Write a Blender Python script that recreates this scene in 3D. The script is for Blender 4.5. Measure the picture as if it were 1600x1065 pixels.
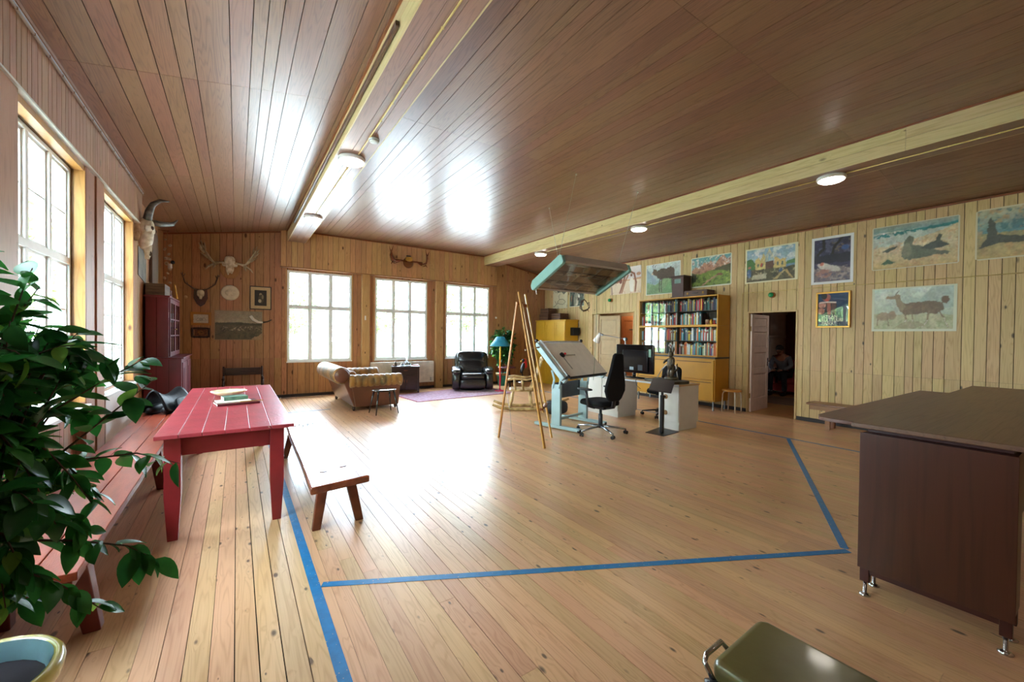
import bpy, bmesh, math, random
import numpy as np
from mathutils import Vector, Matrix, Euler
for o in list(bpy.data.objects): bpy.data.objects.remove(o, do_unlink=True)
SC = bpy.context.scene; COL = SC.collection
PI = math.pi; R = math.radians
# ---------------------------------------------------------------- camera
cam = bpy.data.cameras.new('camera'); co = bpy.data.objects.new('camera', cam); COL.objects.link(co)
right = Vector((0.8287, -0.5597, 0.0112)); up = Vector((-0.0022, 0.0167, 0.9999)); 
back = -Vector((0.5597, 0.8286, -0.0126))
up = back.cross(right).normalized(); right = up.cross(back).normalized()
m = Matrix.Identity(4)
for i in range(3): m[i][0] = right[i]; m[i][1] = up[i]; m[i][2] = back.normalized()[i]
m[2][3] = 1.5
co.matrix_world = m
cam.sensor_width = 36; cam.lens = 36*636.47/1600; cam.clip_start = 0.05; cam.clip_end = 300
SC.camera = co
# ---------------------------------------------------------------- sky
W = bpy.data.worlds.new('world'); SC.world = W; W.use_nodes = True
wn = W.node_tree.nodes; wl = W.node_tree.links
wn.clear()
sky_out = wn.new('ShaderNodeOutputWorld'); sky_bg = wn.new('ShaderNodeBackground')
tc = wn.new('ShaderNodeTexCoord'); nz = wn.new('ShaderNodeTexNoise'); nz.inputs['Scale'].default_value = 2.5; nz.inputs['Detail'].default_value = 6
rp = wn.new('ShaderNodeValToRGB'); rp.color_ramp.elements[0].position = .35; rp.color_ramp.elements[0].color = (.56, .76, 1, 1)
rp.color_ramp.elements[1].position = .65; rp.color_ramp.elements[1].color = (.88, .95, 1, 1)
wl.new(tc.outputs['Generated'], nz.inputs['Vector']); wl.new(nz.outputs['Fac'], rp.inputs['Fac'])
wl.new(rp.outputs['Color'], sky_bg.inputs['Color']); sky_bg.inputs['Strength'].default_value = 28.0
wl.new(sky_bg.outputs[0], sky_out.inputs[0])
SC.view_settings.view_transform = 'Standard'; SC.view_settings.look = 'None'
SC.view_settings.gamma = 1; SC.view_settings.use_curve_mapping = False
SC.view_settings.exposure = 0.68
LAMP_STRENGTH = 22.0
# ---------------------------------------------------------------- dimensions of the room (metres)
XL, XR, YB, YF = -1.24, 8.65, 10.85, -3.2       # interior faces
def zc(x):                                       # height of the ceiling
    if x < 1.1: return 3.716 + .168*x
    if x < 6.3: return 3.90
    return 3.90 - .166*(x - 6.3)
WINB = [(0.97, 2.41), (2.99, 4.43), (5.0, 6.45)]         # back windows (x)
WINL = [(1.85, 3.28), (3.93, 5.36), (5.95, 7.47)]   # left windows (y)
WZ0, WZ1 = 0.84, 2.98
# ---------------------------------------------------------------- helpers
def s2l(h):
    h = h.lstrip('#'); v = [int(h[i:i+2], 16)/255 for i in (0, 2, 4)]
    return tuple((c/12.92 if c <= .04045 else ((c+.055)/1.055)**2.4) for c in v)
class MB:
    def __init__(s): s.v = []; s.f = []
    def add(s, vs, fs):
        n = len(s.v); s.v += [tuple(v) for v in vs]; s.f += [tuple(i+n for i in f) for f in fs]; return s
    def box(s, x0, x1, y0, y1, z0, z1, M=None):
        vs = [(x, y, z) for z in (z0, z1) for y in (y0, y1) for x in (x0, x1)]
        if M: vs = [M @ Vector(v) for v in vs]
        return s.add(vs, [(0,2,3,1), (4,5,7,6), (0,1,5,4), (2,6,7,3), (0,4,6,2), (1,3,7,5)])
    def cbox(s, c, d, rot=None):
        M = Matrix.Translation(c)
        if rot: M = M @ Euler(rot).to_matrix().to_4x4()
        return s.box(-d[0]/2, d[0]/2, -d[1]/2, d[1]/2, -d[2]/2, d[2]/2, M)
    def tube(s, pts, rad, n=8, cap=True, flat=1.0):
        pts = [Vector(p) for p in pts]
        if not hasattr(rad, '__len__'): rad = [rad]*len(pts)
        t0 = (pts[1]-pts[0]).normalized()
        a = Vector((0,0,1)) if abs(t0.z) < .9 else Vector((1,0,0))
        u = t0.cross(a).normalized(); vs = []
        for i, p in enumerate(pts):
            t = (pts[min(i+1, len(pts)-1)] - pts[max(i-1, 0)])
            t = t.normalized() if t.length > 1e-9 else t0
            u = (u - t*u.dot(t)); u = u.normalized() if u.length > 1e-6 else t.orthogonal().normalized()
            w = t.cross(u)
            for k in range(n):
                an = 2*PI*k/n; vs.append(p + (u*math.cos(an) + w*math.sin(an)*flat)*rad[i])
        fs = [(i*n+k, i*n+(k+1)%n, (i+1)*n+(k+1)%n, (i+1)*n+k) for i in range(len(pts)-1) for k in range(n)]
        if cap: fs += [tuple(range(n))[::-1], tuple((len(pts)-1)*n+k for k in range(n))]
        return s.add(vs, fs)
    def lathe(s, prof, c=(0,0,0), n=20, M=None, sx=1, sy=1, cap=True):
        vs = []; fs = []
        for r, z in prof:
            for k in range(n):
                an = 2*PI*k/n; v = Vector((r*math.cos(an)*sx, r*math.sin(an)*sy, z))
                if M: v = M @ v
                vs.append(v + Vector(c))
        for i in range(len(prof)-1):
            for k in range(n): fs.append((i*n+k, i*n+(k+1)%n, (i+1)*n+(k+1)%n, (i+1)*n+k))
        if cap and prof[0][0] > 1e-5: fs.append(tuple(range(n))[::-1])
        if cap and prof[-1][0] > 1e-5: fs.append(tuple((len(prof)-1)*n+k for k in range(n)))
        return s.add(vs, fs)
    def cyl(s, a, b, r, n=12): return s.tube([a, b], [r, r], n)
    def sup(s, c, d, e=.35, n=16, m_=10, rot=None):      # superellipsoid: cushions, pads, pebbles
        M = Matrix.Translation(c)
        if rot: M = M @ Euler(rot).to_matrix().to_4x4()
        f = lambda w, p: math.copysign(abs(w)**p, w)
        vs = []; fs = []
        for i in range(m_+1):
            ph = -PI/2 + PI*i/m_
            for k in range(n):
                th = 2*PI*k/n
                vs.append(M @ Vector((f(math.cos(ph), e)*f(math.cos(th), e)*d[0]/2, f(math.cos(ph), e)*f(math.sin(th), e)*d[1]/2, f(math.sin(ph), e)*d[2]/2)))
        for i in range(m_):
            for k in range(n): fs.append((i*n+k, i*n+(k+1)%n, (i+1)*n+(k+1)%n, (i+1)*n+k))
        return s.add(vs, fs)
    def prism(s, poly, t, M=None):                        # polygon in xy, extruded z 0..t
        n = len(poly); vs = [Vector((x, y, 0)) for x, y in poly] + [Vector((x, y, t)) for x, y in poly]
        if M: vs = [M @ v for v in vs]
        return s.add(vs, [tuple(range(n))[::-1], tuple(range(n, 2*n))] + [(i, (i+1) % n, (i+1) % n + n, i+n) for i in range(n)])
    def build(s, name, mat, parent=None, smooth=False, bevel=0, sub=0, kind=None, seg=2):
        me = bpy.data.meshes.new(name); me.from_pydata(s.v, [], s.f)
        me.materials.append(mat); me.update()
        bm = bmesh.new(); bm.from_mesh(me); bmesh.ops.recalc_face_normals(bm, faces=bm.faces); bm.to_mesh(me); bm.free()
        if smooth:
            for p in me.polygons: p.use_smooth = True
        o = bpy.data.objects.new(name, me); COL.objects.link(o)
        if parent: o.parent = parent
        if bevel:
            b = o.modifiers.new('bevel', 'BEVEL'); b.width = bevel; b.segments = seg; b.limit_method = 'ANGLE'; b.angle_limit = R(40)
            for p in me.polygons: p.use_smooth = True
            b.harden_normals = True
        if sub:
            b = o.modifiers.new('subdivision', 'SUBSURF'); b.levels = sub; b.render_levels = sub
        if kind: o['kind'] = kind
        return o
def tag(o, label=None, cat=None, group=None, kind=None):
    if label: o['label'] = label
    if cat: o['category'] = cat
    if group: o['group'] = group
    if kind: o['kind'] = kind
    return o
def thing(name, label, cat, loc=(0,0,0), rz=0, group=None):
    o = bpy.data.objects.new(name, None); COL.objects.link(o); o.location = loc; o.rotation_euler = (0, 0, rz)
    o.empty_display_size = .1
    return tag(o, label, cat, group)
def struct(name, mb, mat, **k):
    return tag(mb.build(name, mat, **k), kind='structure')
def copy_tree(o, parent=None):
    c = o.copy(); COL.objects.link(c); c.parent = parent
    for ch in list(o.children): copy_tree(ch, c)
    return c
def qb(name, label, cat, mat, dims, loc, rz=0, bevel=.004, group=None):
    mb = MB(); mb.box(-dims[0]/2, dims[0]/2, -dims[1]/2, dims[1]/2, 0, dims[2])
    o = mb.build(name, mat, bevel=bevel); o.location = loc; o.rotation_euler = (0, 0, rz)
    return tag(o, label, cat, group)
# ---------------------------------------------------------------- materials
MATS = {}
def newmat(name):
    m = bpy.data.materials.new(name); m.use_nodes = True
    n = m.node_tree.nodes; n.clear(); out = n.new('ShaderNodeOutputMaterial'); b = n.new('ShaderNodeBsdfPrincipled')
    m.node_tree.links.new(b.outputs[0], out.inputs[0]); return m, n, m.node_tree.links, b
def sin(b, k, v):
    if k in b.inputs: b.inputs[k].default_value = v
def mat(name, c, rough=.5, metal=0, var=.12, scale=8, bump=0, bscale=60, spec=.5, coat=0, c2=None, emit=None, trans=0, stretch=(1,1,1), rand=0, sheen=0, sub=0):
    if name in MATS: return MATS[name]
    m, n, l, b = newmat(name)
    if isinstance(c, str): c = s2l(c)
    if isinstance(c2, str): c2 = s2l(c2)
    tcn = n.new('ShaderNodeTexCoord'); mp = n.new('ShaderNodeMapping'); mp.inputs['Scale'].default_value = stretch
    l.new(tcn.outputs['Object'], mp.inputs[0])
    t = n.new('ShaderNodeTexNoise'); t.inputs['Scale'].default_value = scale; t.inputs['Detail'].default_value = 5
    l.new(mp.outputs[0], t.inputs['Vector'])
    r_ = n.new('ShaderNodeValToRGB'); e = r_.color_ramp.elements
    lo = c2 if c2 else tuple(x*(1-var) for x in c); hi = c if c2 else tuple(min(1, x*(1+var)) for x in c)
    e[0].position = .35; e[0].color = (*lo, 1); e[1].position = .62; e[1].color = (*hi, 1)
    l.new(t.outputs['Fac'], r_.inputs[0]); src = r_.outputs[0]
    if rand:
        oi = n.new('ShaderNodeObjectInfo'); hs = n.new('ShaderNodeHueSaturation'); mr = n.new('ShaderNodeMapRange')
        mr.inputs[3].default_value = 1-rand; mr.inputs[4].default_value = 1+rand
        l.new(oi.outputs['Random'], mr.inputs[0]); l.new(mr.outputs[0], hs.inputs['Value']); l.new(src, hs.inputs['Color']); src = hs.outputs[0]
    l.new(src, b.inputs['Base Color'])
    sin(b, 'Roughness', rough); sin(b, 'Metallic', metal); sin(b, 'Specular IOR Level', spec); sin(b, 'Coat Weight', coat); sin(b, 'Coat Roughness', .08)
    if sheen: sin(b, 'Sheen Weight', sheen)
    if trans: sin(b, 'Transmission Weight', trans)
    if sub: sin(b, 'Subsurface Weight', sub)
    if emit: sin(b, 'Emission Color', (*emit[:3], 1)); sin(b, 'Emission Strength', emit[3])
    if bump:
        t2 = n.new('ShaderNodeTexNoise'); t2.inputs['Scale'].default_value = bscale; t2.inputs['Detail'].default_value = 4; l.new(mp.outputs[0], t2.inputs['Vector'])
        bp = n.new('ShaderNodeBump'); bp.inputs['Strength'].default_value = bump; bp.inputs['Distance'].default_value = .01
        l.new(t2.outputs['Fac'], bp.inputs['Height']); l.new(bp.outputs[0], b.inputs['Normal'])
    MATS[name] = m; return m
def wood(name, light, dark, knot='#3a1c0c', axis='Y', rough=.35, knots=.5, ring=1.0, vary=.10, spec=.5, coord='world', bump=.0, kscale=1.0, coat=0):
    """sawn softwood: every piece gets its own slice of the grain through the object's random number"""
    if name in MATS: return MATS[name]
    m, n, l, b = newmat(name); L_ = n.new
    light = s2l(light); dark = s2l(dark); knot = s2l(knot)
    oi = L_('ShaderNodeObjectInfo')
    if coord == 'world': g = L_('ShaderNodeNewGeometry').outputs['Position']
    else: g = L_('ShaderNodeTexCoord').outputs['Object']
    off = L_('ShaderNodeVectorMath'); off.operation = 'SCALE'; cmb = L_('ShaderNodeCombineXYZ')
    for i, k in enumerate((31.7, 17.3, 53.9)):
        mm = L_('ShaderNodeMath'); mm.operation = 'MULTIPLY'; mm.inputs[1].default_value = k; l.new(oi.outputs['Random'], mm.inputs[0]); l.new(mm.outputs[0], cmb.inputs[i])
    ad = L_('ShaderNodeVectorMath'); ad.operation = 'ADD'; l.new(g, ad.inputs[0]); l.new(cmb.outputs[0], ad.inputs[1])
    def mapped(across, along):
        mp = L_('ShaderNodeMapping'); s = [across]*3; s['XYZ'.index(axis)] = along; mp.inputs['Scale'].default_value = s
        l.new(ad.outputs[0], mp.inputs[0]); return mp.outputs[0]
    def math_(op, a, b_=None, c_=None):
        q = L_('ShaderNodeMath'); q.operation = op
        for i, x in enumerate((a, b_, c_)):
            if x is None: continue
            if isinstance(x, (int, float)): q.inputs[i].default_value = x
            else: l.new(x, q.inputs[i])
        return q.outputs[0]
    # knots
    vo = L_('ShaderNodeTexVoronoi'); vo.inputs['Scale'].default_value = 1; l.new(mapped(7*kscale, 3.2*kscale), vo.inputs['Vector'])
    sp = L_('ShaderNodeSeparateColor'); l.new(vo.outputs['Color'], sp.inputs[0])
    size = math_('MULTIPLY', math_('MAXIMUM', math_('SUBTRACT', sp.outputs[0], 1-knots), 0.0), .22/max(knots, .01))
    kd = math_('DIVIDE', vo.outputs['Distance'], math_('ADD', size, .0001))        # <1 inside the knot
    kmask = L_('ShaderNodeMapRange'); kmask.inputs[1].default_value = 1.0; kmask.inputs[2].default_value = .55; l.new(kd, kmask.inputs[0])
    halo = L_('ShaderNodeMapRange'); halo.inputs[1].default_value = 3.0; halo.inputs[2].default_value = .8; halo.inputs[4].default_value = .9; l.new(kd, halo.inputs[0])
    # grain contours
    n1 = L_('ShaderNodeTexNoise'); n1.inputs['Scale'].default_value = 1; n1.inputs['Detail'].default_value = 2; l.new(mapped(9, .55), n1.inputs['Vector'])
    rings = math_('PINGPONG', math_('ADD', math_('MULTIPLY', n1.outputs['Fac'], 14*ring), halo.outputs[0]), .5)
    rings = math_('MULTIPLY', rings, 2)
    rr = L_('ShaderNodeMapRange'); rr.inputs[1].default_value = .45; rr.inputs[2].default_value = 1; l.new(rings, rr.inputs[0])
    n2 = L_('ShaderNodeTexNoise'); n2.inputs['Scale'].default_value = 1; n2.inputs['Detail'].default_value = 3; l.new(mapped(160, 3), n2.inputs['Vector'])
    n3 = L_('ShaderNodeTexNoise'); n3.inputs['Scale'].default_value = 1; n3.inputs['Detail'].default_value = 2; l.new(mapped(2.2, .6), n3.inputs['Vector'])
    fac = math_('ADD', math_('MULTIPLY', rr.outputs[0], .42), math_('ADD', math_('MULTIPLY', math_('SUBTRACT', n2.outputs['Fac'], .5), .7), math_('MULTIPLY', math_('SUBTRACT', n3.outputs['Fac'], .45), .7)))
    mx = L_('ShaderNodeMix'); mx.data_type = 'RGBA'; mx.inputs[6].default_value = (*light, 1); mx.inputs[7].default_value = (*dark, 1)
    l.new(math_('MINIMUM', math_('MAXIMUM', fac, 0.0), 1.0), mx.inputs[0])
    hs = L_('ShaderNodeHueSaturation'); mr = L_('ShaderNodeMapRange'); mr.inputs[3].default_value = 1-vary; mr.inputs[4].default_value = 1+vary
    l.new(oi.outputs['Random'], mr.inputs[0]); l.new(mr.outputs[0], hs.inputs['Value'])
    r2 = math_('FRACT', math_('MULTIPLY', oi.outputs['Random'], 91.7)); mr2 = L_('ShaderNodeMapRange'); mr2.inputs[3].default_value = .5-.012; mr2.inputs[4].default_value = .5+.012
    l.new(r2, mr2.inputs[0]); l.new(mr2.outputs[0], hs.inputs['Hue']); l.new(mx.outputs[2], hs.inputs['Color'])
    mk = L_('ShaderNodeMix'); mk.data_type = 'RGBA'; mk.inputs[7].default_value = (*knot, 1); l.new(hs.outputs[0], mk.inputs[6])
    l.new(math_('MULTIPLY', kmask.outputs[0], .88), mk.inputs[0])
    l.new(mk.outputs[2], b.inputs['Base Color'])
    rg = math_('ADD', math_('MULTIPLY', n2.outputs['Fac'], .10), rough-.05); l.new(rg, b.inputs['Roughness'])
    sin(b, 'Specular IOR Level', spec); sin(b, 'Coat Weight', coat); sin(b, 'Coat Roughness', .15)
    if bump:
        bp = L_('ShaderNodeBump'); bp.inputs['Strength'].default_value = bump; bp.inputs['Distance'].default_value = .004
        l.new(math_('ADD', n3.outputs['Fac'], math_('MULTIPLY', n2.outputs['Fac'], .15)), bp.inputs['Height']); l.new(bp.outputs[0], b.inputs['Normal'])
    MATS[name] = m; return m
def glass(name, tint=(1,1,1), ior=1.45, rough=0.0):
    m = bpy.data.materials.new(name); m.use_nodes = True; n = m.node_tree.nodes; n.clear(); l = m.node_tree.links
    out = n.new('ShaderNodeOutputMaterial'); t = n.new('ShaderNodeBsdfTransparent'); t.inputs[0].default_value = (*tint, 1)
    g = n.new('ShaderNodeBsdfGlossy'); g.inputs['Roughness'].default_value = rough
    f = n.new('ShaderNodeFresnel'); gg = n.new('ShaderNodeNewGeometry'); mi = n.new('ShaderNodeMix'); mi.inputs[2].default_value = ior; mi.inputs[3].default_value = 1/ior; l.new(gg.outputs['Backfacing'], mi.inputs[0]); l.new(mi.outputs[0], f.inputs[0]); mx = n.new('ShaderNodeMixShader')
    l.new(f.outputs[0], mx.inputs[0]); l.new(t.outputs[0], mx.inputs[1]); l.new(g.outputs[0], mx.inputs[2]); l.new(mx.outputs[0], out.inputs[0])
    return m
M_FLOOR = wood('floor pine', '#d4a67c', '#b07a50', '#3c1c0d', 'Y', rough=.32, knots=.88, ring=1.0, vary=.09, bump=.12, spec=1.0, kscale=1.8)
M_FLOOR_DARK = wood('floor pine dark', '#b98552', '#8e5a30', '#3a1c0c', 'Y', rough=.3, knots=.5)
M_WALL = wood('wall pine amber', '#b08158', '#825638', '#45220f', 'Z', rough=.48, knots=.72, ring=.9, vary=.11, spec=.35)
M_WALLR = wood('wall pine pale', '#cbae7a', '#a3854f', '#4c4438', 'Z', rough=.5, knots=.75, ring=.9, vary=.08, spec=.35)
M_HEAD = wood('wall pine honey', '#c29565', '#976a42', '#45220f', 'Z', rough=.45, knots=.7, ring=.9, vary=.09, spec=.35)
M_LEFT = wood('wall pine rosy', '#ae8365', '#875c42', '#4a3a3a', 'Z', rough=.48, knots=.5, ring=.8, vary=.08, spec=.35)
M_CEIL = wood('ceiling laminate', '#8a6348', '#4f3120', '#5a3a28', 'Y', rough=.33, knots=.0, ring=1.2, vary=.05, spec=1.0, kscale=.3)
M_BEAM = wood('beam pine yellow', '#d6c08a', '#b49a60', '#6a5030', 'Y', rough=.4, knots=.15, ring=.7, vary=.04)
M_TRIM = wood('trim pine brown', '#8a5126', '#5e3314', '#3a1c0c', 'Y', rough=.4, knots=.1)
M_GAP = mat('joint shadow', '#1a0f08', .9, spec=.1)
M_BASE = mat('baseboard dark', '#2a2320', .6)
M_WHITE = mat('white window paint', '#e4e6e2', .4, var=.03)
M_WHITE2 = mat('white enamel', '#eceae4', .35, var=.03)
M_GLASS = glass('window glass', (.98, 1, 1), 1.4)
M_BLACK = mat('black plastic', '#0c0c0e', .4, var=.2)
M_CHROME = mat('chrome', '#c8ccd0', .2, metal=1, var=.05)
M_STEEL = mat('brushed steel', '#8d9196', .4, metal=1)
M_BRASS = mat('aged brass', '#8a6a34', .35, metal=1)
# ---------------------------------------------------------------- planks
UNIT = {}
def unit(m):
    if m.name not in UNIT:
        mb = MB(); mb.box(-.5, .5, -.5, .5, -.5, .5); me = bpy.data.meshes.new('plank'); me.from_pydata(mb.v, [], mb.f); me.materials.append(m)
        UNIT[m.name] = me
    return UNIT[m.name]
def plank(name, m, parent, x0, x1, y0, y1, z0, z1, rot=(0,0,0)):
    o = bpy.data.objects.new(name, unit(m)); COL.objects.link(o); o.parent = parent
    o.location = ((x0+x1)/2, (y0+y1)/2, (z0+z1)/2); o.scale = (x1-x0, y1-y0, z1-z0); o.rotation_euler = rot
    return o
rnd = random.Random(7)
WIDTHS = [.095, .12, .12, .145, .165, .095]
def wall_planks(parent, m, axis, face, th, u0, u1, zlo, zhi, holes=(), split=None, gap=.007, name='wall_plank', seed=1, widths=WIDTHS):
    """vertical boards; axis 'x': boards step along x, face = y of the visible side; th signed away from the room"""
    rr = random.Random(seed); u = u0
    while u < u1-.02:
        w = rr.choice(widths); v = min(u+w, u1)
        if u1 - v < .05: v = u1
        a, b = u+gap/2, v-gap/2
        segs = [(a, b, zlo, zhi(u) if callable(zhi) else zhi)]
        for (h0, h1, hz0, hz1) in holes:
            ns = []
            for (p, q, s, t) in segs:
                if q <= h0 or p >= h1 or t <= hz0 or s >= hz1: ns.append((p, q, s, t)); continue
                if p < h0-.005: ns.append((p, h0, s, t))
                if q > h1+.005: ns.append((h1, q, s, t))
                pp, qq = max(p, h0), min(q, h1)
                if s < hz0: ns.append((pp, qq, s, hz0))
                if t > hz1: ns.append((pp, qq, hz1, t))
            segs = ns
        out = []
        for (p, q, s, t) in segs:
            if split and s < split-.1 and t > split+.1: out += [(p, q, s, split-.001), (p, q, split+.001, t)]
            else: out.append((p, q, s, t))
        for (p, q, s, t) in out:
            if q-p < .012 or t-s < .02: continue
            f0, f1 = sorted((face, face+th))
            if axis == 'x': plank(name, m, parent, p, q, f0, f1, s, t)
            else: plank(name, m, parent, f0, f1, p, q, s, t)
        u = v
def wall_backing(name, axis, f0, f1, u0, u1, z1, holes):
    mb = MB(); cuts = sorted(set([u0, u1] + [h for q in holes for h in q[:2]]))
    for a, b in zip(cuts, cuts[1:]):
        hs = [h for h in holes if h[0] <= a+1e-6 and h[1] >= b-1e-6]
        zs = [(0, z1)] if not hs else [(0, hs[0][2]), (hs[0][3], z1)]
        for s, t in zs:
            if t-s < .01: continue
            if axis == 'x': mb.box(a, b, f0, f1, s, t)
            else: mb.box(f0, f1, a, b, s, t)
    return struct(name, mb, M_GAP)
# floor ------------------------------------------------------------
fl = struct('floor', MB().box(XL-.3, XR+.12, YF-.2, YB+.1, -.12, -.022), M_GAP)
rf = random.Random(3); rows = []
x = XL+.0; k = 0
while x < XR: rows.append((x, min(x+.0949, XR))); x += .0949
pieces = []
for (a, b) in rows:
    y = YF + rf.uniform(-4.5, 0)
    while y < YB:
        ln = rf.choice([4.2, 4.8, 5.4]); y0, y1 = max(y, YF), min(y+ln, YB)
        if y1-y0 > .05: pieces.append((a, b, y0, y1))
        y += ln
def near(p):
    cx_, cy_ = (p[0]+p[1])/2, max(p[2], min(p[3], 1.5)); return math.hypot(cx_, cy_) + (3 if p[3] < 1 else 0)
pieces.sort(key=near); rest = MB()
for i, (a, b, y0, y1) in enumerate(pieces):
    g = rf.choice([.0007, .0008, .0018, .0026])
    if i < 298:
        o = plank('floor_board', M_FLOOR, fl, a+g, b-g, y0+.0006, y1-.0006, -.020, 0)
        o.rotation_euler = (0, R(rf.uniform(-.22, .22)), 0)
    else: rest.box(a+g, b-g, y0+.0006, y1-.0006, -.020, 0)
if rest.v: rest.build('floor_boards', M_FLOOR, fl, kind='stuff')
# back wall --------------------------------------------------------
holes_b = [(a, b, WZ0, WZ1) for a, b in WINB]
wb = wall_backing('wall_back', 'x', YB+.016, YB+.11, XL-.3, XR+.3, 4.05, holes_b)
wall_planks(wb, M_WALL, 'x', YB, .014, XL, XR, .07, lambda u: min(zc(u), zc(u+.1))+.01, holes_b, split=.93, seed=11)
hdr = MB().box(.84, 6.65, YB-.104, YB, 3.06, 3.93); hb = struct('wall_back_header', hdr, M_GAP)
wall_planks(hb, M_HEAD, 'x', YB-.12, .014, .83, 6.66, 3.045, 3.90, seed=5, widths=[.12, .145, .11, .13])
struct('trim_1', MB().box(.82, 6.67, YB-.13, YB-.001, 3.025, 3.045), M_TRIM, bevel=.003)
ti = 2
def trim(mb, m_, **k):
    global ti; o = struct('trim_%d' % ti, mb, m_, **k); ti += 1; return o
for a, b in ((2.64, 2.83), (4.66, 4.88), (.70, .83), (6.62, 6.66)):
    if a < 1 or a > 6: continue
    trim(MB().box(a, b, YB-.12, YB, 0, 3.03), M_HEAD, bevel=.004)
# left wall --------------------------------------------------------
holes_l = [(a, b, WZ0, WZ1) for a, b in WINL]
wl_ = wall_backing('wall_left', 'y', XL-.046, XL-.016, YF-.3, YB+.3, 4.0, holes_l)
wall_planks(wl_, M_WALL, 'y', XL, -.014, 7.95, YB, .07, 3.52, [], split=None, seed=21)
wall_planks(wl_, M_LEFT, 'y', XL, -.014, YF, 7.95, .07, 3.10, holes_l, seed=22)
hl = struct('wall_left_header', MB().box(XL, -1.159, YF, 7.94, 3.06, 3.56), M_GAP)
wall_planks(hl, M_LEFT, 'y', -1.145, -.014, YF, 7.95, 3.045, 3.53, seed=23, widths=[.07, .09, .12, .1])
trim(MB().box(XL, -1.135, YF, 7.96, 3.03, 3.045), mat('pale metal rail', '#c9c9bd', .4))
gaps = [(-1.2, -.6), (1.2, 1.85), (3.28, 3.93), (5.36, 5.95)]
for a, b in gaps:
    trim(MB().box(XL, -1.165, a+.02, b-.02, 0, 3.03), M_LEFT, bevel=.006)
    trim(MB().box(XL, -1.150, a+.30, b-.02, 0, 3.03), M_LEFT, bevel=.006)
for a, b in WINL:      # amber reveals beside and above each left window
    for y in (a-.012, b):
        trim(MB().box(XL-.06, -1.168, y, y+.02, .84, 3.02), wood('reveal pine', '#b98245', '#8c5a28', '#4a2510', 'Z', rough=.4, knots=.4), bevel=.002)
    trim(MB().box(XL-.06, -1.175, a, b, 2.98, 3.03), MATS['reveal pine'])
    trim(MB().box(XL-.06, -1.13, a-.02, b+.02, WZ0-.05, WZ0-.02), M_WHITE, bevel=.004)
# right wall -------------------------------------------------------
D1 = (7.08, 8.62, 0, 2.19); D2 = (3.31, 4.21, 0, 2.045)
wr = wall_backing('wall_right', 'y', XR+.016, XR+.10, YF-.3, YB+.3, 3.9, [D2, D1])
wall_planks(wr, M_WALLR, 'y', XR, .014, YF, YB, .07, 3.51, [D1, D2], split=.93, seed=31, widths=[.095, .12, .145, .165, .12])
# front wall behind the camera
wf = wall_backing('wall_front', 'x', YF-.25, YF-.016, XL-.3, XR+.3, 4.05, [])
wall_planks(wf, M_WALL, 'x', YF, -.014, XL, XR, .07, lambda u: zc(u)+.01, [], seed=41)
# baseboards
def baseboard(name, *bx): struct(name, MB().box(*bx), M_BASE, bevel=.003)
baseboard('baseboard_back', XL, 2.64, YB-.012, YB, 0, .07)
baseboard('baseboard_back_2', 2.83, 4.66, YB-.012, YB, 0, .07); baseboard('baseboard_back_3', 4.88, XR, YB-.012, YB, 0, .07)
baseboard('baseboard_left', XL, XL+.012, 5.98, YB-.012, 0, .07)
baseboard('baseboard_right', XR-.012, XR, YF, 3.30, 0, .07); baseboard('baseboard_right_2', XR-.012, XR, 4.22, 7.07, 0, .07); baseboard('baseboard_right_3', XR-.012, XR, 8.63, YB-.012, 0, .07)
# ceiling ----------------------------------------------------------
cl = MB()
for (a, b) in ((XL-.3, 1.1), (1.1, 6.3), (6.3, XR+.3)):
    za, zb = zc(a)+.018, zc(b)+.018
    if a == 6.3: zb = 3.9-.166*(b-6.3)+.018
    vs = [(a, YF-.3, za), (b, YF-.3, zb), (b, YB+.3, zb), (a, YB+.3, za)]
    vs += [(v[0], v[1], v[2]+.12) for v in vs]
    cl.add(vs, [(3,2,1,0), (4,5,6,7), (0,1,5,4), (2,3,7,6), (1,2,6,5), (3,0,4,7)])
ce = struct('ceiling', cl, M_GAP)
rc = random.Random(17); joints = [YF, -.85, 1.8, 4.45, 7.1, 9.75, YB]
cp = []
for (a, b) in ((XL, .966), (1.343, 6.204), (6.646, XR)):
    x = a
    while x < b-.02:
        w = rc.choice([.09, .11, .14, .19, .235]); v = min(x+w, b)
        if b-v < .05: v = b
        sl = (zc(v-.001)-zc(x+.001))/(v-x-.002); mid = (x+v)/2
        for y0, y1 in zip(joints, joints[1:]): cp.append((x, v, y0, y1, sl, (zc(x+.001)+zc(v-.001))/2))
        x = v
cp.sort(key=lambda p: (0 if p[3] > 1.9 else 1, -p[3])); rest = MB()
for i, (x, v, y0, y1, sl, zz) in enumerate(cp):
    g = .0028; L2 = (v-x-2*g)*math.sqrt(1+sl*sl)
    if i < 296:
        mx_ = (x+v)/2
        plank('ceiling_panel', M_CEIL, ce, mx_-L2/2, mx_+L2/2, y0+.0012, y1-.0012, zz-.001, zz+.011, (0, -math.atan(sl), 0))
    else: rest.box(x+g, v-g, y0+.0012, y1-.0012, zz-.001, zz+.011)
if rest.v: rest.build('ceiling_panels', M_CEIL, ce, kind='stuff')
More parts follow.
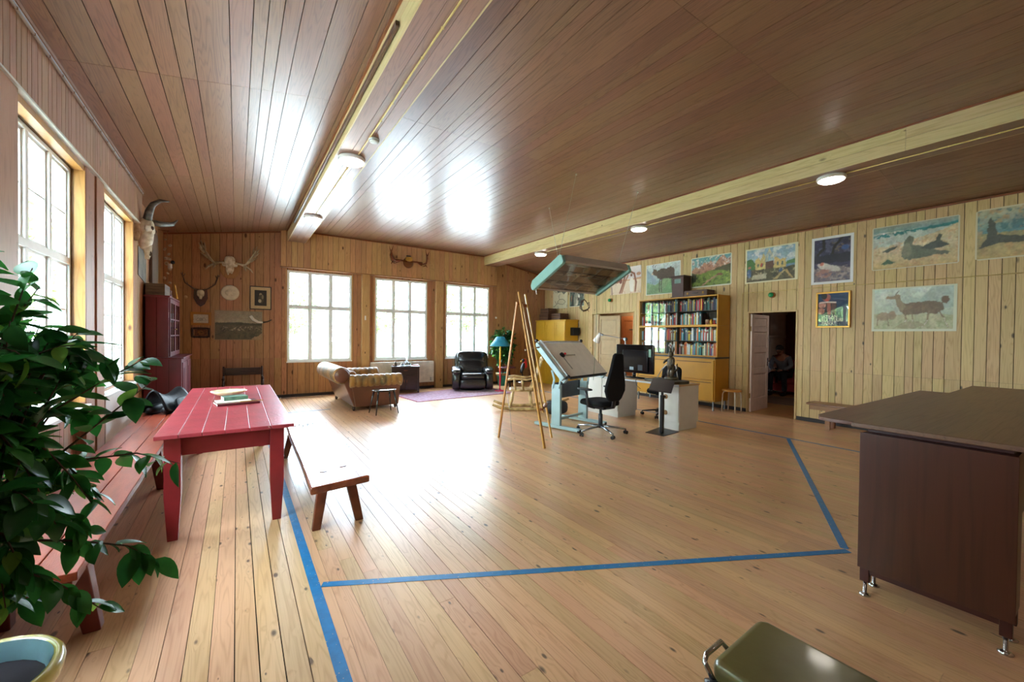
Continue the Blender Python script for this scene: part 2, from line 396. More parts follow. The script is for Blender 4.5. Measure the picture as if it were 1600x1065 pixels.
# beams ------------------------------------------------------------
def beam(name, a, b, z, seed):
    ztop = 3.885
    o = struct(name, MB().box(a+.012, b-.012, YF, YB-.12, z+.012, ztop), M_GAP)
    zm = z+.135
    for (s, t) in ((z, zm-.002), (zm+.002, ztop)):
        for y0, y1 in ((YF, 1.35), (1.353, 6.4), (6.403, YB-.12)):
            plank('face_board', M_BEAM, o, a, a+.012, y0, y1, s, t); plank('face_board', M_BEAM, o, b-.012, b, y0, y1, s, t)
    for (s, t) in ((0, .36), (.37, .68), (.69, 1)):
        w = b-a-.026
        plank('soffit_board', M_CEIL, o, a+.013+w*s, a+.013+w*t, YF, YB-.12, z, z+.012)
    return o
beam('beam_1', .966, 1.343, 3.632, 1); beam('beam_2', 6.204, 6.646, 3.625, 2)
for xx, s in ((.966, -1), (1.343, 1), (6.204, -1), (6.646, 1)):       # brown coving where beams meet the ceiling
    trim(MB().box(min(xx, xx+s*.018), max(xx, xx+s*.018), YF, YB-.12, zc(xx+s*.01)-.018, zc(xx+s*.01)), M_TRIM)
trim(MB().box(XL, .96, YB-.02, YB, 3.0, 3.02).v and MB().add([(XL, YB-.02, 3.508-.03), (.96, YB-.02, 3.877-.03), (.96, YB, 3.877-.03), (XL, YB, 3.508-.03), (XL, YB-.02, 3.51), (.96, YB-.02, 3.88), (.96, YB, 3.88), (XL, YB, 3.51)], [(0,1,2,3), (4,7,6,5), (0,4,5,1), (1,5,6,2), (2,6,7,3), (3,7,4,0)]), M_TRIM)
trim(MB().box(1.36, 6.19, YB-.14, YB-.12, 3.872, 3.9), M_TRIM)
trim(MB().add([(6.66, YB-.02, 3.81), (XR, YB-.02, 3.48), (XR, YB, 3.48), (6.66, YB, 3.81), (6.66, YB-.02, 3.84), (XR, YB-.02, 3.51), (XR, YB, 3.51), (6.66, YB, 3.84)], [(0,1,2,3), (4,7,6,5), (0,4,5,1), (1,5,6,2), (2,6,7,3), (3,7,4,0)]), M_TRIM)
trim(MB().box(XR-.022, XR, YF, YB, 3.478, 3.505), M_TRIM)
trim(MB().box(-1.145, -1.115, YF, 7.95, 3.50, 3.53), M_TRIM)
# long brown rail on the left of the first beam
o = MB().box(.93, .960, 2.9, 9.2, 3.70, 3.74).build('blind_rail', mat('brown rail', '#5b3d28', .35), bevel=.006); tag(o, 'long brown metal rail running along the left side of the ceiling beam', 'rail')
# windows ----------------------------------------------------------
def window(idx, axis, a, b, plane, inward):
    """axis 'x': window in the back wall at y=plane; 'y': left wall at x=plane. inward = sign of the room side"""
    def P(u0, u1, d0, d1, z0, z1, mb):
        d0, d1 = sorted((plane+inward*d0, plane+inward*d1))
        if axis == 'x': mb.box(u0, u1, d0, d1, z0, z1)
        else: mb.box(d0, d1, u0, u1, z0, z1)
        return mb
    fr = MB(); fw = .035
    P(a, a+fw, -.05, .03, WZ0, WZ1, fr); P(b-fw, b, -.05, .03, WZ0, WZ1, fr)
    P(a+fw, b-fw, -.05, .03, WZ0, WZ0+fw, fr); P(a+fw, b-fw, -.05, .03, WZ1-fw, WZ1, fr)
    zt = 2.13; P(a+fw, b-fw, -.05, .034, zt-.03, zt+.03, fr)
    w = (b-a-2*fw)/3
    for i in (1, 2):
        P(a+fw+w*i-.026, a+fw+w*i+.026, -.05, .032, WZ0+fw, zt-.03, fr); P(a+fw+w*i-.026, a+fw+w*i+.026, -.05, .032, zt+.03, WZ1-fw, fr)
    o = tag(fr.build('window_%d' % idx, M_WHITE, bevel=.004), kind='structure')
    for i in range(3):
        for (z0, z1, n) in ((WZ0+fw, zt-.03, 3), (zt+.03, WZ1-fw, 2)):
            u0 = a+fw+w*i+(.026 if i else 0); u1 = a+fw+w*(i+1)-(.026 if i < 2 else 0)
            sh = MB(); s = .022
            P(u0, u0+s, -.02, .012, z0, z1, sh); P(u1-s, u1, -.02, .012, z0, z1, sh); P(u0+s, u1-s, -.02, .012, z0, z0+s, sh); P(u0+s, u1-s, -.02, .012, z1-s, z1, sh)
            hh = (z1-z0)/n
            for k in range(1, n): P(u0+s, u1-s, -.018, .008, z0+hh*k-.008, z0+hh*k+.008, sh)
            so = sh.build('sash', M_WHITE, o, bevel=.002)
            for k in range(n):
                P(u0+s-.002, u1-s+.002, -.010, -.006, z0+hh*k+.005, z0+hh*(k+1)-.005, MBt := MB())
                MBt.build('pane', M_GLASS, so)
    return o
wi = 1
for a, b in WINB: window(wi, 'x', a, b, YB+.03, -1); wi += 1
for a, b in WINL: window(wi, 'y', a, b, XL-.05, 1); wi += 1
for a, b in WINB:
    trim(MB().box(a-.012, b+.012, YB-.02, YB+.05, WZ0-.03, WZ0), M_WHITE, bevel=.003)
    for u in (a-.03, b): trim(MB().box(u, u+.03, YB-.012, YB+.02, WZ0-.03, WZ1+.02), M_HEAD)
def portal(loc, rot, sx, sy):
    L = bpy.data.lights.new('window_portal', 'AREA'); L.shape = 'RECTANGLE'; L.size = sx; L.size_y = sy; L.cycles.is_portal = True
    o = bpy.data.objects.new('window_portal', L); COL.objects.link(o); o.location = loc; o.rotation_euler = rot
for a, b in WINB: portal(((a+b)/2, YB+.115, 1.91), (R(-90), 0, 0), 1.44, 2.14)
for a, b in WINL: portal((XL-.115, (a+b)/2, 1.91), (0, R(-90), 0), 2.14, b-a)
# ---------------------------------------------------------------- outdoors
gv = mat('pale gravel yard', '#d2d4d0', .9, c2='#b9bbb6', scale=9)
tag(struct('ground_yard', MB().box(-22, 40, YB+.4, 32, -.70, -.62).box(-22, XL-.5, -40, YB+.4, -.70, -.62), gv))
gm = mat('lawn', '#6f8a4a', .9, c2='#4f6a35', scale=1.5)
g = MB().box(-60, 70, YB+.4, 90, -.75, -.7); g.box(-60, XL-.5, -50, YB+.4, -.75, -.7)
tag(struct('ground', g, gm))
lm = mat('tree leaves', '#9fb87c', .6, c2='#7d9c58', scale=3, rand=.15); tm = mat('tree bark', '#6b5a48', .9)
def tree_mesh(seed):
    rt = random.Random(seed); mb = MB()
    for i in range(900):
        th, ph = rt.uniform(0, 2*PI), math.acos(rt.uniform(-1, 1)); r = rt.uniform(.55, 1)**.5
        c = Vector((math.sin(ph)*math.cos(th)*2.6*r, math.sin(ph)*math.sin(th)*2.6*r, 5.2+math.cos(ph)*3.4*r))
        a = Vector((rt.gauss(0, 1), rt.gauss(0, 1), rt.gauss(0, 1))).normalized(); b = a.orthogonal().normalized(); s = rt.uniform(.22, .42)
        q = a.cross(b)
        mb.add([c+b*s, c+q*s*.7, c-b*s, c-q*s*.7], [(0,1,2,3)])
    return mb
fols = []
for k in range(2):
    mb = tree_mesh(k); me = bpy.data.meshes.new('foliage'); me.from_pydata(mb.v, [], mb.f); me.materials.append(lm); fols.append(me)
tb = MB(); tb.tube([(0,0,-.75), (.1,0,2), (0,.1,5.5)], [.28, .2, .08], 8)
tme = bpy.data.meshes.new('trunk'); tme.from_pydata(tb.v, [], tb.f); tme.materials.append(tm)
rt = random.Random(5)
spots = [(-14+i*9+rt.uniform(-1, 1), 41+rt.uniform(0, 4)) for i in range(6)] + [(-8.2-rt.uniform(0, .8), -12+i*7.2) for i in range(6)]
for i, (x, y) in enumerate(spots):
    where = 'beyond the back windows' if i < 6 else 'beyond the left windows'
    t = thing('tree', ['tall', 'broad', 'slender', 'bushy', 'rounded', 'high-crowned'][i % 6] + ' green tree in the daylight ' + where, 'tree', (x, y, 0), rt.uniform(0, 6), 'trees ' + where)
    s = rt.uniform(.8, 1.15); t.scale = (s, s, s)
    for nm, me in (('foliage', fols[i % 2]), ('trunk', tme)):
        o = bpy.data.objects.new(nm, me); COL.objects.link(o); o.parent = t
# ---------------------------------------------------------------- ceiling lamps
M_LAMP = mat('lamp diffuser', '#ffffff', .4, emit=(1, .93, .82, LAMP_STRENGTH))
def ceiling_lamp(x, y, z, label, group):
    t = thing('ceiling_lamp', label, 'lamp', (x, y, z), 0, group)
    MB().lathe([(.150, 0), (.158, -.01), (.158, -.035), (.150, -.045), (.140, -.047)], n=36).build('housing', M_WHITE2, t, smooth=True)
    MB().lathe([(.140, -.040), (.138, -.052), (.115, -.066), (.06, -.074), (0, -.076)], n=36).build('diffuser', M_LAMP, t, smooth=True)
    return t
for i, y in enumerate((5.22, 8.22, 1.85, -1.2)):
    ceiling_lamp(1.15, y, 3.632, ['round lit ceiling lamp on the left beam beside the smoke detector', 'round lit ceiling lamp on the left beam, the one nearest the back wall', 'round lit ceiling lamp on the left beam, just above the picture', 'round lit ceiling lamp on the left beam behind the viewer'][i], 'lamps on the left beam')
for i, y in enumerate((2.11, 5.18, 8.25, -.95)):
    ceiling_lamp(6.43, y, 3.625, ['large round lit lamp under the right beam, nearest of its row', 'round lit lamp under the right beam, second in its row above the drawing lamp', 'small looking round lit lamp under the right beam nearest the back wall', 'round lit lamp under the right beam behind the viewer'][i], 'lamps on the right beam')
t = thing('smoke_detector', 'small white round smoke detector on the left beam by a lamp', 'smoke detector', (1.235, 4.56, 3.632))
MB().lathe([(.055, 0), (.058, -.02), (.05, -.03), (.048, -.038), (.03, -.045), (0, -.046)], n=28).build('housing', mat('detector grey', '#c9cdc4', .5), t, smooth=True)
MB().lathe([(.051, -.022), (.054, -.026), (.051, -.030)], n=28).build('vent_ring', M_BLACK, t)
ceiling_lamp(9.2, 7.75, 2.598, 'unseen round lamp added in the little hallway to brighten the orange door', None)  # lamp added out of sight to brighten the orange door
# surface cables with clips
M_CAB = mat('yellowed cable', '#cbb26a', .5)
def cable(name, label, pts, r=.006, m_=M_CAB, clip=.35, cn=(0,0,1)):
    t = thing(name, label, 'cable', pts[0]); pp = [Vector(p)-Vector(pts[0]) for p in pts]
    MB().tube(pp, r, 6).build('cable', m_, t, smooth=True)
    if clip:
        cb = MB()
        for a, b in zip(pp, pp[1:]):
            L = (b-a).length; n = int(L/clip)
            for i in range(n):
                c = a.lerp(b, (i+.5)/max(n, 1)); cb.cbox(c, (.022 if abs((b-a).normalized().x) < .5 else .008, .022 if abs((b-a).normalized().y) < .5 else .008, .016))
        cb.build('clips', m_, t, kind='stuff')
    return t
cable('ceiling_cable', 'yellowed clipped cable running along the left beam towards the camera', [(1.185, -2, 3.626), (1.175, 3.2, 3.626), (1.19, 5.06, 3.626)], .008)
cable('ceiling_cable', 'thin clipped cable between the two far lamps of the left beam', [(1.17, 5.38, 3.626), (1.16, 8.06, 3.626)], .006)
cable('ceiling_cable', 'yellow clipped cable under the near half of the right beam', [(6.43, -2, 3.619), (6.43, 1.95, 3.619)], .007)
cable('ceiling_cable', 'yellow clipped cable between the nearest two lamps of the right beam', [(6.43, 2.27, 3.619), (6.43, 5.02, 3.619)], .007)
cable('ceiling_cable', 'yellow clipped cable between the farthest two lamps of the right beam', [(6.43, 5.34, 3.619), (6.43, 8.09, 3.619)], .007)
cable('wall_cable', 'brown twisted cable clipped high along the left wall header', [(-1.128, YF, 3.475), (-1.128, 7.9, 3.475)], .009, mat('brown cable', '#8a6a4a', .4), .26)
cable('wall_cable', 'pale thin conduit above the brown cable on the left header', [(-1.128, YF, 3.497), (-1.128, 7.9, 3.497)], .007, mat('pale conduit', '#a7a9b0', .3), 0)
cable('wall_cable', 'thin yellow cable clipped along the pale wall above the doorway', [(8.638, .2, 2.41), (8.638, 4.30, 2.43), (8.638, 4.32, 2.42), (8.638, 4.32, 1.2)], .005)
# ---------------------------------------------------------------- floor tape
M_TAPE = mat('blue floor paint', '#1379b5', .35, c2='#0f6ba3', scale=20)
def tape(label, a, b, w):
    a = Vector(a); b = Vector(b); d = (b-a).normalized(); n_ = Vector((-d.y, d.x))*w/2
    mb = MB(); vs = [(*(a-n_), .0005), (*(a+n_), .0005), (*(b+n_), .0005), (*(b-n_), .0005)]
    vs += [(v[0], v[1], .0022) for v in vs]
    mb.add(vs, [(3,2,1,0), (4,5,6,7), (0,1,5,4), (1,2,6,5), (2,3,7,6), (3,0,4,7)])
    o = mb.build('court_line', M_TAPE); tag(o, label, 'floor line'); return o
def worn(m):
    n = m.node_tree.nodes; l = m.node_tree.links; b = [x for x in n if x.type == 'BSDF_PRINCIPLED'][0]
    src = b.inputs['Base Color'].links[0].from_socket
    g = n.new('ShaderNodeNewGeometry'); v = n.new('ShaderNodeTexVoronoi'); v.inputs['Scale'].default_value = 38; l.new(g.outputs['Position'], v.inputs['Vector'])
    t = n.new('ShaderNodeTexNoise'); t.inputs['Scale'].default_value = 5; l.new(g.outputs['Position'], t.inputs['Vector'])
    s = n.new('ShaderNodeMath'); s.operation = 'MULTIPLY'; l.new(t.outputs['Fac'], s.inputs[0]); s.inputs[1].default_value = .30
    q = n.new('ShaderNodeMath'); q.operation = 'LESS_THAN'; l.new(v.outputs['Distance'], q.inputs[0]); 
    s2 = n.new('ShaderNodeMath'); s2.operation = 'SUBTRACT'; l.new(s.outputs[0], s2.inputs[0]); s2.inputs[1].default_value = .03; l.new(s2.outputs[0], q.inputs[1])
    mx = n.new('ShaderNodeMix'); mx.data_type = 'RGBA'; l.new(q.outputs[0], mx.inputs[0]); l.new(src, mx.inputs[6]); mx.inputs[7].default_value = (*s2l('#c9a884'), 1)
    l.new(mx.outputs[2], b.inputs['Base Color'])
worn(M_TAPE)
tape('long blue court line running past the red table leg towards the camera', (.395, .2), (.37, 9.35), .055)
tape('blue court line crossing the foreground from left to right', (.425, 2.63), (3.60, 1.035), .05)
tape('blue court line slanting away to the right from the foreground corner', (3.62, 1.062), (6.86, 2.72), .05)
tape('thin blue court line running along the right wall', (6.89, -1.5), (6.93, 9.35), .045)
tape('faint blue court line across the far floor near the sofa', (.42, 8.62+.1), (1.55, 8.72), .045)
# ---------------------------------------------------------------- the doorways of the right wall
M_DOORW = mat('pinkish white door paint', '#ecd6c8', .35, var=.05); M_BEIGE = mat('beige door paint', '#b49a72', .45, var=.05)
M_ORANGE = mat('orange door paint', '#d0783f', .5, var=.05)
M_RED = mat('dark red wall', '#6b2412', .6, var=.1)
def door_frame(y0, y1, zt):
    mb = MB(); mb.box(XR-.012, XR+.10, y0-.0, y0+.03, 0, zt); mb.box(XR-.012, XR+.10, y1-.03, y1, 0, zt); mb.box(XR-.012, XR+.10, y0+.03, y1-.03, zt-.03, zt)
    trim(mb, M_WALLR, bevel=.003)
door_frame(3.31, 4.21, 2.045); door_frame(7.08, 8.62, 2.19)
def panel_leaf(root, w, h, th, m_, rails, handle_side=1):
    """door leaf in local coordinates: x 0..w, thickness y, with recessed framed panels"""
    mb = MB(); st = .095
    mb.box(0, st, -th/2, th/2, 0, h); mb.box(w-st, w, -th/2, th/2, 0, h)
    for (z0, z1) in rails: mb.box(st, w-st, -th/2, th/2, z0, z1)
    mb.build('leaf', m_, root, bevel=.004)
    for (a, b) in zip(rails, rails[1:]):
        z0, z1 = a[1], b[0]
        p = MB(); p.box(st, w-st, -th*.2, th*.2, z0, z1); p.box(st+.035, w-st-.035, -th*.34, th*.34, z0+.035, z1-.035)
        p.build('door_panel', m_, root, bevel=.006)
d2 = tag(thing('door_2', None, None, (XR+.06, 4.17, 0), 0), kind='structure')
d2.rotation_euler = (0, 0, R(4)); 
panel_leaf(d2, .86, 2.0, .04, M_DOORW, [(0, .26), (.77, .88), (1.21, 1.31), (1.64, 1.73), (1.93, 2.0)])
h = MB(); h.cyl((.80, -.02, 1.02), (.80, -.07, 1.02), .012); h.tube([(.80, -.065, 1.02), (.74, -.07, 1.02), (.69, -.065, 1.015)], .009, 8); h.cbox((.80, -.024, 1.0), (.045, .008, .17)); h.build('handle', M_CHROME, d2, bevel=.002)
hg = MB(); hg.cyl((-.005, 0, .28), (-.005, 0, .38), .012); hg.cyl((-.005, 0, 1.65), (-.005, 0, 1.75), .012); hg.build('hinges', M_BRASS, d2)
d1 = tag(thing('door_1', None, None, (XR+.07, 8.42, 0), R(-80)), kind='structure')
panel_leaf(d1, .72, 2.10, .04, M_BEIGE, [(0, .2), (.9, 1.0), (1.45, 1.55), (2.0, 2.10)])
trim(MB().box(XR+.03, XR+.09, 8.38, 8.60, 0, 2.15), M_BEIGE, bevel=.01)
# little hallway behind door 1 and the red room behind door 2
hm = mat('hall plaster', '#b58a5c', .7)
w5 = MB(); w5.box(9.62, 9.72, 5.4, 10.9, 0, 2.9); w5.box(XR+.1, 9.62, 5.35, 5.45, 0, 2.9); w5.box(XR+.1, 9.62, 10.85, 10.95, 0, 2.9); w5.box(XR+.1, 9.72, 5.35, 10.95, 2.6, 2.7)
struct('wall_hall', w5, hm)
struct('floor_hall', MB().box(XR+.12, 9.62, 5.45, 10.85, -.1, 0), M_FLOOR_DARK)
d3 = tag(thing('door_3', None, None, (9.58, 8.3, 0), R(-90)), kind='structure')
panel_leaf(d3, .95, 2.12, .04, M_ORANGE, [(0, .2), (.95, 1.05), (1.98, 2.12)])
sg = MB().cbox((.42, -.035, 1.72), (.20, .01, .035)).build('name_plate', mat('plate brass dark', '#5a4630', .4), d3)
# red room
w6 = MB(); w6.box(13.4, 13.5, 1.5, 7.0, 0, 2.9); w6.box(XR+.1, 13.5, 1.4, 1.5, 0, 2.9); w6.box(9.72, 13.5, 6.9, 7.0, 0, 2.9); w6.box(XR+.1, 13.5, 1.4, 7.0, 2.8, 2.9); w6.box(XR+.10, XR+.12, 1.5, 3.30, 0, 2.8); w6.box(XR+.10, XR+.12, 4.22, 5.35, 0, 2.8); w6.box(XR+.10, XR+.12, 3.30, 4.22, 2.05, 2.8); w6.box(XR+.1, 9.72, 5.30, 5.35, 0, 2.8)
struct('wall_red_room', w6, M_RED)
rfm = struct('floor_red_room', MB().box(XR+.12, 13.4, 1.5, 6.9, -.1, -.02), M_GAP)
y = 1.5
while y < 5.3:
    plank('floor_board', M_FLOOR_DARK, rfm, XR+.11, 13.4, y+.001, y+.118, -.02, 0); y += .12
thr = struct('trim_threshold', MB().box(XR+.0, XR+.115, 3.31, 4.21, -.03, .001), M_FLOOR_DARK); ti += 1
struct('trim_threshold_2', MB().box(XR+.0, XR+.125, 7.08, 8.62, -.03, .001), M_FLOOR_DARK)
# ================================================================= left side
rnd = random.Random(9)
M_REDT = mat('red table paint', '#98303a', .38, var=.12, scale=6, bump=.25, bscale=40, spec=.6)
M_REDD = mat('red table leg paint', '#8a2228', .35, var=.12, scale=6, spec=.5)
def scuffed(m, c, scale=14, th=.62, stretch=(6, 1, 6)):
    """worn patches that show the wood or filler under the paint"""
    n = m.node_tree.nodes; l = m.node_tree.links; b = [x for x in n if x.type == 'BSDF_PRINCIPLED'][0]
    src = b.inputs['Base Color'].links[0].from_socket
    g = n.new('ShaderNodeTexCoord'); mp = n.new('ShaderNodeMapping'); mp.inputs['Scale'].default_value = stretch; l.new(g.outputs['Object'], mp.inputs[0])
    t = n.new('ShaderNodeTexNoise'); t.inputs['Scale'].default_value = scale; t.inputs['Detail'].default_value = 8; t.inputs['Roughness'].default_value = .7; l.new(mp.outputs[0], t.inputs['Vector'])
    r_ = n.new('ShaderNodeMapRange'); r_.inputs[1].default_value = th; r_.inputs[2].default_value = th+.06; l.new(t.outputs['Fac'], r_.inputs[0])
    mx = n.new('ShaderNodeMix'); mx.data_type = 'RGBA'; l.new(r_.outputs[0], mx.inputs[0]); l.new(src, mx.inputs[6]); mx.inputs[7].default_value = (*s2l(c), 1); l.new(mx.outputs[2], b.inputs['Base Color'])
scuffed(M_REDT, '#d9b7ae', 5, .66)
# red table --------------------------------------------------------
t = thing('dining_table', 'red painted wooden table with plank top and tapered legs', 'table', (-.04, 0, 0))
ys, ye, zt = 3.67, 6.62, .78
edges = [-.435, -.30, -.165, -.03, .125, .265, .425]
for i, (a, b) in enumerate(zip(edges, edges[1:])):
    mb = MB(); mb.box(a+.0015, b-.0015, ys, ye, zt-.028, zt); mb.build('top_board', M_REDT, t, bevel=.004)
fx = .34; MB().box(-.335, -.305, 3.52, 5.70, .60, .75)
ap = MB(); ap.box(-.30, .28, 3.80, 3.83, .60, .752); ap.build('end_apron', M_REDD, t, bevel=.002)
ap = MB(); ap.box(-.30, .28, 6.30, 6.33, .60, .752); ap.build('end_apron', M_REDD, t, bevel=.002)
for x in (-.325, .285): ap = MB(); ap.box(x, x+.025, 3.80, 6.33, .60, .752); ap.build('side_apron', M_REDD, t, bevel=.002)
for x, y in ((-.34, 3.79), (.31, 3.79), (-.34, 6.34), (.31, 6.34)):
    mb = MB(); a, c, d = .048, .048, .030
    pr = [(a, zt-.03), (a, .60), (c, .32), (d, 0)]
    vs = []; fs = []
    for r_, z in pr: vs += [(x-r_, y-r_, z), (x+r_, y-r_, z), (x+r_, y+r_, z), (x-r_, y+r_, z)]
    for i in range(3): fs += [(i*4+k, i*4+(k+1) % 4, i*4+4+(k+1) % 4, i*4+4+k) for k in range(4)]
    fs += [(3,2,1,0), (12,13,14,15)]
    mb.add(vs, fs).build('leg', M_REDD, t, bevel=.003)
# things on it
M_CREAM = mat('cream glaze', '#e3d6ae', .15, spec=.6, coat=.4)
o = MB().lathe([(0, .012), (.05, .012), (.115, .030), (.165, .058), (.169, .062), (.171, .058), (.12, .022), (.06, 0), (.058, -.002), (0, -.002)][::-1], n=36).build('bowl', M_CREAM, smooth=True)
tag(o, 'shallow oval cream bowl on the red table', 'bowl'); o.location = (-.075, 5.62, .782); o.scale = (1.02, .95, 1)
def book_flat(label, c, dims, rz, cover, pages='#e9e4d4'):
    t = thing('book', label, 'book', c, rz, 'books on the red table'); w, d, h = dims
    mb = MB(); mb.box(-w/2, w/2, -d/2, d/2, 0, .003); mb.box(-w/2, w/2, -d/2, d/2, h-.003, h); mb.box(-w/2, w/2, -d/2, -d/2+.003, .003, h-.003)
    mb.build('cover', cover, t); mb = MB(); mb.box(-w/2+.003, w/2-.004, -d/2+.003, d/2-.004, .0032, h-.0032); mb.build('pages', mat('page paper', pages, .8), t)
book_flat('thin dark red book under the pencil, lowest on the table', (0.0, 5.02, .781), (.36, .26, .018), R(10), mat('maroon cover', '#5a1f22', .4))
book_flat('pale notebook lying on the thin dark red book', (-.03, 5.04, .8005), (.29, .21, .008), R(8), mat('ivory cover', '#d8d4c0', .5))
book_flat('small thick green book on top of the table pile', (-.02, 5.13, .8095), (.21, .15, .034), R(12), mat('green cover', '#5f7f68', .5, c2='#3d5c52', scale=12))
o = MB().tube([(0,0,0), (.20, .04, 0)], .004, 6).build('pencil', mat('pencil ochre', '#b8862e', .4)); o.location = (.03, 4.93, .8045); tag(o, 'brown pencil lying on the thin book on the red table', 'pencil')
# plank bench -------------------------------------------------------
M_BENCH = mat('reddish varnish', '#8f4a2c', .16, c2='#6b2f1c', scale=4, stretch=(3, .6, 3), spec=.7, bump=.3, bscale=25, coat=.6)
t = thing('plank_bench', 'narrow varnished plank bench with splayed legs beside the red table', 'bench', (0, 0, 0))
zt = .405
pl = [(.435, 3.17), (.86, 3.23), (.875, 3.9), (.86, 4.8), (.84, 5.75), (.50, 5.76), (.47, 4.9), (.455, 3.9)]
MB().prism(pl, .055, Matrix.Translation((0, 0, zt-.055))).build('seat', M_BENCH, t, bevel=.012)
lb = mat('bench leg brown', '#7c4026', .4, c2='#5c2a18', scale=9)
for (x, y, dx, dy) in ((.555, 3.40, -.05, -.0), (.75, 3.42, .075, -.01), (.56, 5.50, -.08, .06), (.77, 5.50, .06, .06)):
    mb = MB(); h = .37; p0 = (x+dx, y+dy, 0); p1 = (x, y, zt-.05)
    r_ = (.030, .040); vs = []
    for (p, q) in ((p0, .030), (p1, .038)): vs += [(p[0]-q, p[1]-q*.8, p[2]), (p[0]+q, p[1]-q*.8, p[2]), (p[0]+q, p[1]+q*.8, p[2]), (p[0]-q, p[1]+q*.8, p[2])]
    mb.add(vs, [(3,2,1,0), (4,5,6,7), (0,1,5,4), (1,2,6,5), (2,3,7,6), (3,0,4,7)]).build('leg', lb, t, bevel=.006)
for (x, y) in ((.57, 3.50), (.73, 3.56), (.58, 5.42), (.72, 5.45)):
    tn = MB(); tn.lathe([(.030, 0), (.030, .003), (.024, .004), (0, .004)], (x, y, zt), n=16, sx=1.0, sy=.7)
    tn.build('tenon_end', mat('tenon end dark', '#4a2a22', .4), t)
cr = MB()
for (a, b) in (((.62, 5.20), (.66, 5.42)), ((.69, 5.28), (.71, 5.45)), ((.60, 5.35), (.63, 5.5)), ((.76, 5.40), (.77, 5.50))): cr.tube([(*a, zt+.0005), (*b, zt+.0005)], [.004, .009], 5, flat=.3)
cr.build('cracks', M_GAP, t)
# long wall bench ----------------------------------------------------
M_WB = mat('worn orange red paint', '#8a3a22', .38, c2='#742c18', scale=5, stretch=(4, .7, 4), bump=.2, spec=.4); scuffed(M_WB, '#caa894', 3, .66, (8, 1, 8))
t = thing('long_bench', 'long worn orange-red bench along the left wall behind the plant', 'bench', (0, 0, 0))
for i, (a, b) in enumerate(((-1.02, -.885), (-.882, -.735), (-.732, -.575))):
    MB().box(a, b, 2.52, 7.6, .41, .45).build('seat_board', M_WB, t, bevel=.005)
MB().box(-.99, -.60, 2.56, 7.56, .355, .409).build('apron', mat('bench brown red', '#6e2a1c', .4), t, bevel=.004)
for (x, y, dx, dy) in ((-.64, 2.80, .045, .06), (-.95, 3.00, -.02, .1), (-.64, 5.1, .045, .0), (-.95, 5.1, -.03, 0), (-.64, 7.2, .045, .05), (-.95, 7.2, -.03, .05)):
    vs = []
    for (p, q, z) in (((x+dx, y+dy), .034, 0), ((x, y), .045, .37)): vs += [(p[0]-q, p[1]-q, z), (p[0]+q, p[1]-q, z), (p[0]+q, p[1]+q, z), (p[0]-q, p[1]+q, z)]
    MB().add(vs, [(3,2,1,0), (4,5,6,7), (0,1,5,4), (1,2,6,5), (2,3,7,6), (3,0,4,7)]).build('leg', mat('bench leg red brown', '#6a241c', .35), t, bevel=.006)
# saddle on the bench --------------------------------------------------
M_LEA = mat('black saddle leather', '#0b0c0f', .5, spec=.2, var=.3, bump=.3, bscale=18)
t = thing('saddle', 'black leather riding saddle resting on the far end of the long bench', 'saddle', (-.76, 6.95, .45), R(68))
mb = MB(); N = 18; vs = []; fs = []
for i in range(N+1):
    u = i/N*2-1
    for j in range(15):
        v = j/14*2-1; w = .21 - .05*abs(u)**2
        z = .21 + .07*u*u*(1 if u > 0 else 1.25) - .22*abs(v)**1.9 + .02*math.cos(3*v)
        vs.append((u*.27, v*w*(1+.15*u), max(z, .045)))
for i in range(N):
    for j in range(14): fs.append((i*15+j, i*15+j+1, i*15+16+j, i*15+15+j))
o = mb.add(vs, fs).build('seat', M_LEA, t, smooth=True); md = o.modifiers.new('solid', 'SOLIDIFY'); md.thickness = .02; md.offset = 0
for s in (-1, 1):
    mb = MB(); mb.sup((.02, s*.185, .10), (.34, .035, .20), .6, rot=(s*.35, 0, 0)); mb.build('flap', M_LEA, t, smooth=True)
    mb = MB(); mb.sup((-.02, s*.09, .06), (.44, .12, .12), .7); mb.build('panel_pad', mat('saddle pad black', '#101012', .5), t, smooth=True)
# radiator on the left wall
t = thing('radiator', 'white flat radiator under the farther left window', 'radiator', (XL+.002, 6.05, .22))
MB().box(.03, .075, 0, 1.35, 0, .60).build('panel', M_WHITE2, t, bevel=.01)
g_ = MB(); [g_.box(.035, .07, y*.045+.03, y*.045+.05, .600, .606) for y in range(28)]; g_.build('grille', M_STEEL, t, kind='stuff')
for y in (.2, 1.1): MB().box(0, .03, y, y+.06, .1, .5).build('bracket', M_STEEL, t)
# red cupboard -----------------------------------------------------------
M_CUP = mat('dark red cupboard paint', '#71202b', .45, c2='#561620', scale=4, stretch=(1, 1, .3))
t = thing('cupboard', 'tall dark red corner cupboard with glazed upper doors', 'cupboard', (XL+.02, 8.55, 0))
W2, D2_ = .56, .38      # lower depth from wall, upper depth
mb = MB(); mb.box(0, .47, 0, 1.45, 0, 1.06); mb.build('base_cabinet', M_CUP, t, bevel=.005)
mb = MB(); mb.box(-.0, .50, -.02, 1.47, 1.06, 1.085); mb.build('base_top', M_CUP, t, bevel=.005)
for y in (.06, .76): 
    MB().box(.471, .487, y, y+.63, .16, 1.0).build('door', M_CUP, t, bevel=.006); MB().box(.488, .494, y+.1, y+.53, .26, .9).build('door_panel', M_CUP, t, bevel=.004)
mb = MB(); mb.box(0, .02, .05, 1.40, 1.086, 2.06); mb.box(0, .30, .05, .075, 1.086, 2.06); mb.box(0, .30, 1.375, 1.40, 1.086, 2.06); mb.box(0, .32, .03, 1.42, 2.06, 2.09); mb.box(.02, .30, .075, 1.375, 1.086, 1.10)
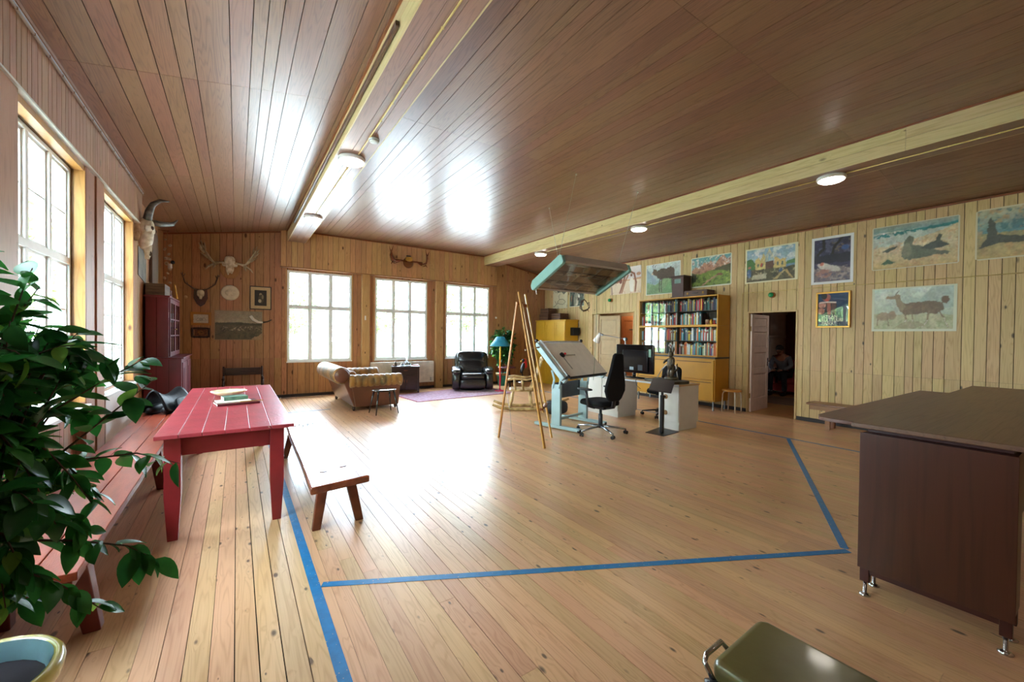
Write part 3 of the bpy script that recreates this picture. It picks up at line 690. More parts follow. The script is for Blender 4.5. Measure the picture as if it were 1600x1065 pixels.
mb.box(.02, .29, .075, 1.375, 1.40, 1.415); mb.box(.02, .29, .075, 1.375, 1.72, 1.735); mb.build('upper_cabinet', M_CUP, t, bevel=.003)
MB().box(.05, .052, .05, .052, 0, 0)
for y in (.08, .73):
    d = MB(); d.box(.301, .322, y, y+.05, 1.10, 2.05); d.box(.301, .322, y+.59, y+.64, 1.10, 2.05); d.box(.301, .322, y+.05, y+.59, 1.10, 1.17); d.box(.301, .322, y+.05, y+.59, 1.98, 2.05)
    for z in (1.44, 1.71): d.box(.304, .319, y+.05, y+.59, z-.011, z+.011)
    d.box(.304, .319, y+.31, y+.33, 1.17, 1.98)
    dd = d.build('glass_door', M_CUP, t, bevel=.003); MB().box(.309, .312, y+.045, y+.595, 1.165, 1.985).build('pane', glass('cupboard glass', (.9, .9, .9)), dd)
    MB().lathe([(0, .02), (.012, .016), (.008, 0)][::-1], n=10, M=Matrix.Rotation(PI/2, 4, 'Y')).build('knob', M_BRASS, dd).location = (.322, y+(.60 if y < .5 else .04), 1.55)
MB().box(.02, .46, -.006, -.001, .05, 1.05)
cg = MB()
for x in (.155, .31): cg.box(x-.002, x+.002, -.0015, .001, .02, 1.05)
cg.box(.148, .152, .0485, .051, 1.09, 2.05); cg.build('board_joints', M_GAP, t)
rb = random.Random(2); k = 0
for z in (1.102, 1.417, 1.737):
    y = .10; kk = 0
    while y < 1.3:
        if rb.random() < .45: y += rb.uniform(.08, .2); continue
        k += 1; c = rb.choice(['#e8e2d0', '#8f5a2f', '#4b6b8a', '#b23a2e', '#d8c070'])
        r_ = rb.uniform(.025, .04); h_ = rb.uniform(.08, .2)
        o = MB().lathe([(r_*.7, 0), (r_, .02), (r_, h_*.6), (r_*.5, h_*.85), (r_*.6, h_), (0, h_)], n=14).build('jar', mat('jar ' + c, c, .25), smooth=True)
        o.location = (XL+.02+.15, 8.55+y+.04, z); tag(o, '%s jar, %s from the near end on the %s shelf of the red cupboard' % ({'#e8e2d0': 'cream', '#8f5a2f': 'brown', '#4b6b8a': 'blue', '#b23a2e': 'red', '#d8c070': 'yellow'}[c], ['first', 'second', 'third', 'fourth', 'fifth', 'sixth', 'seventh', 'eighth', 'ninth', 'tenth'][kk], {1.102: 'bottom', 1.417: 'middle', 1.737: 'top'}[z]), 'jar', 'crockery inside the red cupboard'); y += r_*2+.05; kk += 1
o = qb('storage_box', 'weathered grey wooden box on top of the red cupboard', 'box', mat('weathered wood', '#74604a', .7, c2='#4f4032', scale=5, stretch=(1, .3, 6)), (.24, .60, .19), (XL+.15, 8.95, 2.0915), 0)
t = thing('picture_frame', 'yellow framed picture standing beside the grey box on the cupboard', 'picture', (XL+.345, 9.42, 2.10), 0)
t.rotation_euler = (0, R(-8), R(4))
M_YF = mat('yellow frame paint', '#d6a53c', .4)
fr = MB(); fr.box(0, .018, -.12, .12, 0, .03); fr.box(0, .018, -.12, .12, .21, .24); fr.box(0, .018, -.12, -.09, .03, .21); fr.box(0, .018, .09, .12, .03, .21); fr.build('frame', M_YF, t, bevel=.004)
MB().box(.006, .010, -.09, .09, .03, .21).build('print', mat('cream card', '#dccaa0', .6, c2='#a0a48c', scale=12), t)
o = MB().lathe([(.02, 0), (.022, .06), (.012, .09), (.014, .13), (.018, .15), (0, .17)], n=14).build('figurine', mat('bisque figurine', '#b89a86', .5, c2='#7a5a70', scale=20), smooth=True); o.location = (XL+.24, 9.62, 2.092); tag(o, 'small pale figurine at the end of the cupboard top', 'figurine')
# small settle at the back wall -----------------------------------------
M_DK = mat('dark brown wood', '#3b1f14', .35, c2='#24120b', scale=8, stretch=(1, 4, 4))
t = thing('settle', 'small dark wooden settle with open back against the back wall', 'bench', (.115, 10.48, 0))
MB().box(-.33, .33, -.18, .16, .335, .36).build('seat', wood('settle seat', '#a9784a', '#7c5230', axis='X', coord='object', knots=.2), t, bevel=.004)
MB().box(-.33, .33, .17, .19, .58, .74).build('back_rail', M_DK, t, bevel=.006)
MB().box(-.32, .32, -.17, -.155, .25, .334).build('apron', M_DK, t, bevel=.003)
for x in (-.35, .35):
    MB().tube([(x, -.17, 0), (x, -.17, .15), (x, -.17, .33), (x, -.17, .40), (x, -.17, .52)], [.018, .024, .018, .024, .018], 10).build('leg', M_DK, t, smooth=True)
    MB().tube([(x, .18, 0), (x, .18, .36), (x, .20, .77)], [.02, .02, .018], 8).build('leg', M_DK, t, smooth=True)
    MB().tube([(x, -.20, .53), (x, 0, .55), (x, .18, .56)], [.024, .016, .016], 8).build('arm', M_DK, t, smooth=True)
# ================================================================= mounted things on the walls (left part)
M_BONE = mat('old bone', '#e2d8c2', .6, c2='#b5a284', scale=14, bump=.4, bscale=30); M_ANT = mat('antler brown', '#6e5640', .5, c2='#45342a', scale=8); M_PALE = mat('antler pale', '#c8b698', .5, c2='#94805f', scale=6)
M_HORN = mat('dark horn', '#3c3a34', .35, c2='#6a655a', scale=10, stretch=(1, 1, 3), bump=.5, bscale=50)
t = thing('moose_antlers', 'large pale moose antlers with skull plate high on the back wall', 'antlers', (-.13, YB-.02, 2.95))
sk = MB(); sk.sup((0, -.06, .10), (.20, .10, .22), .7); sk.sup((0, -.07, -.04), (.15, .09, .24), .7); sk.tube([(-.04, -.06, -.12), (-.03, -.06, -.20)], [.03, .012], 6); sk.tube([(.03, -.06, -.10), (.035, -.06, -.17)], [.03, .012], 6); sk.sup((-.09, -.05, .02), (.1, .07, .08), .8); sk.sup((.09, -.05, .02), (.1, .07, .08), .8)
sk.build('skull', M_BONE, t, smooth=True)
MB().lathe([(.0, -.01), (.17, -.01), (.19, 0), (.17, .008), (0, .008)], n=30, M=Matrix.Rotation(PI/2, 4, 'X'), sx=.95, sy=1.15).build('mount_board', wood('mount pine', '#b07a45', '#86582e', coord='object', axis='Z', knots=.2), t).location = (0, -.012, -.06)
for s in (-1, 1):
    a = MB(); a.tube([(s*.08, -.07, .06), (s*.18, -.09, .05), (s*.27, -.10, .02)], [.022, .022, .035], 8)
    # palm with tines
    a.tube([(s*.25, -.10, .01), (s*.34, -.12, .10), (s*.41, -.13, .22), (s*.47, -.12, .33)], [.04, .095, .085, .04], 8, flat=.22)
    for k, (px, pz, qx, qz) in enumerate(((.45, .30, .50, .47), (.42, .28, .44, .44), (.48, .30, .535, .42), (.44, .22, .535, .33), (.38, .12, .50, .22))):
        a.tube([(s*px, -.12, pz), (s*(px+qx)/2, -.14, (pz+qz)/2), (s*qx, -.12, qz)], [.022, .016, .005], 6)
    for (qx, qz) in ((.30, -.10), (.42, -.13), (.36, -.06)): a.tube([(s*.27, -.10, .01), (s*qx*.9, -.15, qz*.5), (s*qx, -.17, qz)], [.028, .02, .006], 6)
    a.build('antler', M_PALE, t, smooth=True)
t = thing('deer_antlers', 'small dark deer antlers on a shield board left of the moose antlers', 'antlers', (-.635, YB-.02, 2.30))
sh = [(-.11, .13), (-.12, -.08), (-.07, -.20), (0, -.26), (.07, -.20), (.12, -.08), (.11, .13), (0, .10)]
MB().prism(sh, .02, Matrix.Rotation(PI/2, 4, 'X')).build('shield', mat('shield brown', '#3d1c12', .3), t, bevel=.005)
sk = MB(); sk.sup((0, -.055, .02), (.13, .06, .15), .7); sk.tube([(0, -.05, -.02), (0, -.05, -.10)], [.04, .02], 8); sk.build('skull', M_BONE, t, smooth=True)
for s in (-1, 1):
    a = MB(); a.tube([(s*.04, -.05, .07), (s*.14, -.08, .13), (s*.25, -.11, .22), (s*.29, -.10, .36), (s*.30, -.06, .44)], [.014, .015, .014, .012, .005], 8)
    a.tube([(s*.20, -.09, .17), (s*.22, -.15, .24)], [.011, .004], 6); a.tube([(s*.29, -.10, .34), (s*.25, -.08, .41)], [.012, .006], 6); a.tube([(s*.295, -.09, .38), (s*.33, -.07, .42)], [.010, .005], 6)
    a.build('antler', M_ANT, t, smooth=True)
t = thing('relief_plate', 'oval off-white relief plate on the back wall under the moose antlers', 'plate', (-.125, YB-.012, 2.37))
MB().lathe([(0, 0), (.16, 0), (.168, .012), (.150, .022), (.11, .016), (0, .018)], n=36, M=Matrix.Rotation(PI/2, 4, 'X')).build('plate', mat('plaster cream', '#cfc2a8', .6), t, smooth=True)
rl = MB(); rl.sup((0, -.018, 0), (.17, .016, .14), .8)
for k in range(6): an = k*1.05; rl.sup((.07*math.cos(an), -.022, .05*math.sin(an)), (.05, .014, .03), .8, rot=(0, -an, 0))
rl.build('relief', MATS['plaster cream'], t, smooth=True)
# cattle skull on left wall
t = thing('cow_skull', 'weathered cow skull with dark curved horns on the left wall', 'skull', (XL, 7.86, 2.95), 0)
sk = MB(); sk.sup((.14, .02, .06), (.20, .26, .26), .75); sk.sup((.15, .0, -.10), (.16, .20, .34), .75, rot=(0, .12, 0)); sk.tube([(.16, 0, -.20), (.17, 0, -.32), (.16, 0, -.40)], [.075, .05, .03], 10, flat=.8)
sk.sup((.19, -.09, .03), (.10, .08, .10), .8); sk.sup((.19, .11, .03), (.10, .08, .10), .8); sk.sup((.05, -.02, .0), (.12, .2, .3), .6); sk.build('skull', M_BONE, t, smooth=True)
for c_, d_ in (((.225, -.10, .035), (.05, .05, .06)), ((.225, .13, .035), (.05, .05, .06)), ((.20, -.03, -.32), (.03, .02, .07))): MB().sup(c_, d_, .9).build('socket', mat('socket dark', '#3a2a20', .9), t, smooth=True)
MB().tube([(.17, -.05, .17), (.20, -.11, .27), (.24, -.13, .37), (.32, -.12, .44), (.42, -.09, .455)], [.052, .048, .038, .026, .008], 12).build('horn', M_HORN, t, smooth=True)
MB().tube([(.17, .07, .16), (.28, .22, .17), (.40, .38, .22), (.46, .48, .32)], [.045, .042, .03, .008], 12).build('horn', M_HORN, t, smooth=True)
def flatbox(name, label, cat, axis, plane, u0, u1, z0, z1, th, m_, group=None, bevel=.002):
    mb = MB()
    if axis == 'y': mb.box(plane, plane+th, u0, u1, z0, z1)
    elif axis == 'x': mb.box(u0, u1, plane-th, plane, z0, z1)
    else: mb.box(plane-th, plane, u0, u1, z0, z1)
    o = mb.build(name, m_, bevel=bevel); return tag(o, label, cat, group)
mb = MB().prism([(9.20, 2.30), (9.75, 2.22), (9.86, 2.9), (9.80, 3.22), (9.35, 3.30), (9.22, 2.8)], .035, Matrix(((0, 0, 1, XL+.01), (1, 0, 0, 0), (0, 1, 0, 0), (0, 0, 0, 1))))
tag(mb.build('driftwood_board', wood('driftwood', '#7f6c5c', '#43352c', axis='Z', rough=.8, knots=.4), bevel=.006), 'tall grey weathered board hanging behind the cow skull', 'board')
mb = MB().prism([(8.25, 2.36), (8.85, 2.28), (8.9, 2.78), (8.25, 2.80)], .006, Matrix(((0, 0, 1, XL+.003), (1, 0, 0, 0), (0, 1, 0, 0), (0, 0, 0, 1))))
tag(mb.build('old_print', mat('faded grey print', '#7e776c', .7, c2='#4c4a46', scale=6)), 'faded grey print with cut corners under the cow skull', 'print')
flatbox('paper_note', 'small white patterned paper pinned beside the left window', 'paper', 'y', XL+.001, 7.62, 7.82, 2.18, 2.42, .003, mat('paper white green', '#dfe3dc', .7, c2='#8fb09c', scale=18))
mb = MB().prism([(8.15, 3.02), (8.42, 3.12), (8.36, 3.22), (8.20, 3.36), (8.12, 3.3)], .006, Matrix(((0, 0, 1, XL+.003), (1, 0, 0, 0), (0, 1, 0, 0), (0, 0, 0, 1))))
tag(mb.build('paper_sheet', mat('blank white paper', '#dedbd6', .7)), 'torn white paper sheet above the cow skull near the ceiling', 'paper')
o = MB().lathe([(.035, 0), (.035, .02), (.028, .03), (0, .032)], n=20, M=Matrix.Rotation(PI/2, 4, 'Y')).build('thermostat', M_WHITE2, smooth=True); o.location = (XL, 7.72, 2.03); tag(o, 'white round thermostat on the left wall beside the window', 'thermostat')
o = MB().lathe([(.03, 0), (.03, .012), (.022, .02), (0, .021)], n=20, M=Matrix.Rotation(PI/2, 4, 'X')).build('wall_button', mat('button cream', '#c9a878', .5), smooth=True); o.location = (-.885, YB, 2.235); tag(o, 'small round cream wall button on the back wall near the left corner', 'switch')
o = MB().lathe([(.032, 0), (.032, .015), (.024, .022), (0, .023)], n=20, M=Matrix.Rotation(PI/2, 4, 'X')).build('wall_button', M_WHITE2, smooth=True); o.location = (6.71, YB, 2.06); tag(o, 'white round wall button right of the third back window', 'switch')
flatbox('wall_switch', 'narrow white switch on the post between the first two back windows', 'switch', 'x', YB-.12, 2.70, 2.735, 1.86, 1.97, .015, M_WHITE2)
# hanging string of shells and bottles in the corner
t = thing('shell_garland', 'hanging string of pale shells, driftwood and a dark ball in the left corner', 'garland', (XL+.12, 10.15, 0))
MB().cyl((-.12, 0, 3.43), (.04, 0, 3.43), .004, 6).build('nail', M_BLACK, t)
MB().tube([(.02, 0, 3.43), (.0, 0, 3.0), (.03, 0, 2.75), (.0, 0, 2.3)], .004, 5).build('string', mat('string', '#8f7a5c', .8), t)
rg = random.Random(4); m1 = mat('shell', '#cbb9a0', .5, c2='#8f7a60', scale=20)
for k in range(11): z = 3.25-k*.09; MB().sup((rg.uniform(-.03, .06), rg.uniform(-.06, .06), z), (rg.uniform(.03, .07), .03, rg.uniform(.04, .08)), .9, 10, 6, rot=(rg.uniform(-1, 1), rg.uniform(-1, 1), 0)).build('shell', m1, t, smooth=True)
MB().sup((.10, -.05, 2.83), (.07, .07, .075), 1, 12, 8).build('dark_ball', mat('dark glass ball', '#141922', .2), t, smooth=True)
MB().lathe([(.035, 0), (.03, .06), (.03, .08), (0, .08)], c=(.06, -.04, 2.72), n=12).build('cup', mat('white cup', '#d5d0c8', .4), t, smooth=True)
MB().sup((.0, -.02, 2.90), (.07, .06, .06), .9, 10, 6).build('stone', m1, t, smooth=True)
# horn on the landscape print
t = thing('ivory_horn', 'curved white horn with dark tip hung over the landscape print', 'horn', (.255, YB-.042, 1.88))
MB().tube([(0, 0, 0), (.05, -.02, -.08), (.14, -.03, -.135), (.23, -.03, -.14)], [.034, .032, .026, .018], 12).build('white_part', mat('ivory', '#e2dccb', .3), t, smooth=True)
MB().tube([(.23, -.03, -.14), (.32, -.03, -.12), (.40, -.02, -.075)], [.019, .014, .012], 10).build('dark_tip', mat('horn tip', '#3a3028', .4), t, smooth=True)
# carved antlers above middle window
t = thing('moose_antlers', 'reddish-brown varnished moose antlers mounted above the middle window', 'antlers', (3.83, YB-.13, 3.47))
M_VAR = mat('varnished antler', '#7c3c1c', .22, c2='#54240f', scale=6, coat=.6)
for s in (-1, 1):
    a = MB(); a.tube([(s*.05, -.05, 0), (s*.22, -.07, .0), (s*.36, -.08, -.04)], [.02, .022, .05], 8)
    a.tube([(s*.32, -.08, -.06), (s*.46, -.11, -.02), (s*.50, -.10, .12), (s*.49, -.08, .25)], [.04, .10, .08, .03], 10, flat=.25)
    for (px, pz, qx, qz) in ((.50, .15, .44, .36), (.50, .18, .55, .32), (.44, -.08, .36, -.12), (.46, -.06, .50, -.13)): a.tube([(s*px, -.10, pz), (s*qx, -.12, qz)], [.03, .006], 6, flat=.5)
    a.build('antler', M_VAR, t, smooth=True)
MB().sup((0, -.06, .06), (.20, .10, .12), .6).build('skull_cap', mat('ochre skull cap', '#b5842f', .4), t, smooth=True)
MB().lathe([(0, 0), (.13, 0), (.145, .01), (.12, .02), (0, .02)], n=28, M=Matrix.Rotation(PI/2, 4, 'X')).build('mount_board', mat('mount brown', '#6a3c18', .3), t, smooth=True).location = (0, -.0, -.03)
MB().box(-.07, .05, -.09, -.03, .13, .15).build('strap', M_BLACK, t, bevel=.005)
# ================================================================= sitting corner at the back
M_SOFA = mat('tan striped velvet', '#a5732f', .45, c2='#5c4a2a', scale=3.2, stretch=(2.2, 2.2, .6), sheen=.3, bump=.2, bscale=30); scuffed(M_SOFA, '#c9b79a', 5, .60, (3, 3, 3))
M_SOFL = mat('brown sofa leather', '#6b3f2e', .35, var=.12, scale=5, bump=.15, bscale=30, coat=.15)
t = thing('sofa', 'worn chesterfield sofa seen from behind, tan ribbed rolls over brown leather', 'sofa', (0, 0, 0))
def scallop(p0, p1, r0, ribs, closed=True):
    p0 = Vector(p0); p1 = Vector(p1); N = ribs*8; pts = []; rad = []
    for i in range(N+1):
        u = i/N; pts.append(p0.lerp(p1, u)); rad.append(r0*(.88+.12*abs(math.sin(PI*u*ribs))**.6)*(1 if 0 < i < N else .8))
    return pts, rad
# body: back panel slanting outwards, two arms
def quadbox(mb, lo, hi):
    vs = [*lo, *hi]; return mb.add(vs, [(3,2,1,0), (4,5,6,7), (0,1,5,4), (1,2,6,5), (2,3,7,6), (3,0,4,7)])
mb = MB(); quadbox(mb, [(1.90, 8.29, .07), (2.05, 8.29, .07), (2.05, 10.05, .07), (1.88, 10.05, .07)], [(1.66, 8.25, .66), (1.90, 8.25, .66), (1.90, 10.10, .66), (1.66, 10.10, .66)]); mb.build('back_panel', M_SOFL, t, bevel=.02)
for y, s in ((8.25, 1), (10.0, -1)):
    mb = MB(); quadbox(mb, [(1.92, y+.02, .07), (2.77, y+.02, .07), (2.77, y+.14, .07), (1.92, y+.14, .07)], [(1.84, y-.02, .50), (2.80, y-.02, .50), (2.80, y+.16, .50), (1.84, y+.16, .50)]); mb.build('arm_panel', M_SOFL, t, bevel=.015)
    p, r_ = scallop((1.80, y+.06, .575), (2.84, y+.06, .575), .135, 9); MB().tube(p, r_, 18).build('arm_roll', M_SOFA, t, smooth=True)
    MB().lathe([(0, .012), (.09, .010), (.10, 0)][::-1], n=20, M=Matrix.Rotation(PI/2, 4, 'Y')).build('arm_facing', M_SOFL, t, smooth=True).location = (2.835, y+.06, .575)
p, r_ = scallop((1.66, 8.24, .70), (1.66, 10.12, .70), .165, 13); MB().tube(p, r_, 20).build('back_roll', M_SOFA, t, smooth=True)
MB().lathe([(.135, 0), (.125, .015), (0, .018)], n=24, M=Matrix.Rotation(PI/2, 4, 'X')).build('roll_facing', M_SOFL, t, smooth=True).location = (1.66, 8.235, .70)
for k in range(12): MB().sup((1.90, 8.50+k*.13, .56), (.20, .145, .40), .7, 12, 8).build('back_channel', M_SOFA, t, smooth=True)
for k in range(3): MB().sup((2.34, 8.72+k*.50, .36), (.78, .50, .20), .35, 20, 10).build('seat_cushion', M_SOFA, t, smooth=True)
MB().box(2.0, 2.76, 8.40, 9.98, .08, .27).build('seat_base', M_SOFL, t, bevel=.02)
for x, y in ((1.90, 8.31), (1.90, 9.98), (2.72, 8.33), (2.72, 9.98)): MB().lathe([(.018, 0), (.03, .03), (.032, .075)], (x, y, 0), n=10).build('foot', M_DK, t, smooth=True)
# black stool ---------------------------------------------------------
M_BLUEB = mat('black gloss stool', '#16181d', .2, coat=.5, spec=.7)
t = thing('stool', 'small black wooden stool with splayed legs in front of the sofa arm', 'stool', (2.33, 7.80, 0), R(5))
MB().lathe([(0, .425), (.22, .425), (.235, .435), (.235, .448), (.22, .455), (0, .455)], n=36, sx=1.0, sy=.75).build('seat', M_BLUEB, t, smooth=True)
for x, y in ((-.15, -.11), (.15, -.11), (-.15, .11), (.15, .11)): MB().tube([(x*1.45, y*1.65, 0), (x, y, .428)], [.011, .019], 8).build('leg', M_BLUEB, t, smooth=True)
MB().box(-.07, .07, -.005, .005, .40, .424).build('brace', mat('stool brace', '#8a4a2a', .4), t)
# cabinet ---------------------------------------------------------------
M_CAB2 = mat('dark plum brown cabinet', '#2e1c1e', .3, c2='#22130f', scale=6, stretch=(1, 1, 5), coat=.3)
t = thing('side_cabinet', 'dark brown drinks cabinet in front of the white radiator', 'cabinet', (3.67, 10.42, 0), R(-17))
mb = MB(); mb.box(-.33, .33, -.21, .21, .07, .66); mb.build('body', M_CAB2, t, bevel=.006)
MB().box(-.36, .36, -.24, .23, .66, .685).build('top', M_CAB2, t, bevel=.006)
MB().box(-.26, .26, -.224, -.208, .47, .635).build('drawer', M_CAB2, t, bevel=.004)
for x in (-.26, .003): 
    d = MB().box(x, x+.257, -.224, -.208, .10, .455).build('door', M_CAB2, t, bevel=.004)
    MB().box(x+.02+(.20 if x < 0 else 0), x+.032+(.20 if x < 0 else 0), -.238, -.225, .27, .34).build('handle', mat('copper pull', '#8f5638', .35, metal=.7), d, bevel=.002)
MB().box(-.05, .05, -.238, -.225, .57, .585).build('drawer_handle', MATS['copper pull'], t, bevel=.003)
for x, y in ((-.32, -.20), (.32, -.20), (-.32, .20), (.32, .20)): MB().box(x-.022, x+.022, y-.022, y+.022, 0, .66).build('leg', M_CAB2, t, bevel=.004)
cx_, cy_, zt = 3.67, 10.42, .686
def rotp(dx, dy): a = R(-17); return (cx_+dx*math.cos(a)-dy*math.sin(a), cy_+dx*math.sin(a)+dy*math.cos(a))
CG = mat('crystal', '#e8f2f6', .04, trans=.95, var=0, spec=.7); 
x, y = rotp(.0, -.05); o = MB().lathe([(0, .006), (.145, .006), (.155, .016), (.16, .014), (.15, 0), (0, 0)][::-1], n=32, sy=.8).build('tray', mat('silver tray', '#b9c0c8', .18, metal=.9), smooth=True); o.location = (x, y, zt); tag(o, 'oval silver tray on the dark cabinet', 'tray')
x, y = rotp(.03, -.04); o = MB().lathe([(0, 0), (.06, 0), (.068, .03), (.05, .10), (.02, .13), (.018, .16), (.028, .165), (.012, .17), (.028, .195), (.03, .215), (0, .235)], n=20).build('decanter', CG, smooth=True); o.location = (x, y, zt+.008); tag(o, 'tall crystal decanter with stopper in the middle of the tray', 'decanter')
for i, (dx, dy) in enumerate(((-.08, -.09), (.115, -.07), (-.06, .035))):
    x, y = rotp(dx, dy); o = MB().lathe([(0, 0), (.03, 0), (.034, .06), (.031, .06), (.028, .008), (0, .008)], n=16).build('glass_tumbler', CG, smooth=True); o.location = (x, y, zt+.008); tag(o, ['crystal tumbler at the left front of the tray', 'crystal tumbler at the right front of the tray', 'crystal tumbler behind the decanter'][i], 'glass', 'tumblers on the tray')
x, y = rotp(-.25, -.10); o = MB().lathe([(0, 0), (.03, 0), (.032, .05), (.012, .10), (.013, .13), (0, .13)], n=14).build('bottle', mat('dark brown bottle', '#3a2a18', .2), smooth=True); o.location = (x, y, zt); tag(o, 'small dark bottle at the left end of the cabinet top', 'bottle')
x, y = rotp(-.26, .02); o = qb('tin', 'low orange-brown tin at the left end of the cabinet top', 'tin', mat('copper tin', '#a0562c', .35), (.10, .07, .03), (x, y, zt), 0)
x, y = rotp(.27, .06); o = qb('magazine', 'red magazine on the right end of the cabinet top', 'magazine', mat('red magazine', '#c0304a', .5), (.13, .19, .012), (x, y, zt), R(-17))
o = qb('magazine', 'pale magazine lying over the red one on the cabinet', 'magazine', mat('pale magazine', '#c5cbd4', .4), (.12, .18, .010), (x+.004, y+.004, zt+.0125), R(-28))
# radiator under middle window
t = thing('radiator', 'wide white flat radiator under the middle back window', 'radiator', (0, YB-.002, 0))
MB().box(2.86, 4.62, -.085, -.04, .18, .77).build('panel', mat('warm white enamel', '#ded9cc', .4), t, bevel=.012)
b_ = MB().box(2.95, 4.5, -.04, 0, .28, .34).build('bracket', M_STEEL, t)
MB().box(4.50, 4.54, -.092, -.086, .22, .32).build('control', mat('radiator control grey', '#a3a6a2', .4), t, bevel=.003)
# recliner ---------------------------------------------------------------
M_REC = mat('black recliner leather', '#16181b', .26, spec=.7, var=.25, bump=.35, bscale=22, coat=.25)
t = thing('recliner', 'black leather recliner armchair on the edge of the rug by the third window', 'armchair', (5.62, 10.10, 0.0102), R(-25))
t.location = (5.42, 9.98, .0102); t.scale = (1.2, 1.0, 1.0)
MB().box(-.30, .30, -.36, .42, .06, .30).build('base', M_REC, t, bevel=.03)
for s in (-1, 1):
    a = MB(); a.sup((s*.37, .0, .27), (.19, .86, .50), .35, 20, 12); a.build('arm', M_REC, t, smooth=True)
    MB().sup((s*.37, -.05, .53), (.23, .76, .16), .55, 20, 10, rot=(R(4), 0, 0)).build('arm_pad', M_REC, t, smooth=True)
MB().sup((0, -.12, .38), (.58, .66, .20), .4, 22, 10).build('seat_cushion', M_REC, t, smooth=True)
MB().sup((0, -.44, .20), (.56, .12, .26), .4, 20, 10).build('footrest', M_REC, t, smooth=True)
MB().sup((0, .32, .60), (.66, .26, .46), .5, 22, 12, rot=(R(-12), 0, 0)).build('lower_back_cushion', M_REC, t, smooth=True)
MB().sup((0, .38, .86), (.70, .26, .36), .5, 22, 12, rot=(R(-14), 0, 0)).build('head_cushion', M_REC, t, smooth=True)
MB().sup((0, .48, .62), (.80, .18, .84), .35, 22, 12, rot=(R(-12), 0, 0)).build('back_shell', M_REC, t, smooth=True)
MB().lathe([(.28, 0), (.30, .02), (.28, .06)], n=24).build('swivel_base', M_BLACK, t)
# rug ----------------------------------------------------------------------
def rugmat():
    m, n, l, b = newmat('persian rug'); tc_ = n.new('ShaderNodeTexCoord'); mp = n.new('ShaderNodeMapping'); mp.inputs['Scale'].default_value = (14, 14, 1); l.new(tc_.outputs['Object'], mp.inputs[0])
    v = n.new('ShaderNodeTexVoronoi'); v.inputs['Scale'].default_value = 1.2; l.new(mp.outputs[0], v.inputs['Vector']); w = n.new('ShaderNodeTexNoise'); w.inputs['Scale'].default_value = 3; w.inputs['Detail'].default_value = 6; l.new(mp.outputs[0], w.inputs['Vector'])
    r_ = n.new('ShaderNodeValToRGB'); e = r_.color_ramp.elements; e[0].position = .2; e[0].color = (*s2l('#7a3648'), 1); e[1].position = .8; e[1].color = (*s2l('#9a8fb0'), 1); x = e.new(.45); x.color = (*s2l('#5a4668'), 1); x = e.new(.6); x.color = (*s2l('#b08a96'), 1); l.new(v.outputs['Distance'], r_.inputs[0])
    mx = n.new('ShaderNodeMix'); mx.data_type = 'RGBA'; mx.inputs[7].default_value = (*s2l('#8a4a62'), 1); l.new(w.outputs['Fac'], mx.inputs[0]); l.new(r_.outputs[0], mx.inputs[6]); l.new(mx.outputs[2], b.inputs['Base Color']); sin(b, 'Roughness', .9); sin(b, 'Sheen Weight', .3)
    return m
t = thing('rug', 'patterned purple and red persian rug under the recliner', 'rug', (0, 0, 0))
rc_ = [(3.33, 8.68), (5.45, 8.55), (6.75, 8.95), (6.6, 9.75), (3.36, 10.05)]
rc_ = [(3.33, 8.66), (6.05, 8.86), (6.0, 10.45), (3.22, 9.93)]
MB().prism(rc_, .008).build('pile', rugmat(), t)
cxr = sum(p[0] for p in rc_)/4; cyr = sum(p[1] for p in rc_)/4
bd = MB()
for i in range(4):
    a = rc_[i]; b = rc_[(i+1) % 4]; q = .975
    ai = (cxr+(a[0]-cxr)*q, cyr+(a[1]-cyr)*q*.97); bi = (cxr+(b[0]-cxr)*q, cyr+(b[1]-cyr)*q*.97)
    bd.add([(*a, .0081), (*b, .0081), (*bi, .0081), (*ai, .0081), (*a, .0095), (*b, .0095), (*bi, .0095), (*ai, .0095)], [(3,2,1,0), (4,5,6,7), (0,1,5,4), (1,2,6,5), (2,3,7,6), (3,0,4,7)])
bd.build('border', mat('rug border red', '#8a2740', .9), t)
# floor lamp ---------------------------------------------------------------
t = thing('floor_lamp', 'floor lamp with teal shade and rainbow painted pole', 'lamp', (5.92, 9.33, 0))
def ramp_z(name, stops, rough=.4):
    m, n, l, b = newmat(name); g = n.new('ShaderNodeTexCoord'); sx_ = n.new('ShaderNodeSeparateXYZ'); l.new(g.outputs['Object'], sx_.inputs[0]); r_ = n.new('ShaderNodeValToRGB')
    mr = n.new('ShaderNodeMapRange'); mr.inputs[2].default_value = 1.5; l.new(sx_.outputs[2], mr.inputs[0]); l.new(mr.outputs[0], r_.inputs[0]); e = r_.color_ramp.elements
    e[0].position = stops[0][0]; e[0].color = (*s2l(stops[0][1]), 1); e[1].position = stops[-1][0]; e[1].color = (*s2l(stops[-1][1]), 1)
    for p, c in stops[1:-1]: x = e.new(p); x.color = (*s2l(c), 1)
    l.new(r_.outputs[0], b.inputs['Base Color']); sin(b, 'Roughness', rough); return m
pr = [(.022, .02)]
z = .03
while z < 1.24: pr += [(.018, z), (.026, z+.03), (.018, z+.06), (.022, z+.10)]; z += .12
MB().lathe(pr, n=14).build('pole', ramp_z('rainbow pole', [(.02, '#e02050'), (.35, '#e8304a'), (.42, '#f0801c'), (.6, '#f6a81c'), (.75, '#f0c828'), (.85, '#a8c840')]), t, smooth=True)
MB().lathe([(.15, 0), (.15, .012), (.06, .03), (.02, .05)], n=28).build('base', mat('lamp base pink', '#d82a58', .3), t, smooth=True)
o = MB().lathe([(.285, 1.22), (.10, 1.475)], n=36, cap=False).build('lamp_shade', mat('teal shade', '#1c8fa6', .6, c2='#187a9c', scale=2), t, smooth=True); md = o.modifiers.new('solid', 'SOLIDIFY'); md.thickness = .004
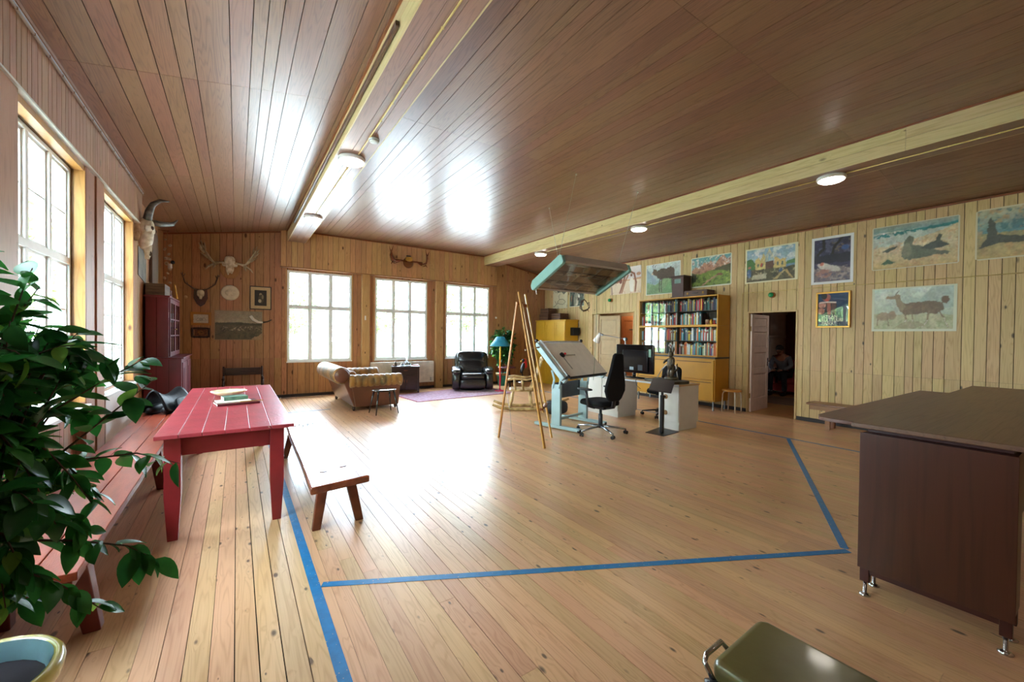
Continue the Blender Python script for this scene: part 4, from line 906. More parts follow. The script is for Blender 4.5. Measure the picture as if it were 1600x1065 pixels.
MB().lathe([(.04, 1.24), (.05, 1.29), (.03, 1.36), (0, 1.38)], n=14).build('bulb', mat('bulb white', '#eeeae0', .3), t, smooth=True)
rg_ = MB(); [rg_.cyl((0, 0, 1.44), (.105*math.cos(a), .105*math.sin(a), 1.465), .003, 5) for a in (0, 2.1, 4.2)]; rg_.cyl((0,0,1.22), (0,0,1.45), .007, 6); rg_.build('shade_holder', M_BRASS, t)
# side table and painted cockerel stand
t = thing('side_table', 'small round dark-topped table behind the floor lamp', 'table', (6.42, 9.75, 0.0))
MB().lathe([(0, .585), (.26, .585), (.27, .60), (.26, .612), (0, .612)], n=30).build('table_top', mat('plum table top', '#5e3038', .25, coat=.4), t, smooth=True)
for a in (.4, 2.5, 4.6): MB().tube([(.2*math.cos(a), .2*math.sin(a), 0), (.12*math.cos(a), .12*math.sin(a), .585)], .014, 8).build('leg', M_BLACK, t, smooth=True)
t = thing('parrot_figure', 'black, red and green painted bird figure on a black post', 'figurine', (6.72, 9.40, 0))
MB().lathe([(.11, 0), (.11, .02), (.03, .03), (.02, .05), (.018, .50)], n=18).build('post', M_BLACK, t, smooth=True)
MB().sup((0, 0, .60), (.10, .12, .34), .9, 14, 12, rot=(0, R(18), 0)).build('body', M_BLACK, t, smooth=True)
MB().sup((.09, 0, .72), (.15, .10, .28), .9, 14, 12, rot=(0, R(-10), 0)).build('wing', mat('parrot red', '#b8201c', .35), t, smooth=True)
MB().sup((.17, 0, .70), (.05, .05, .14), .9, 10, 8).build('feather', mat('parrot green', '#2f7a35', .4), t, smooth=True)
MB().sup((.02, 0, .80), (.10, .09, .11), 1, 12, 8).build('head', M_BLACK, t, smooth=True); MB().tube([(-.02, 0, .80), (-.06, 0, .79), (-.07, 0, .76)], [.02, .014, .004], 8).build('beak', mat('beak yellow', '#d8b040', .4), t, smooth=True)
# ficus builder ------------------------------------------------------------
M_LEAF = mat('ficus leaf', '#3c8434', .36, c2='#1c4f24', scale=5, spec=.3, rand=.5)
M_LEAFY = mat('young ficus leaf', '#86b446', .35, c2='#5f9038', scale=5, spec=.5, rand=.2)
def translucent(m, k):
    n = m.node_tree.nodes; l = m.node_tree.links; b = [x for x in n if x.type == 'BSDF_PRINCIPLED'][0]; out = [x for x in n if x.type == 'OUTPUT_MATERIAL'][0]
    tr = n.new('ShaderNodeBsdfTranslucent'); mx = n.new('ShaderNodeMixShader'); mx.inputs[0].default_value = k; l.new(b.inputs['Base Color'].links[0].from_socket, tr.inputs[0]); l.new(b.outputs[0], mx.inputs[1]); l.new(tr.outputs[0], mx.inputs[2]); l.new(mx.outputs[0], out.inputs[0])
translucent(M_LEAF, .3); translucent(M_LEAFY, .4)
M_TWIG = mat('ficus twig', '#5a4432', .8, c2='#3c2c20', scale=20)
def leaf_mesh(m_, L=.088, w=.048):
    vs = []; fs = []; N = 6
    for i in range(N+1):
        u = i/N; ww = w/2*math.sin(PI*min(1, u**.8))**.8 if 0 < u < 1 else .001; z = -.018*u*u*1.4
        vs += [(-ww, L*u, z+.006*(ww/w)), (0, L*u, z-.002), (ww, L*u, z+.006*(ww/w))]
    for i in range(N):
        a = i*3; fs += [(a, a+1, a+4, a+3), (a+1, a+2, a+5, a+4)]
    me = bpy.data.meshes.new('leaf'); me.from_pydata(vs, [], fs); me.materials.append(m_)
    for p in me.polygons: p.use_smooth = True
    return me
LEAVES = [leaf_mesh(M_LEAF), leaf_mesh(M_LEAF, .098, .052), leaf_mesh(M_LEAF, .078, .044), leaf_mesh(M_LEAFY, .072, .038)]
def ficus(t, centre, rad, trunk, nbranch, per, seed, keep, extra=(), scale=1.0, droop=.15, fill=0):
    """trunk + branches; leaves along the branches. keep(world position) ranks the leaves that become parts"""
    r = random.Random(seed); tw = MB(); L = []
    tw.tube(trunk, [.022*scale, .018*scale, .012*scale][:len(trunk)] if len(trunk) <= 3 else [.02*scale]*len(trunk), 8)
    top = Vector(trunk[-1]); base = Vector(trunk[0])
    paths = [[Vector(p) for p in e] for e in extra]
    for i in range(nbranch):
        s = r.uniform(.35, 1.0); st = Vector(trunk[0]).lerp(top, s) if len(trunk) == 2 else Vector(trunk[1]).lerp(top, r.uniform(0, 1))
        while True:
            d = Vector((r.uniform(-1, 1), r.uniform(-1, 1), r.uniform(-1, 1)))
            if .35 < d.length < 1: break
        d = d.normalized()*r.uniform(.75, 1.0)
        e = Vector(centre) + Vector((d.x*rad[0], d.y*rad[1], d.z*rad[2]))
        mid = st.lerp(e, .5) + Vector((0, 0, .12*scale)); pts = []
        for k in range(7): u = k/6; pts.append(st*(1-u)**2 + mid*2*u*(1-u) + e*u*u)
        paths.append(pts)
    for pts in paths:
        tw.tube(pts, [.006*scale*(1-.75*k/(len(pts)-1)) for k in range(len(pts))], 5)
        for k in range(per):
            u = (.28 + .72*(k+.5)/per)*(len(pts)-1); i = min(int(u), len(pts)-2); p = pts[i].lerp(pts[i+1], u-i); tdir = (pts[i+1]-pts[i]).normalized()
            sd = Vector((r.uniform(-1, 1), r.uniform(-1, 1), r.uniform(-.7, .5))); dirv = (tdir*.6 + sd*.9 + Vector((0, 0, -droop))).normalized()
            L.append((p, dirv, r.uniform(-.9, .9), r.choice([0, 0, 1, 1, 2, 2, 3 if r.random() < .8 else 0]), r.uniform(.8, 1.2)*scale))
    tw.build('branches', M_TWIG, t, smooth=True, kind='stuff')
    L.sort(key=lambda q: keep(q[0])); rest = {}
    nm = Vector((0, 0, 1))
    for i, (p, d, roll, k, s) in enumerate(L):
        x = d.cross(nm).normalized(); z = x.cross(d); M = Matrix((x, d, z)).transposed().to_4x4() @ Matrix.Rotation(roll, 4, 'Y'); M = Matrix.Translation(p) @ M @ Matrix.Scale(s, 4)
        if i < keep.n:
            o = bpy.data.objects.new('leaf', LEAVES[k]); COL.objects.link(o); o.parent = t; o.matrix_local = M
        else:
            mb = rest.setdefault(k == 3, MB()); me = LEAVES[k]; mb.add([M @ v.co for v in me.vertices], [tuple(f.vertices) for f in me.polygons])
    for y, mb in rest.items(): mb.build('leaves', M_LEAFY if y else M_LEAF, t, smooth=True, kind='stuff')
class K:
    def __init__(s, n, f): s.n = n; s.f = f
    def __call__(s, p): return s.f(p)
# potted plant in the far corner
t = thing('potted_ficus', 'ficus tree in a turquoise pot in the far corner behind the teal lamp', 'plant', (6.68, 10.36, 0))
o = MB().lathe([(0, .01), (.14, .01), (.145, 0), (.19, .30), (.215, .31), (.215, .385), (.195, .39), (.18, .34), (0, .335)], n=28).build('pot', mat('turquoise pot', '#38a89e', .35, c2='#2c9088', scale=4), t, smooth=True)
MB().lathe([(.216, .312), (.219, .312), (.219, .386), (.196, .392)], n=28, cap=False).build('pot_rim', mat('pot rim tan', '#b59a6c', .5), t, smooth=True)
MB().lathe([(0, .345), (.178, .342), (.178, .33)], n=20).build('soil', mat('soil', '#2e2018', .95), t)
ficus(t, (0, 0, 1.18), (.40, .38, .66), [(0, 0, .33), (.03, .02, .8), (0, .0, 1.35)], 90, 22, 3, K(0, lambda p: p.y), scale=1.15)
# the big ficus in the left foreground --------------------------------------
PX, PY = -.70, 1.93
t = thing('potted_ficus', 'large glossy ficus tree filling the left foreground in a yellow-rimmed pot', 'plant', (PX, PY, 0))
MB().lathe([(0, .01), (.15, .01), (.155, 0), (.20, .33), (.225, .38), (.228, .415), (.218, .428), (.200, .425), (.190, .40), (.185, .36)], n=40).build('pot', mat('yellow glazed pot', '#c6b45e', .18, coat=.5, c2='#a99a4e', scale=5), t, smooth=True)
MB().lathe([(.1995, .4255), (.1895, .401), (.1845, .362)], n=40, cap=False).build('pot_lining', mat('pale blue glaze', '#9fc6d2', .2, coat=.5), t, smooth=True)
MB().lathe([(0, .372), (.1845, .365)], n=24).build('soil', mat('dark purple soil', '#241a22', .95), t)
ex = [[(.0, 0, 1.02), (.08, .05, 1.13), (.20, .06, 1.24), (.33, .05, 1.34), (.42, .05, 1.40)],
      [(.0, 0, .98), (.12, .02, 1.02), (.26, .04, 1.06), (.40, .05, 1.06), (.52, .06, 1.00)],
      [(.0, 0, .92), (.10, .05, .98), (.24, .08, 1.12), (.36, .10, 1.24), (.44, .12, 1.32)],
      [(.0, 0, .85), (.12, .0, .84), (.26, .0, .80), (.38, .02, .74), (.46, .03, .66)],
      [(.0, 0, .82), (.10, -.02, .78), (.22, -.02, .68), (.32, -.02, .56)],
      [(.0, 0, 1.15), (.04, .04, 1.35), (.10, .05, 1.52), (.16, .05, 1.64)]]
camp = Vector((0, 0, 1.5)) - Vector((PX, PY, 0))
ficus(t, (-.03, .0, 1.19), (.40, .42, .64), [(0, 0, .37), (.05, .03, .75), (.02, .0, 1.35)], 120, 17, 8, K(285, lambda p: (p-camp).length - .25*p.x), extra=ex, scale=1.0)
MB().tube([(.04, -.03, .37), (.0, .02, .7), (-.03, .02, 1.2)], [.018, .015, .010], 8).build('trunk', M_TWIG, t, smooth=True)
MB().tube([(-.05, .03, .37), (-.03, .02, .7), (.06, .0, 1.2)], [.016, .014, .010], 8).build('trunk', M_TWIG, t, smooth=True)
# ================================================================= drawing corner, middle of the room
M_EAS = wood('easel pine', '#c08a45', '#8f5c26', axis='Z', coord='object', knots=.05, rough=.35)
t = thing('easel', 'tall wooden tripod easel standing before the rocking chair', 'easel', (3.45, 4.70, 0))
O = Vector((3.45, 4.70, 0))
def pole(a, b, w=.034, d=.022, name='leg'):
    a = Vector(a)-O; b = Vector(b)-O; dr = (b-a); L = dr.length; q = dr.to_track_quat('Z', 'Y').to_matrix().to_4x4(); mb = MB(); mb.box(-w/2, w/2, -d/2, d/2, 0, L)
    o = mb.build(name, M_EAS, t, bevel=.003); o.matrix_local = Matrix.Translation(a) @ q; return o
pole((3.20, 5.06, 0), (3.325, 4.80, 1.985)); pole((3.412, 4.243, 0), (3.345, 4.79, 2.13)); pole((3.867, 4.646, 0), (3.435, 4.76, 2.10)); pole((3.56, 4.47, .43), (3.40, 4.775, 1.955), name='mast')
M_EB = mat('easel bracket brown', '#7a3f1c', .35)
q = MB().cbox((-.085, .10, 1.965), (.11, .03, .05), (0, 0, R(-20))).build('hinge_block', M_EB, t, bevel=.006)
q = MB().cbox((-.01, .07, 1.935), (.11, .035, .05), (0, 0, R(-20))).build('hinge_block', M_EB, t, bevel=.006)
q = MB().tube([(.045, -.22, .47), (.17, -.19, .50), (.31, -.05, .52)], [.035, .028, .03], 8, flat=.35).build('lower_brace', M_EB, t, smooth=True)
q = MB().tube([(-.085, -.05, 1.30), (.30, .12, 1.335)], .012, 6).build('shelf_rod', wood('driftwood pale', '#9a8a70', '#6c5c48', axis='X', coord='object', knots=0), t)
q = MB().tube([(-.20, .27, .75), (-.16, .20, .40), (-.15, .17, .12)], .003, 4).build('chain', M_STEEL, t)
# rocking chair -----------------------------------------------------------
M_ROC = mat('peeled branch wood', '#cdae76', .5, c2='#8a6a3c', scale=9, stretch=(1, 1, 1), bump=.4, bscale=25)
t = thing('rocking_chair', 'rustic rocking chair of pale peeled branches behind the easel', 'chair', (4.88, 6.86, 0), math.atan2(.56, -.83))
for s in (-1, 1):
    y = s*.24
    MB().tube([(.58, y, .115), (.42, y, .055), (.2, y, .028), (0, y, .026), (-.25, y, .035), (-.5, y, .09), (-.80, y, .19), (-.95, y, .25)], [0.026, 0.031, 0.031, 0.030, 0.031, 0.029, 0.029, 0.019], 10).build('rocker', M_ROC, t, smooth=True)
    MB().tube([(.24, y, .045), (.20, y, .2), (.17, y*.95, .385)], [0.024, 0.031, 0.022], 8).build('leg', M_ROC, t, smooth=True)
    MB().tube([(-.22, y, .045), (-.19, y, .2), (-.17, y*.95, .385)], [0.024, 0.031, 0.022], 8).build('leg', M_ROC, t, smooth=True)
    MB().tube([(.30, y*1.12, .62), (.15, y*1.15, .645), (-.10, y*1.1, .62), (-.27, y, .66)], [0.034, 0.031, 0.026, 0.022], 10, flat=.8).build('arm', M_ROC, t, smooth=True)
    for x in (.12, -.04): MB().tube([(x, y, .41), (x+.02, y*1.1, .52), (x+.03, y*1.12, .63)], [0.018, 0.025, 0.017], 8).build('arm_spindle', M_ROC, t, smooth=True)
    MB().tube([(-.20, y*.95, .40), (-.30, y*.95, .70), (-.42, y*.9, 1.06)], [0.024, 0.022, 0.017], 8).build('back_post', M_ROC, t, smooth=True)
mb = MB(); mb.sup((0, 0, .40), (.50, .50, .045), .35, 20, 8); mb.build('seat', M_ROC, t, smooth=True)
for k in range(4): y = -.15+k*.10; MB().tube([(-.20, y, .42), (-.31, y, .72), (-.41, y, 1.02)], .009, 6).build('spindle', M_ROC, t, smooth=True)
MB().tube([(-.415, -.25, 1.03), (-.43, 0, 1.06), (-.415, .25, 1.03)], [0.024, 0.034, 0.024], 8).build('crest_rail', M_ROC, t, smooth=True)
for x in (.2, -.2): MB().tube([(x, -.24, .2), (x, .24, .2)], .013, 7).build('stretcher', M_ROC, t, smooth=True)
# drafting table ------------------------------------------------------------
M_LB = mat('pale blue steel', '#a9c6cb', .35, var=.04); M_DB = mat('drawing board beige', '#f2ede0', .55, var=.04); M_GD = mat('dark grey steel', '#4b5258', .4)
t = thing('drafting_table', 'pale blue steel drafting table with tilted beige board', 'drafting table', (4.70, 5.12, 0), R(14))
for x in (-.40, .40):
    MB().box(x-.035, x+.035, -.42, .47, .015, .065).build('foot', M_LB, t, bevel=.008)
    MB().box(x-.028, x+.028, -.05, .12, .065, .72).build('post', M_LB, t, bevel=.006)
    for dy in (-.03, .09): MB().tube([(x+(.04 if x > 0 else -.04)*1, dy, .66), (x*1.06, dy-.02, .80), (x*1.1, dy+.02, .95)], .018, 6).build('linkage', M_LB, t)
    MB().sup((x, -.40, .03), (.075, .05, .05), .5, 12, 6).build('foot_cap', M_BLACK, t, smooth=True)
MB().box(-.37, .37, .02, .06, .13, .17).build('stretcher', M_LB, t, bevel=.004)
MB().box(-.372, .372, .09, .10, .47, .74).build('modesty_panel', M_GD, t, bevel=.004)
TM = Matrix.Translation((0, 0, 1.10)) @ Matrix.Rotation(R(45), 4, 'X')
def onb(name, mb, m_, **k):
    o = mb.build(name, m_, t, **k); o.matrix_local = TM; return o
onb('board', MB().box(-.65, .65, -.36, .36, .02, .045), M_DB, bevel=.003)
onb('board_edge', MB().box(-.655, .655, -.372, -.361, .015, .047), M_BLACK, bevel=.003)
onb('board_frame', MB().box(-.62, -.55, -.40, .33, -.06, .019), M_LB, bevel=.006)
onb('board_frame', MB().box(.55, .62, -.40, .33, -.06, .019), M_LB, bevel=.006)
onb('cross_frame', MB().box(-.549, .549, -.05, .02, -.05, .018), M_LB, bevel=.004)
onb('side_channel', MB().box(-.70, -.656, -.38, .37, -.02, .06), M_LB, bevel=.005)
onb('rail', MB().box(-.61, -.575, -.37, .40, .06, .085), mat('rail silver', '#d4d8da', .25, metal=.6), bevel=.004)
onb('top_rail', MB().box(-.65, .65, .365, .40, .03, .06), MATS['rail silver'], bevel=.004)
for (x, y) in ((-.59, -.375), (-.70, .39), (.60, .385)): onb('knob', MB().sup((x, y, .07), (.055, .055, .055), .8, 12, 8), M_BLACK, smooth=True)
onb('protractor_head', MB().lathe([(0, 0), (.05, 0), (.045, .03), (.02, .04), (0, .04)], (-.28, .08, .046), n=18), M_BLACK, smooth=True)
onb('red_knob', MB().sup((-.255, .07, .10), (.04, .04, .03), .8, 10, 6), mat('red knob', '#d01828', .3), smooth=True)
onb('scale_ruler', MB().box(-.22, .10, .065, .09, .047, .052), mat('clear scale', '#a8a598', .3))
onb('scale_ruler', MB().box(-.30, -.275, -.22, .05, .047, .052), MATS['clear scale'])
onb('pencil_ledge', MB().box(-.5, .6, -.395, -.374, .012, .03), M_GD, bevel=.003)
bg = MB(); bg.sup((0, 0, .14), (.46, .30, .26), .6, 18, 10); o = bg.build('bag', mat('black bag', '#0f0f12', .6, bump=.3, bscale=12), smooth=True); 
o.location = (5.05, 5.95, .01); tag(o, 'black bag lying on the floor behind the drafting table', 'bag')
# office chair --------------------------------------------------------------
M_FAB = mat('black chair fabric', '#0d0d0f', .85, var=.2, bump=.2, bscale=200, spec=.3); M_BP = mat('black chair plastic', '#17181b', .4)
M_POL = mat('polished aluminium', '#b4b8bd', .25, metal=.9, var=.05)
def chair(name, label, loc, rz, tall=True, chrome=True, arms=True):
    t = thing(name, label, 'chair', loc, rz); m_ = M_POL if chrome else M_BP
    for k in range(5):
        a = 2*PI*k/5 + .3; c, s_ = math.cos(a), math.sin(a)
        MB().tube([(.03*c, .03*s_, .115), (.2*c, .2*s_, .10), (.39*c, .39*s_, .075)], [.03, .024, .017], 8, flat=.7).build('base_arm', m_, t, smooth=True)
        w = MB(); M = Matrix.Translation((.39*c, .39*s_, 0)) @ Matrix.Rotation(a+.6, 4, 'Z'); w.cyl(M @ Vector((0, -.028, .028)), M @ Vector((0, -.008, .028)), .027, 14); w.cyl(M @ Vector((0, .008, .028)), M @ Vector((0, .028, .028)), .027, 14); w.cyl(M @ Vector((0, 0, .03)), M @ Vector((0, 0, .075)), .009, 8); w.cyl(M @ Vector((0, -.009, .028)), M @ Vector((0, .009, .028)), .01, 8)
        w.build('caster', M_BLACK, t)
    MB().lathe([(.035, .09), (.033, .30), (.022, .31), (.022, .40)], n=18).build('gas_column', mat('column grey', '#3f4347', .3, metal=.4), t, smooth=True)
    MB().box(-.14, .14, -.09, .09, .385, .44).build('mechanism', M_BP, t, bevel=.02)
    MB().sup((.02, 0, .485), (.50, .48, .10), .45, 22, 10).build('seat', M_FAB, t, smooth=True)
    MB().sup((.20, 0, .475), (.18, .44, .10), .7, 20, 10).build('seat_front', M_FAB, t, smooth=True)
    if tall:
        prof = [(-.10, .56), (-.15, .60), (-.21, .72), (-.205, .80), (-.14, 1.05), (-.10, 1.26), (-.07, 1.29), (.07, 1.29), (.10, 1.26), (.14, 1.05), (.205, .80), (.21, .72), (.15, .60), (.10, .56)]
        M = Matrix.Translation((-.235, 0, 0)) @ Matrix(((0, .0, 1, 0), (1, 0, 0, 0), (0, 1, 0, 0), (0, 0, 0, 1)))
        o = MB().prism(prof, .055, M).build('backrest', M_FAB, t, bevel=.024, seg=4); o.rotation_euler = (0, R(-6), 0)
        MB().tube([(-.12, 0, .41), (-.25, 0, .44), (-.28, 0, .60), (-.26, 0, .80)], [.04, .04, .032, .025], 10, flat=.6).build('back_stem', M_BP, t, smooth=True)
    else:
        MB().sup((-.235, 0, .78), (.07, .42, .34), .5, 20, 12, rot=(0, R(-6), 0)).build('backrest', M_FAB, t, smooth=True)
        MB().tube([(-.12, 0, .41), (-.28, 0, .44), (-.27, 0, .70)], .02, 8).build('back_stem', M_BP, t, smooth=True)
    if arms:
        for s in (-1, 1):
            MB().tube([(-.02, s*.16, .41), (-.03, s*.29, .45), (.0, s*.30, .60), (.04, s*.29, .69)], [.022, .028, .026, .022], 8, flat=.6).build('arm_post', M_BP, t, smooth=True)
            MB().sup((.06, s*.285, .70), (.28, .09, .035), .5, 16, 8).build('arm_pad', M_BP, t, smooth=True)
    MB().cyl((-.02, -.09, .41), (-.06, -.27, .40), .008, 6).build('lever', M_BP, t)
    return t
chair('office_chair', 'tall black office chair with chrome star base at the drafting table', (4.69, 4.46, 0), R(90))
chair('office_chair', 'low black swivel chair on the far side of the white desk', (6.78, 4.82, 0), R(180), tall=False, chrome=False, arms=False)
# white desk ------------------------------------------------------------------
M_DW = mat('white desk laminate', '#dedcd6', .35, var=.02); M_DT = mat('desk top edge', '#c8ccd2', .3, var=.02)
t = thing('desk', 'long white pedestal desk with two drawer cabinets and round knobs', 'desk', (0, 0, 0))
MB().box(5.85, 6.43, 3.88, 5.98, .715, .742).build('desk_top', wood('desk top birch', '#cfae82', '#b08e60', axis='Y', coord='object', knots=0, rough=.3), t, bevel=.003)
MB().box(5.838, 5.85, 3.88, 5.98, .713, .743).build('edge_strip', M_DT, t, bevel=.002)
for (a, b) in ((3.89, 4.27), (5.15, 5.95)):
    MB().box(5.88, 6.41, a, b, .10, .714).build('pedestal', M_DW, t, bevel=.003)
    MB().box(5.885, 6.38, a+.01, b-.005, 0, .10).build('plinth', M_DW, t, bevel=.002)
MB().box(5.862, 5.879, 3.895, 4.265, .14, .705).build('door', M_DW, t, bevel=.003)
for a, b in ((5.155, 5.545), (5.555, 5.945)): MB().box(5.862, 5.879, a, b, .12, .705).build('door', M_DW, t, bevel=.003)
for z in (.27, .53): MB().lathe([(0, 0), (.038, 0), (.038, .012), (.03, .018), (0, .018)], n=20, M=Matrix.Rotation(-PI/2, 4, 'Y')).build('knob', mat('knob wood', '#a07848', .4), t, smooth=True).location = (5.861, 4.13, z)
# monitor
t = thing('monitor', 'large black flat television standing on the white desk, seen from the back', 'monitor', (6.17, 5.03, .743))
MB().box(-.02, .03, -.43, .43, .09, .62).build('casing', mat('gloss black casing', '#08090c', .12, coat=.5, var=.3), t, bevel=.015)
MB().box(-.05, -.021, -.33, .25, .13, .52).build('back_cover', mat('back cover black', '#0d1015', .15, coat=.6, var=.3), t, bevel=.02)
MB().lathe([(0, 0), (.20, 0), (.20, .012), (.05, .022), (0, .022)], n=30, sx=.65, sy=1.3).build('stand_base', M_BLACK, t, smooth=True)
MB().cyl((.0, 0, .02), (0, 0, .10), .03, 14).build('stand_neck', M_BLACK, t, smooth=True)
MB().box(-.0525, -.0505, -.02, .07, .15, .205).build('label_sticker', mat('sticker grey', '#9fb3ba', .5), t)
MB().box(-.0225, -.0205, -.38, -.33, .40, .54).build('label_sticker', mat('sticker green', '#8fb3a4', .5), t)
MB().box(-.053, -.0505, -.22, -.12, .15, .25).build('port_panel', mat('port grey', '#30353a', .5), t)
cable('monitor_cable', 'thin black cable hanging from the monitor over the desk edge', [(6.10, 4.88, .84), (6.02, 4.84, .77), (5.90, 4.75, .754), (5.828, 4.72, .75), (5.825, 4.70, .66), (5.84, 4.62, .60)], .004, M_BLACK, 0)
# slab, headphones, statue
o = qb('stone_slab', 'flat grey-brown slab lying on the right end of the white desk', 'slab', mat('slab grey', '#5c5648', .7, c2='#45402f', scale=5), (.34, .66, .045), (6.05, 4.26, .743), R(-8), .006)
t = thing('statue', 'dark bronze figure of an eared creature standing on the slab', 'statue', (6.13, 4.22, .789), R(160))
M_BRZ = mat('dark bronze', '#3a342a', .5, metal=.35, c2='#6a5a40', scale=18, bump=.6, bscale=30)
b = MB(); b.lathe([(0, 0), (.10, 0), (.11, .03), (.07, .05), (0, .05)], n=16, sy=1.15); b.build('base', M_BRZ, t, smooth=True)
for s in (-1, 1): MB().tube([(.01, s*.035, .04), (.02, s*.04, .12), (-.01, s*.035, .20)], [.028, .03, .036], 8).build('leg', M_BRZ, t, smooth=True)
MB().tube([(0, 0, .18), (.015, 0, .26), (.0, 0, .33), (-.005, 0, .38)], [.055, .062, .058, .035], 12).build('torso', M_BRZ, t, smooth=True)
MB().sup((.015, 0, .43), (.09, .085, .10), .9, 14, 10).build('head', M_BRZ, t, smooth=True)
for s in (-1, 1): MB().tube([(0, s*.03, .46), (-.005, s*.045, .51), (0, s*.055, .555)], [.016, .018, .004], 6).build('ear', M_BRZ, t, smooth=True)
MB().tube([(.0, .055, .34), (.04, .11, .30), (.08, .13, .26)], [.024, .02, .018], 8).build('arm', M_BRZ, t, smooth=True); MB().tube([(.0, -.055, .34), (.05, -.10, .31), (.10, -.07, .28)], [.024, .02, .016], 8).build('arm', M_BRZ, t, smooth=True)
MB().tube([(-.04, 0, .10), (-.10, .02, .18), (-.09, .03, .27)], [.02, .016, .008], 8).build('tail', M_BRZ, t, smooth=True)
t = thing('headphones', 'black headphones lying on the desk beside the statue', 'headphones', (6.275, 4.40, .7432), R(0))
for s in (-1, 1): MB().sup((0, s*.08, .045), (.085, .045, .085), .7, 14, 8).build('ear_cup', M_BLACK, t, smooth=True)
MB().tube([(0, -.085, .06), (.06, -.08, .12), (.10, 0, .15), (.06, .08, .12), (0, .085, .06)], .009, 8).build('headband', M_BLACK, t, smooth=True)
cable('desk_cable', 'white looped cable arching beside the statue on the desk', [(6.42, 4.72, .752), (6.425, 4.62, .92), (6.42, 4.50, 1.03), (6.41, 4.40, 1.06), (6.405, 4.32, 1.00), (6.40, 4.28, .80)], .008, M_WHITE2, 0)
# anglepoise lamp
t = thing('desk_lamp', 'articulated desk lamp with white cone shade behind the monitor', 'lamp', (6.39, 5.44, .743))
MB().cbox((0, 0, .02), (.06, .05, .04)).build('clamp', M_STEEL, t, bevel=.005); MB().cyl((0, 0, .04), (0, 0, .72), .011, 10).build('post', M_WHITE2, t, smooth=True)
MB().cyl((-.03, 0, .715), (.03, 0, .715), .03, 12).build('joint', M_STEEL, t)
MB().tube([(0, 0, .72), (0, .30, .76), (0, .62, .80)], .007, 8).build('arm', M_STEEL, t); MB().sup((0, .62, .80), (.04, .05, .05), .8, 10, 6).build('joint', M_STEEL, t, smooth=True)
o = MB().lathe([(.03, 0), (.035, .05), (.075, .20), (.078, .20), (.035, .04), (.034, -.002)], n=24).build('shade', M_WHITE2, t, smooth=True); o.location = (0, .68, .83); o.rotation_euler = (R(180+32), 0, 0)
# book stand
t = thing('lectern_stand', 'black metal floor stand with tilted square plate in front of the white desk', 'stand', (5.59, 4.0, 0))
MB().prism([(-.255, .12), (-.22, -.19), (.25, -.14), (.26, .23)], .008).build('base_plate', M_BLACK, t, bevel=.002)
MB().box(-.09, -.04, -.07, -.02, .008, .60).build('post', M_BLACK, t, bevel=.006); MB().box(-.08, -.05, -.06, -.03, .60, .70).build('inner_post', M_BLACK, t, bevel=.004)
MB().cyl((-.03, -.045, .57), (.0, -.045, .57), .02, 12).build('clamp_knob', M_BLACK, t)
o = MB().box(-.17, .17, -.15, .15, 0, .022).build('tilted_plate', mat('dark leather plate', '#2b2324', .4), t, bevel=.005); e1 = (Vector((.829, -.56, 0))*.25 - Vector((.56, .829, 0))*.15 - Vector((0, 0, .02))).normalized(); e2 = Vector((.829, -.56, 0))*.17 + Vector((.56, .829, 0))*.22 + Vector((0, 0, .17)); e2 = (e2-e1*e2.dot(e1)).normalized(); o.matrix_local = Matrix.Translation((-.05, -.02, .735)) @ Matrix((e1, e2, e1.cross(e2))).transposed().to_4x4()
# hanging fluorescent fixture ------------------------------------------------------
M_TEAL = mat('teal end cap', '#7fa89c', .3, var=.04); M_FX = mat('grey brown enamel', '#a5978a', .35, var=.04); M_MIR = mat('louvre mirror', '#d0c8bc', .28, metal=.8, var=.05)
A = Vector((3.74, 4.36, 2.66)); B = Vector((5.14, 4.33, 2.66)); Cc = Vector((3.92, 5.08, 2.33)); ex_ = (B-A).normalized(); ey_ = (Cc-A); ey_ = (ey_-ex_*ey_.dot(ex_)).normalized(); ez_ = ex_.cross(ey_); W_ = (B-A).length; D_ = .80
t = thing('hanging_light_fixture', 'large tilted teal and grey fluorescent light hanging over the desk', 'lamp', A); t.matrix_world = Matrix.Translation(A) @ Matrix((ex_, ey_, ez_)).transposed().to_4x4()
def fx(name, mb, m_, **k): return mb.build(name, m_, t, **k)
prof = [(-.01, -.03), (.03, 0), (D_-.06, 0), (D_, -.06), (D_, -.13), (D_-.02, -.15), (.02, -.15), (-.01, -.13)]
PM = Matrix(((0, 0, 1, 0), (1, 0, 0, 0), (0, 1, 0, 0), (0, 0, 0, 1)))
fx('end_cap', MB().prism(prof, .06, PM), M_TEAL, bevel=.012); fx('end_cap', MB().prism(prof, .06, Matrix.Translation((W_-.06, 0, 0)) @ PM), M_TEAL, bevel=.012)
fx('housing', MB().box(.061, W_-.061, .05, D_-.05, -.022, -.004), M_FX, bevel=.003)
fx('side_rail', MB().add([(.061, .0, -.012), (W_-.061, 0, -.012), (W_-.061, .055, -.004), (.061, .055, -.004), (.061, .0, -.115), (W_-.061, 0, -.115), (W_-.061, .045, -.115), (.061, .045, -.115)], [(0,1,2,3), (4,5,1,0), (4,7,6,5), (7,3,2,6), (0,3,7,4), (1,5,6,2)]), M_FX)
fx('side_rail', MB().box(.061, W_-.061, D_-.045, D_, -.115, -.03), M_FX, bevel=.006)
for x in (.33, .60, .87, 1.14): fx('louvre_blade', MB().box(x, x+.006, .046, D_-.046, -.10, -.03), M_MIR)
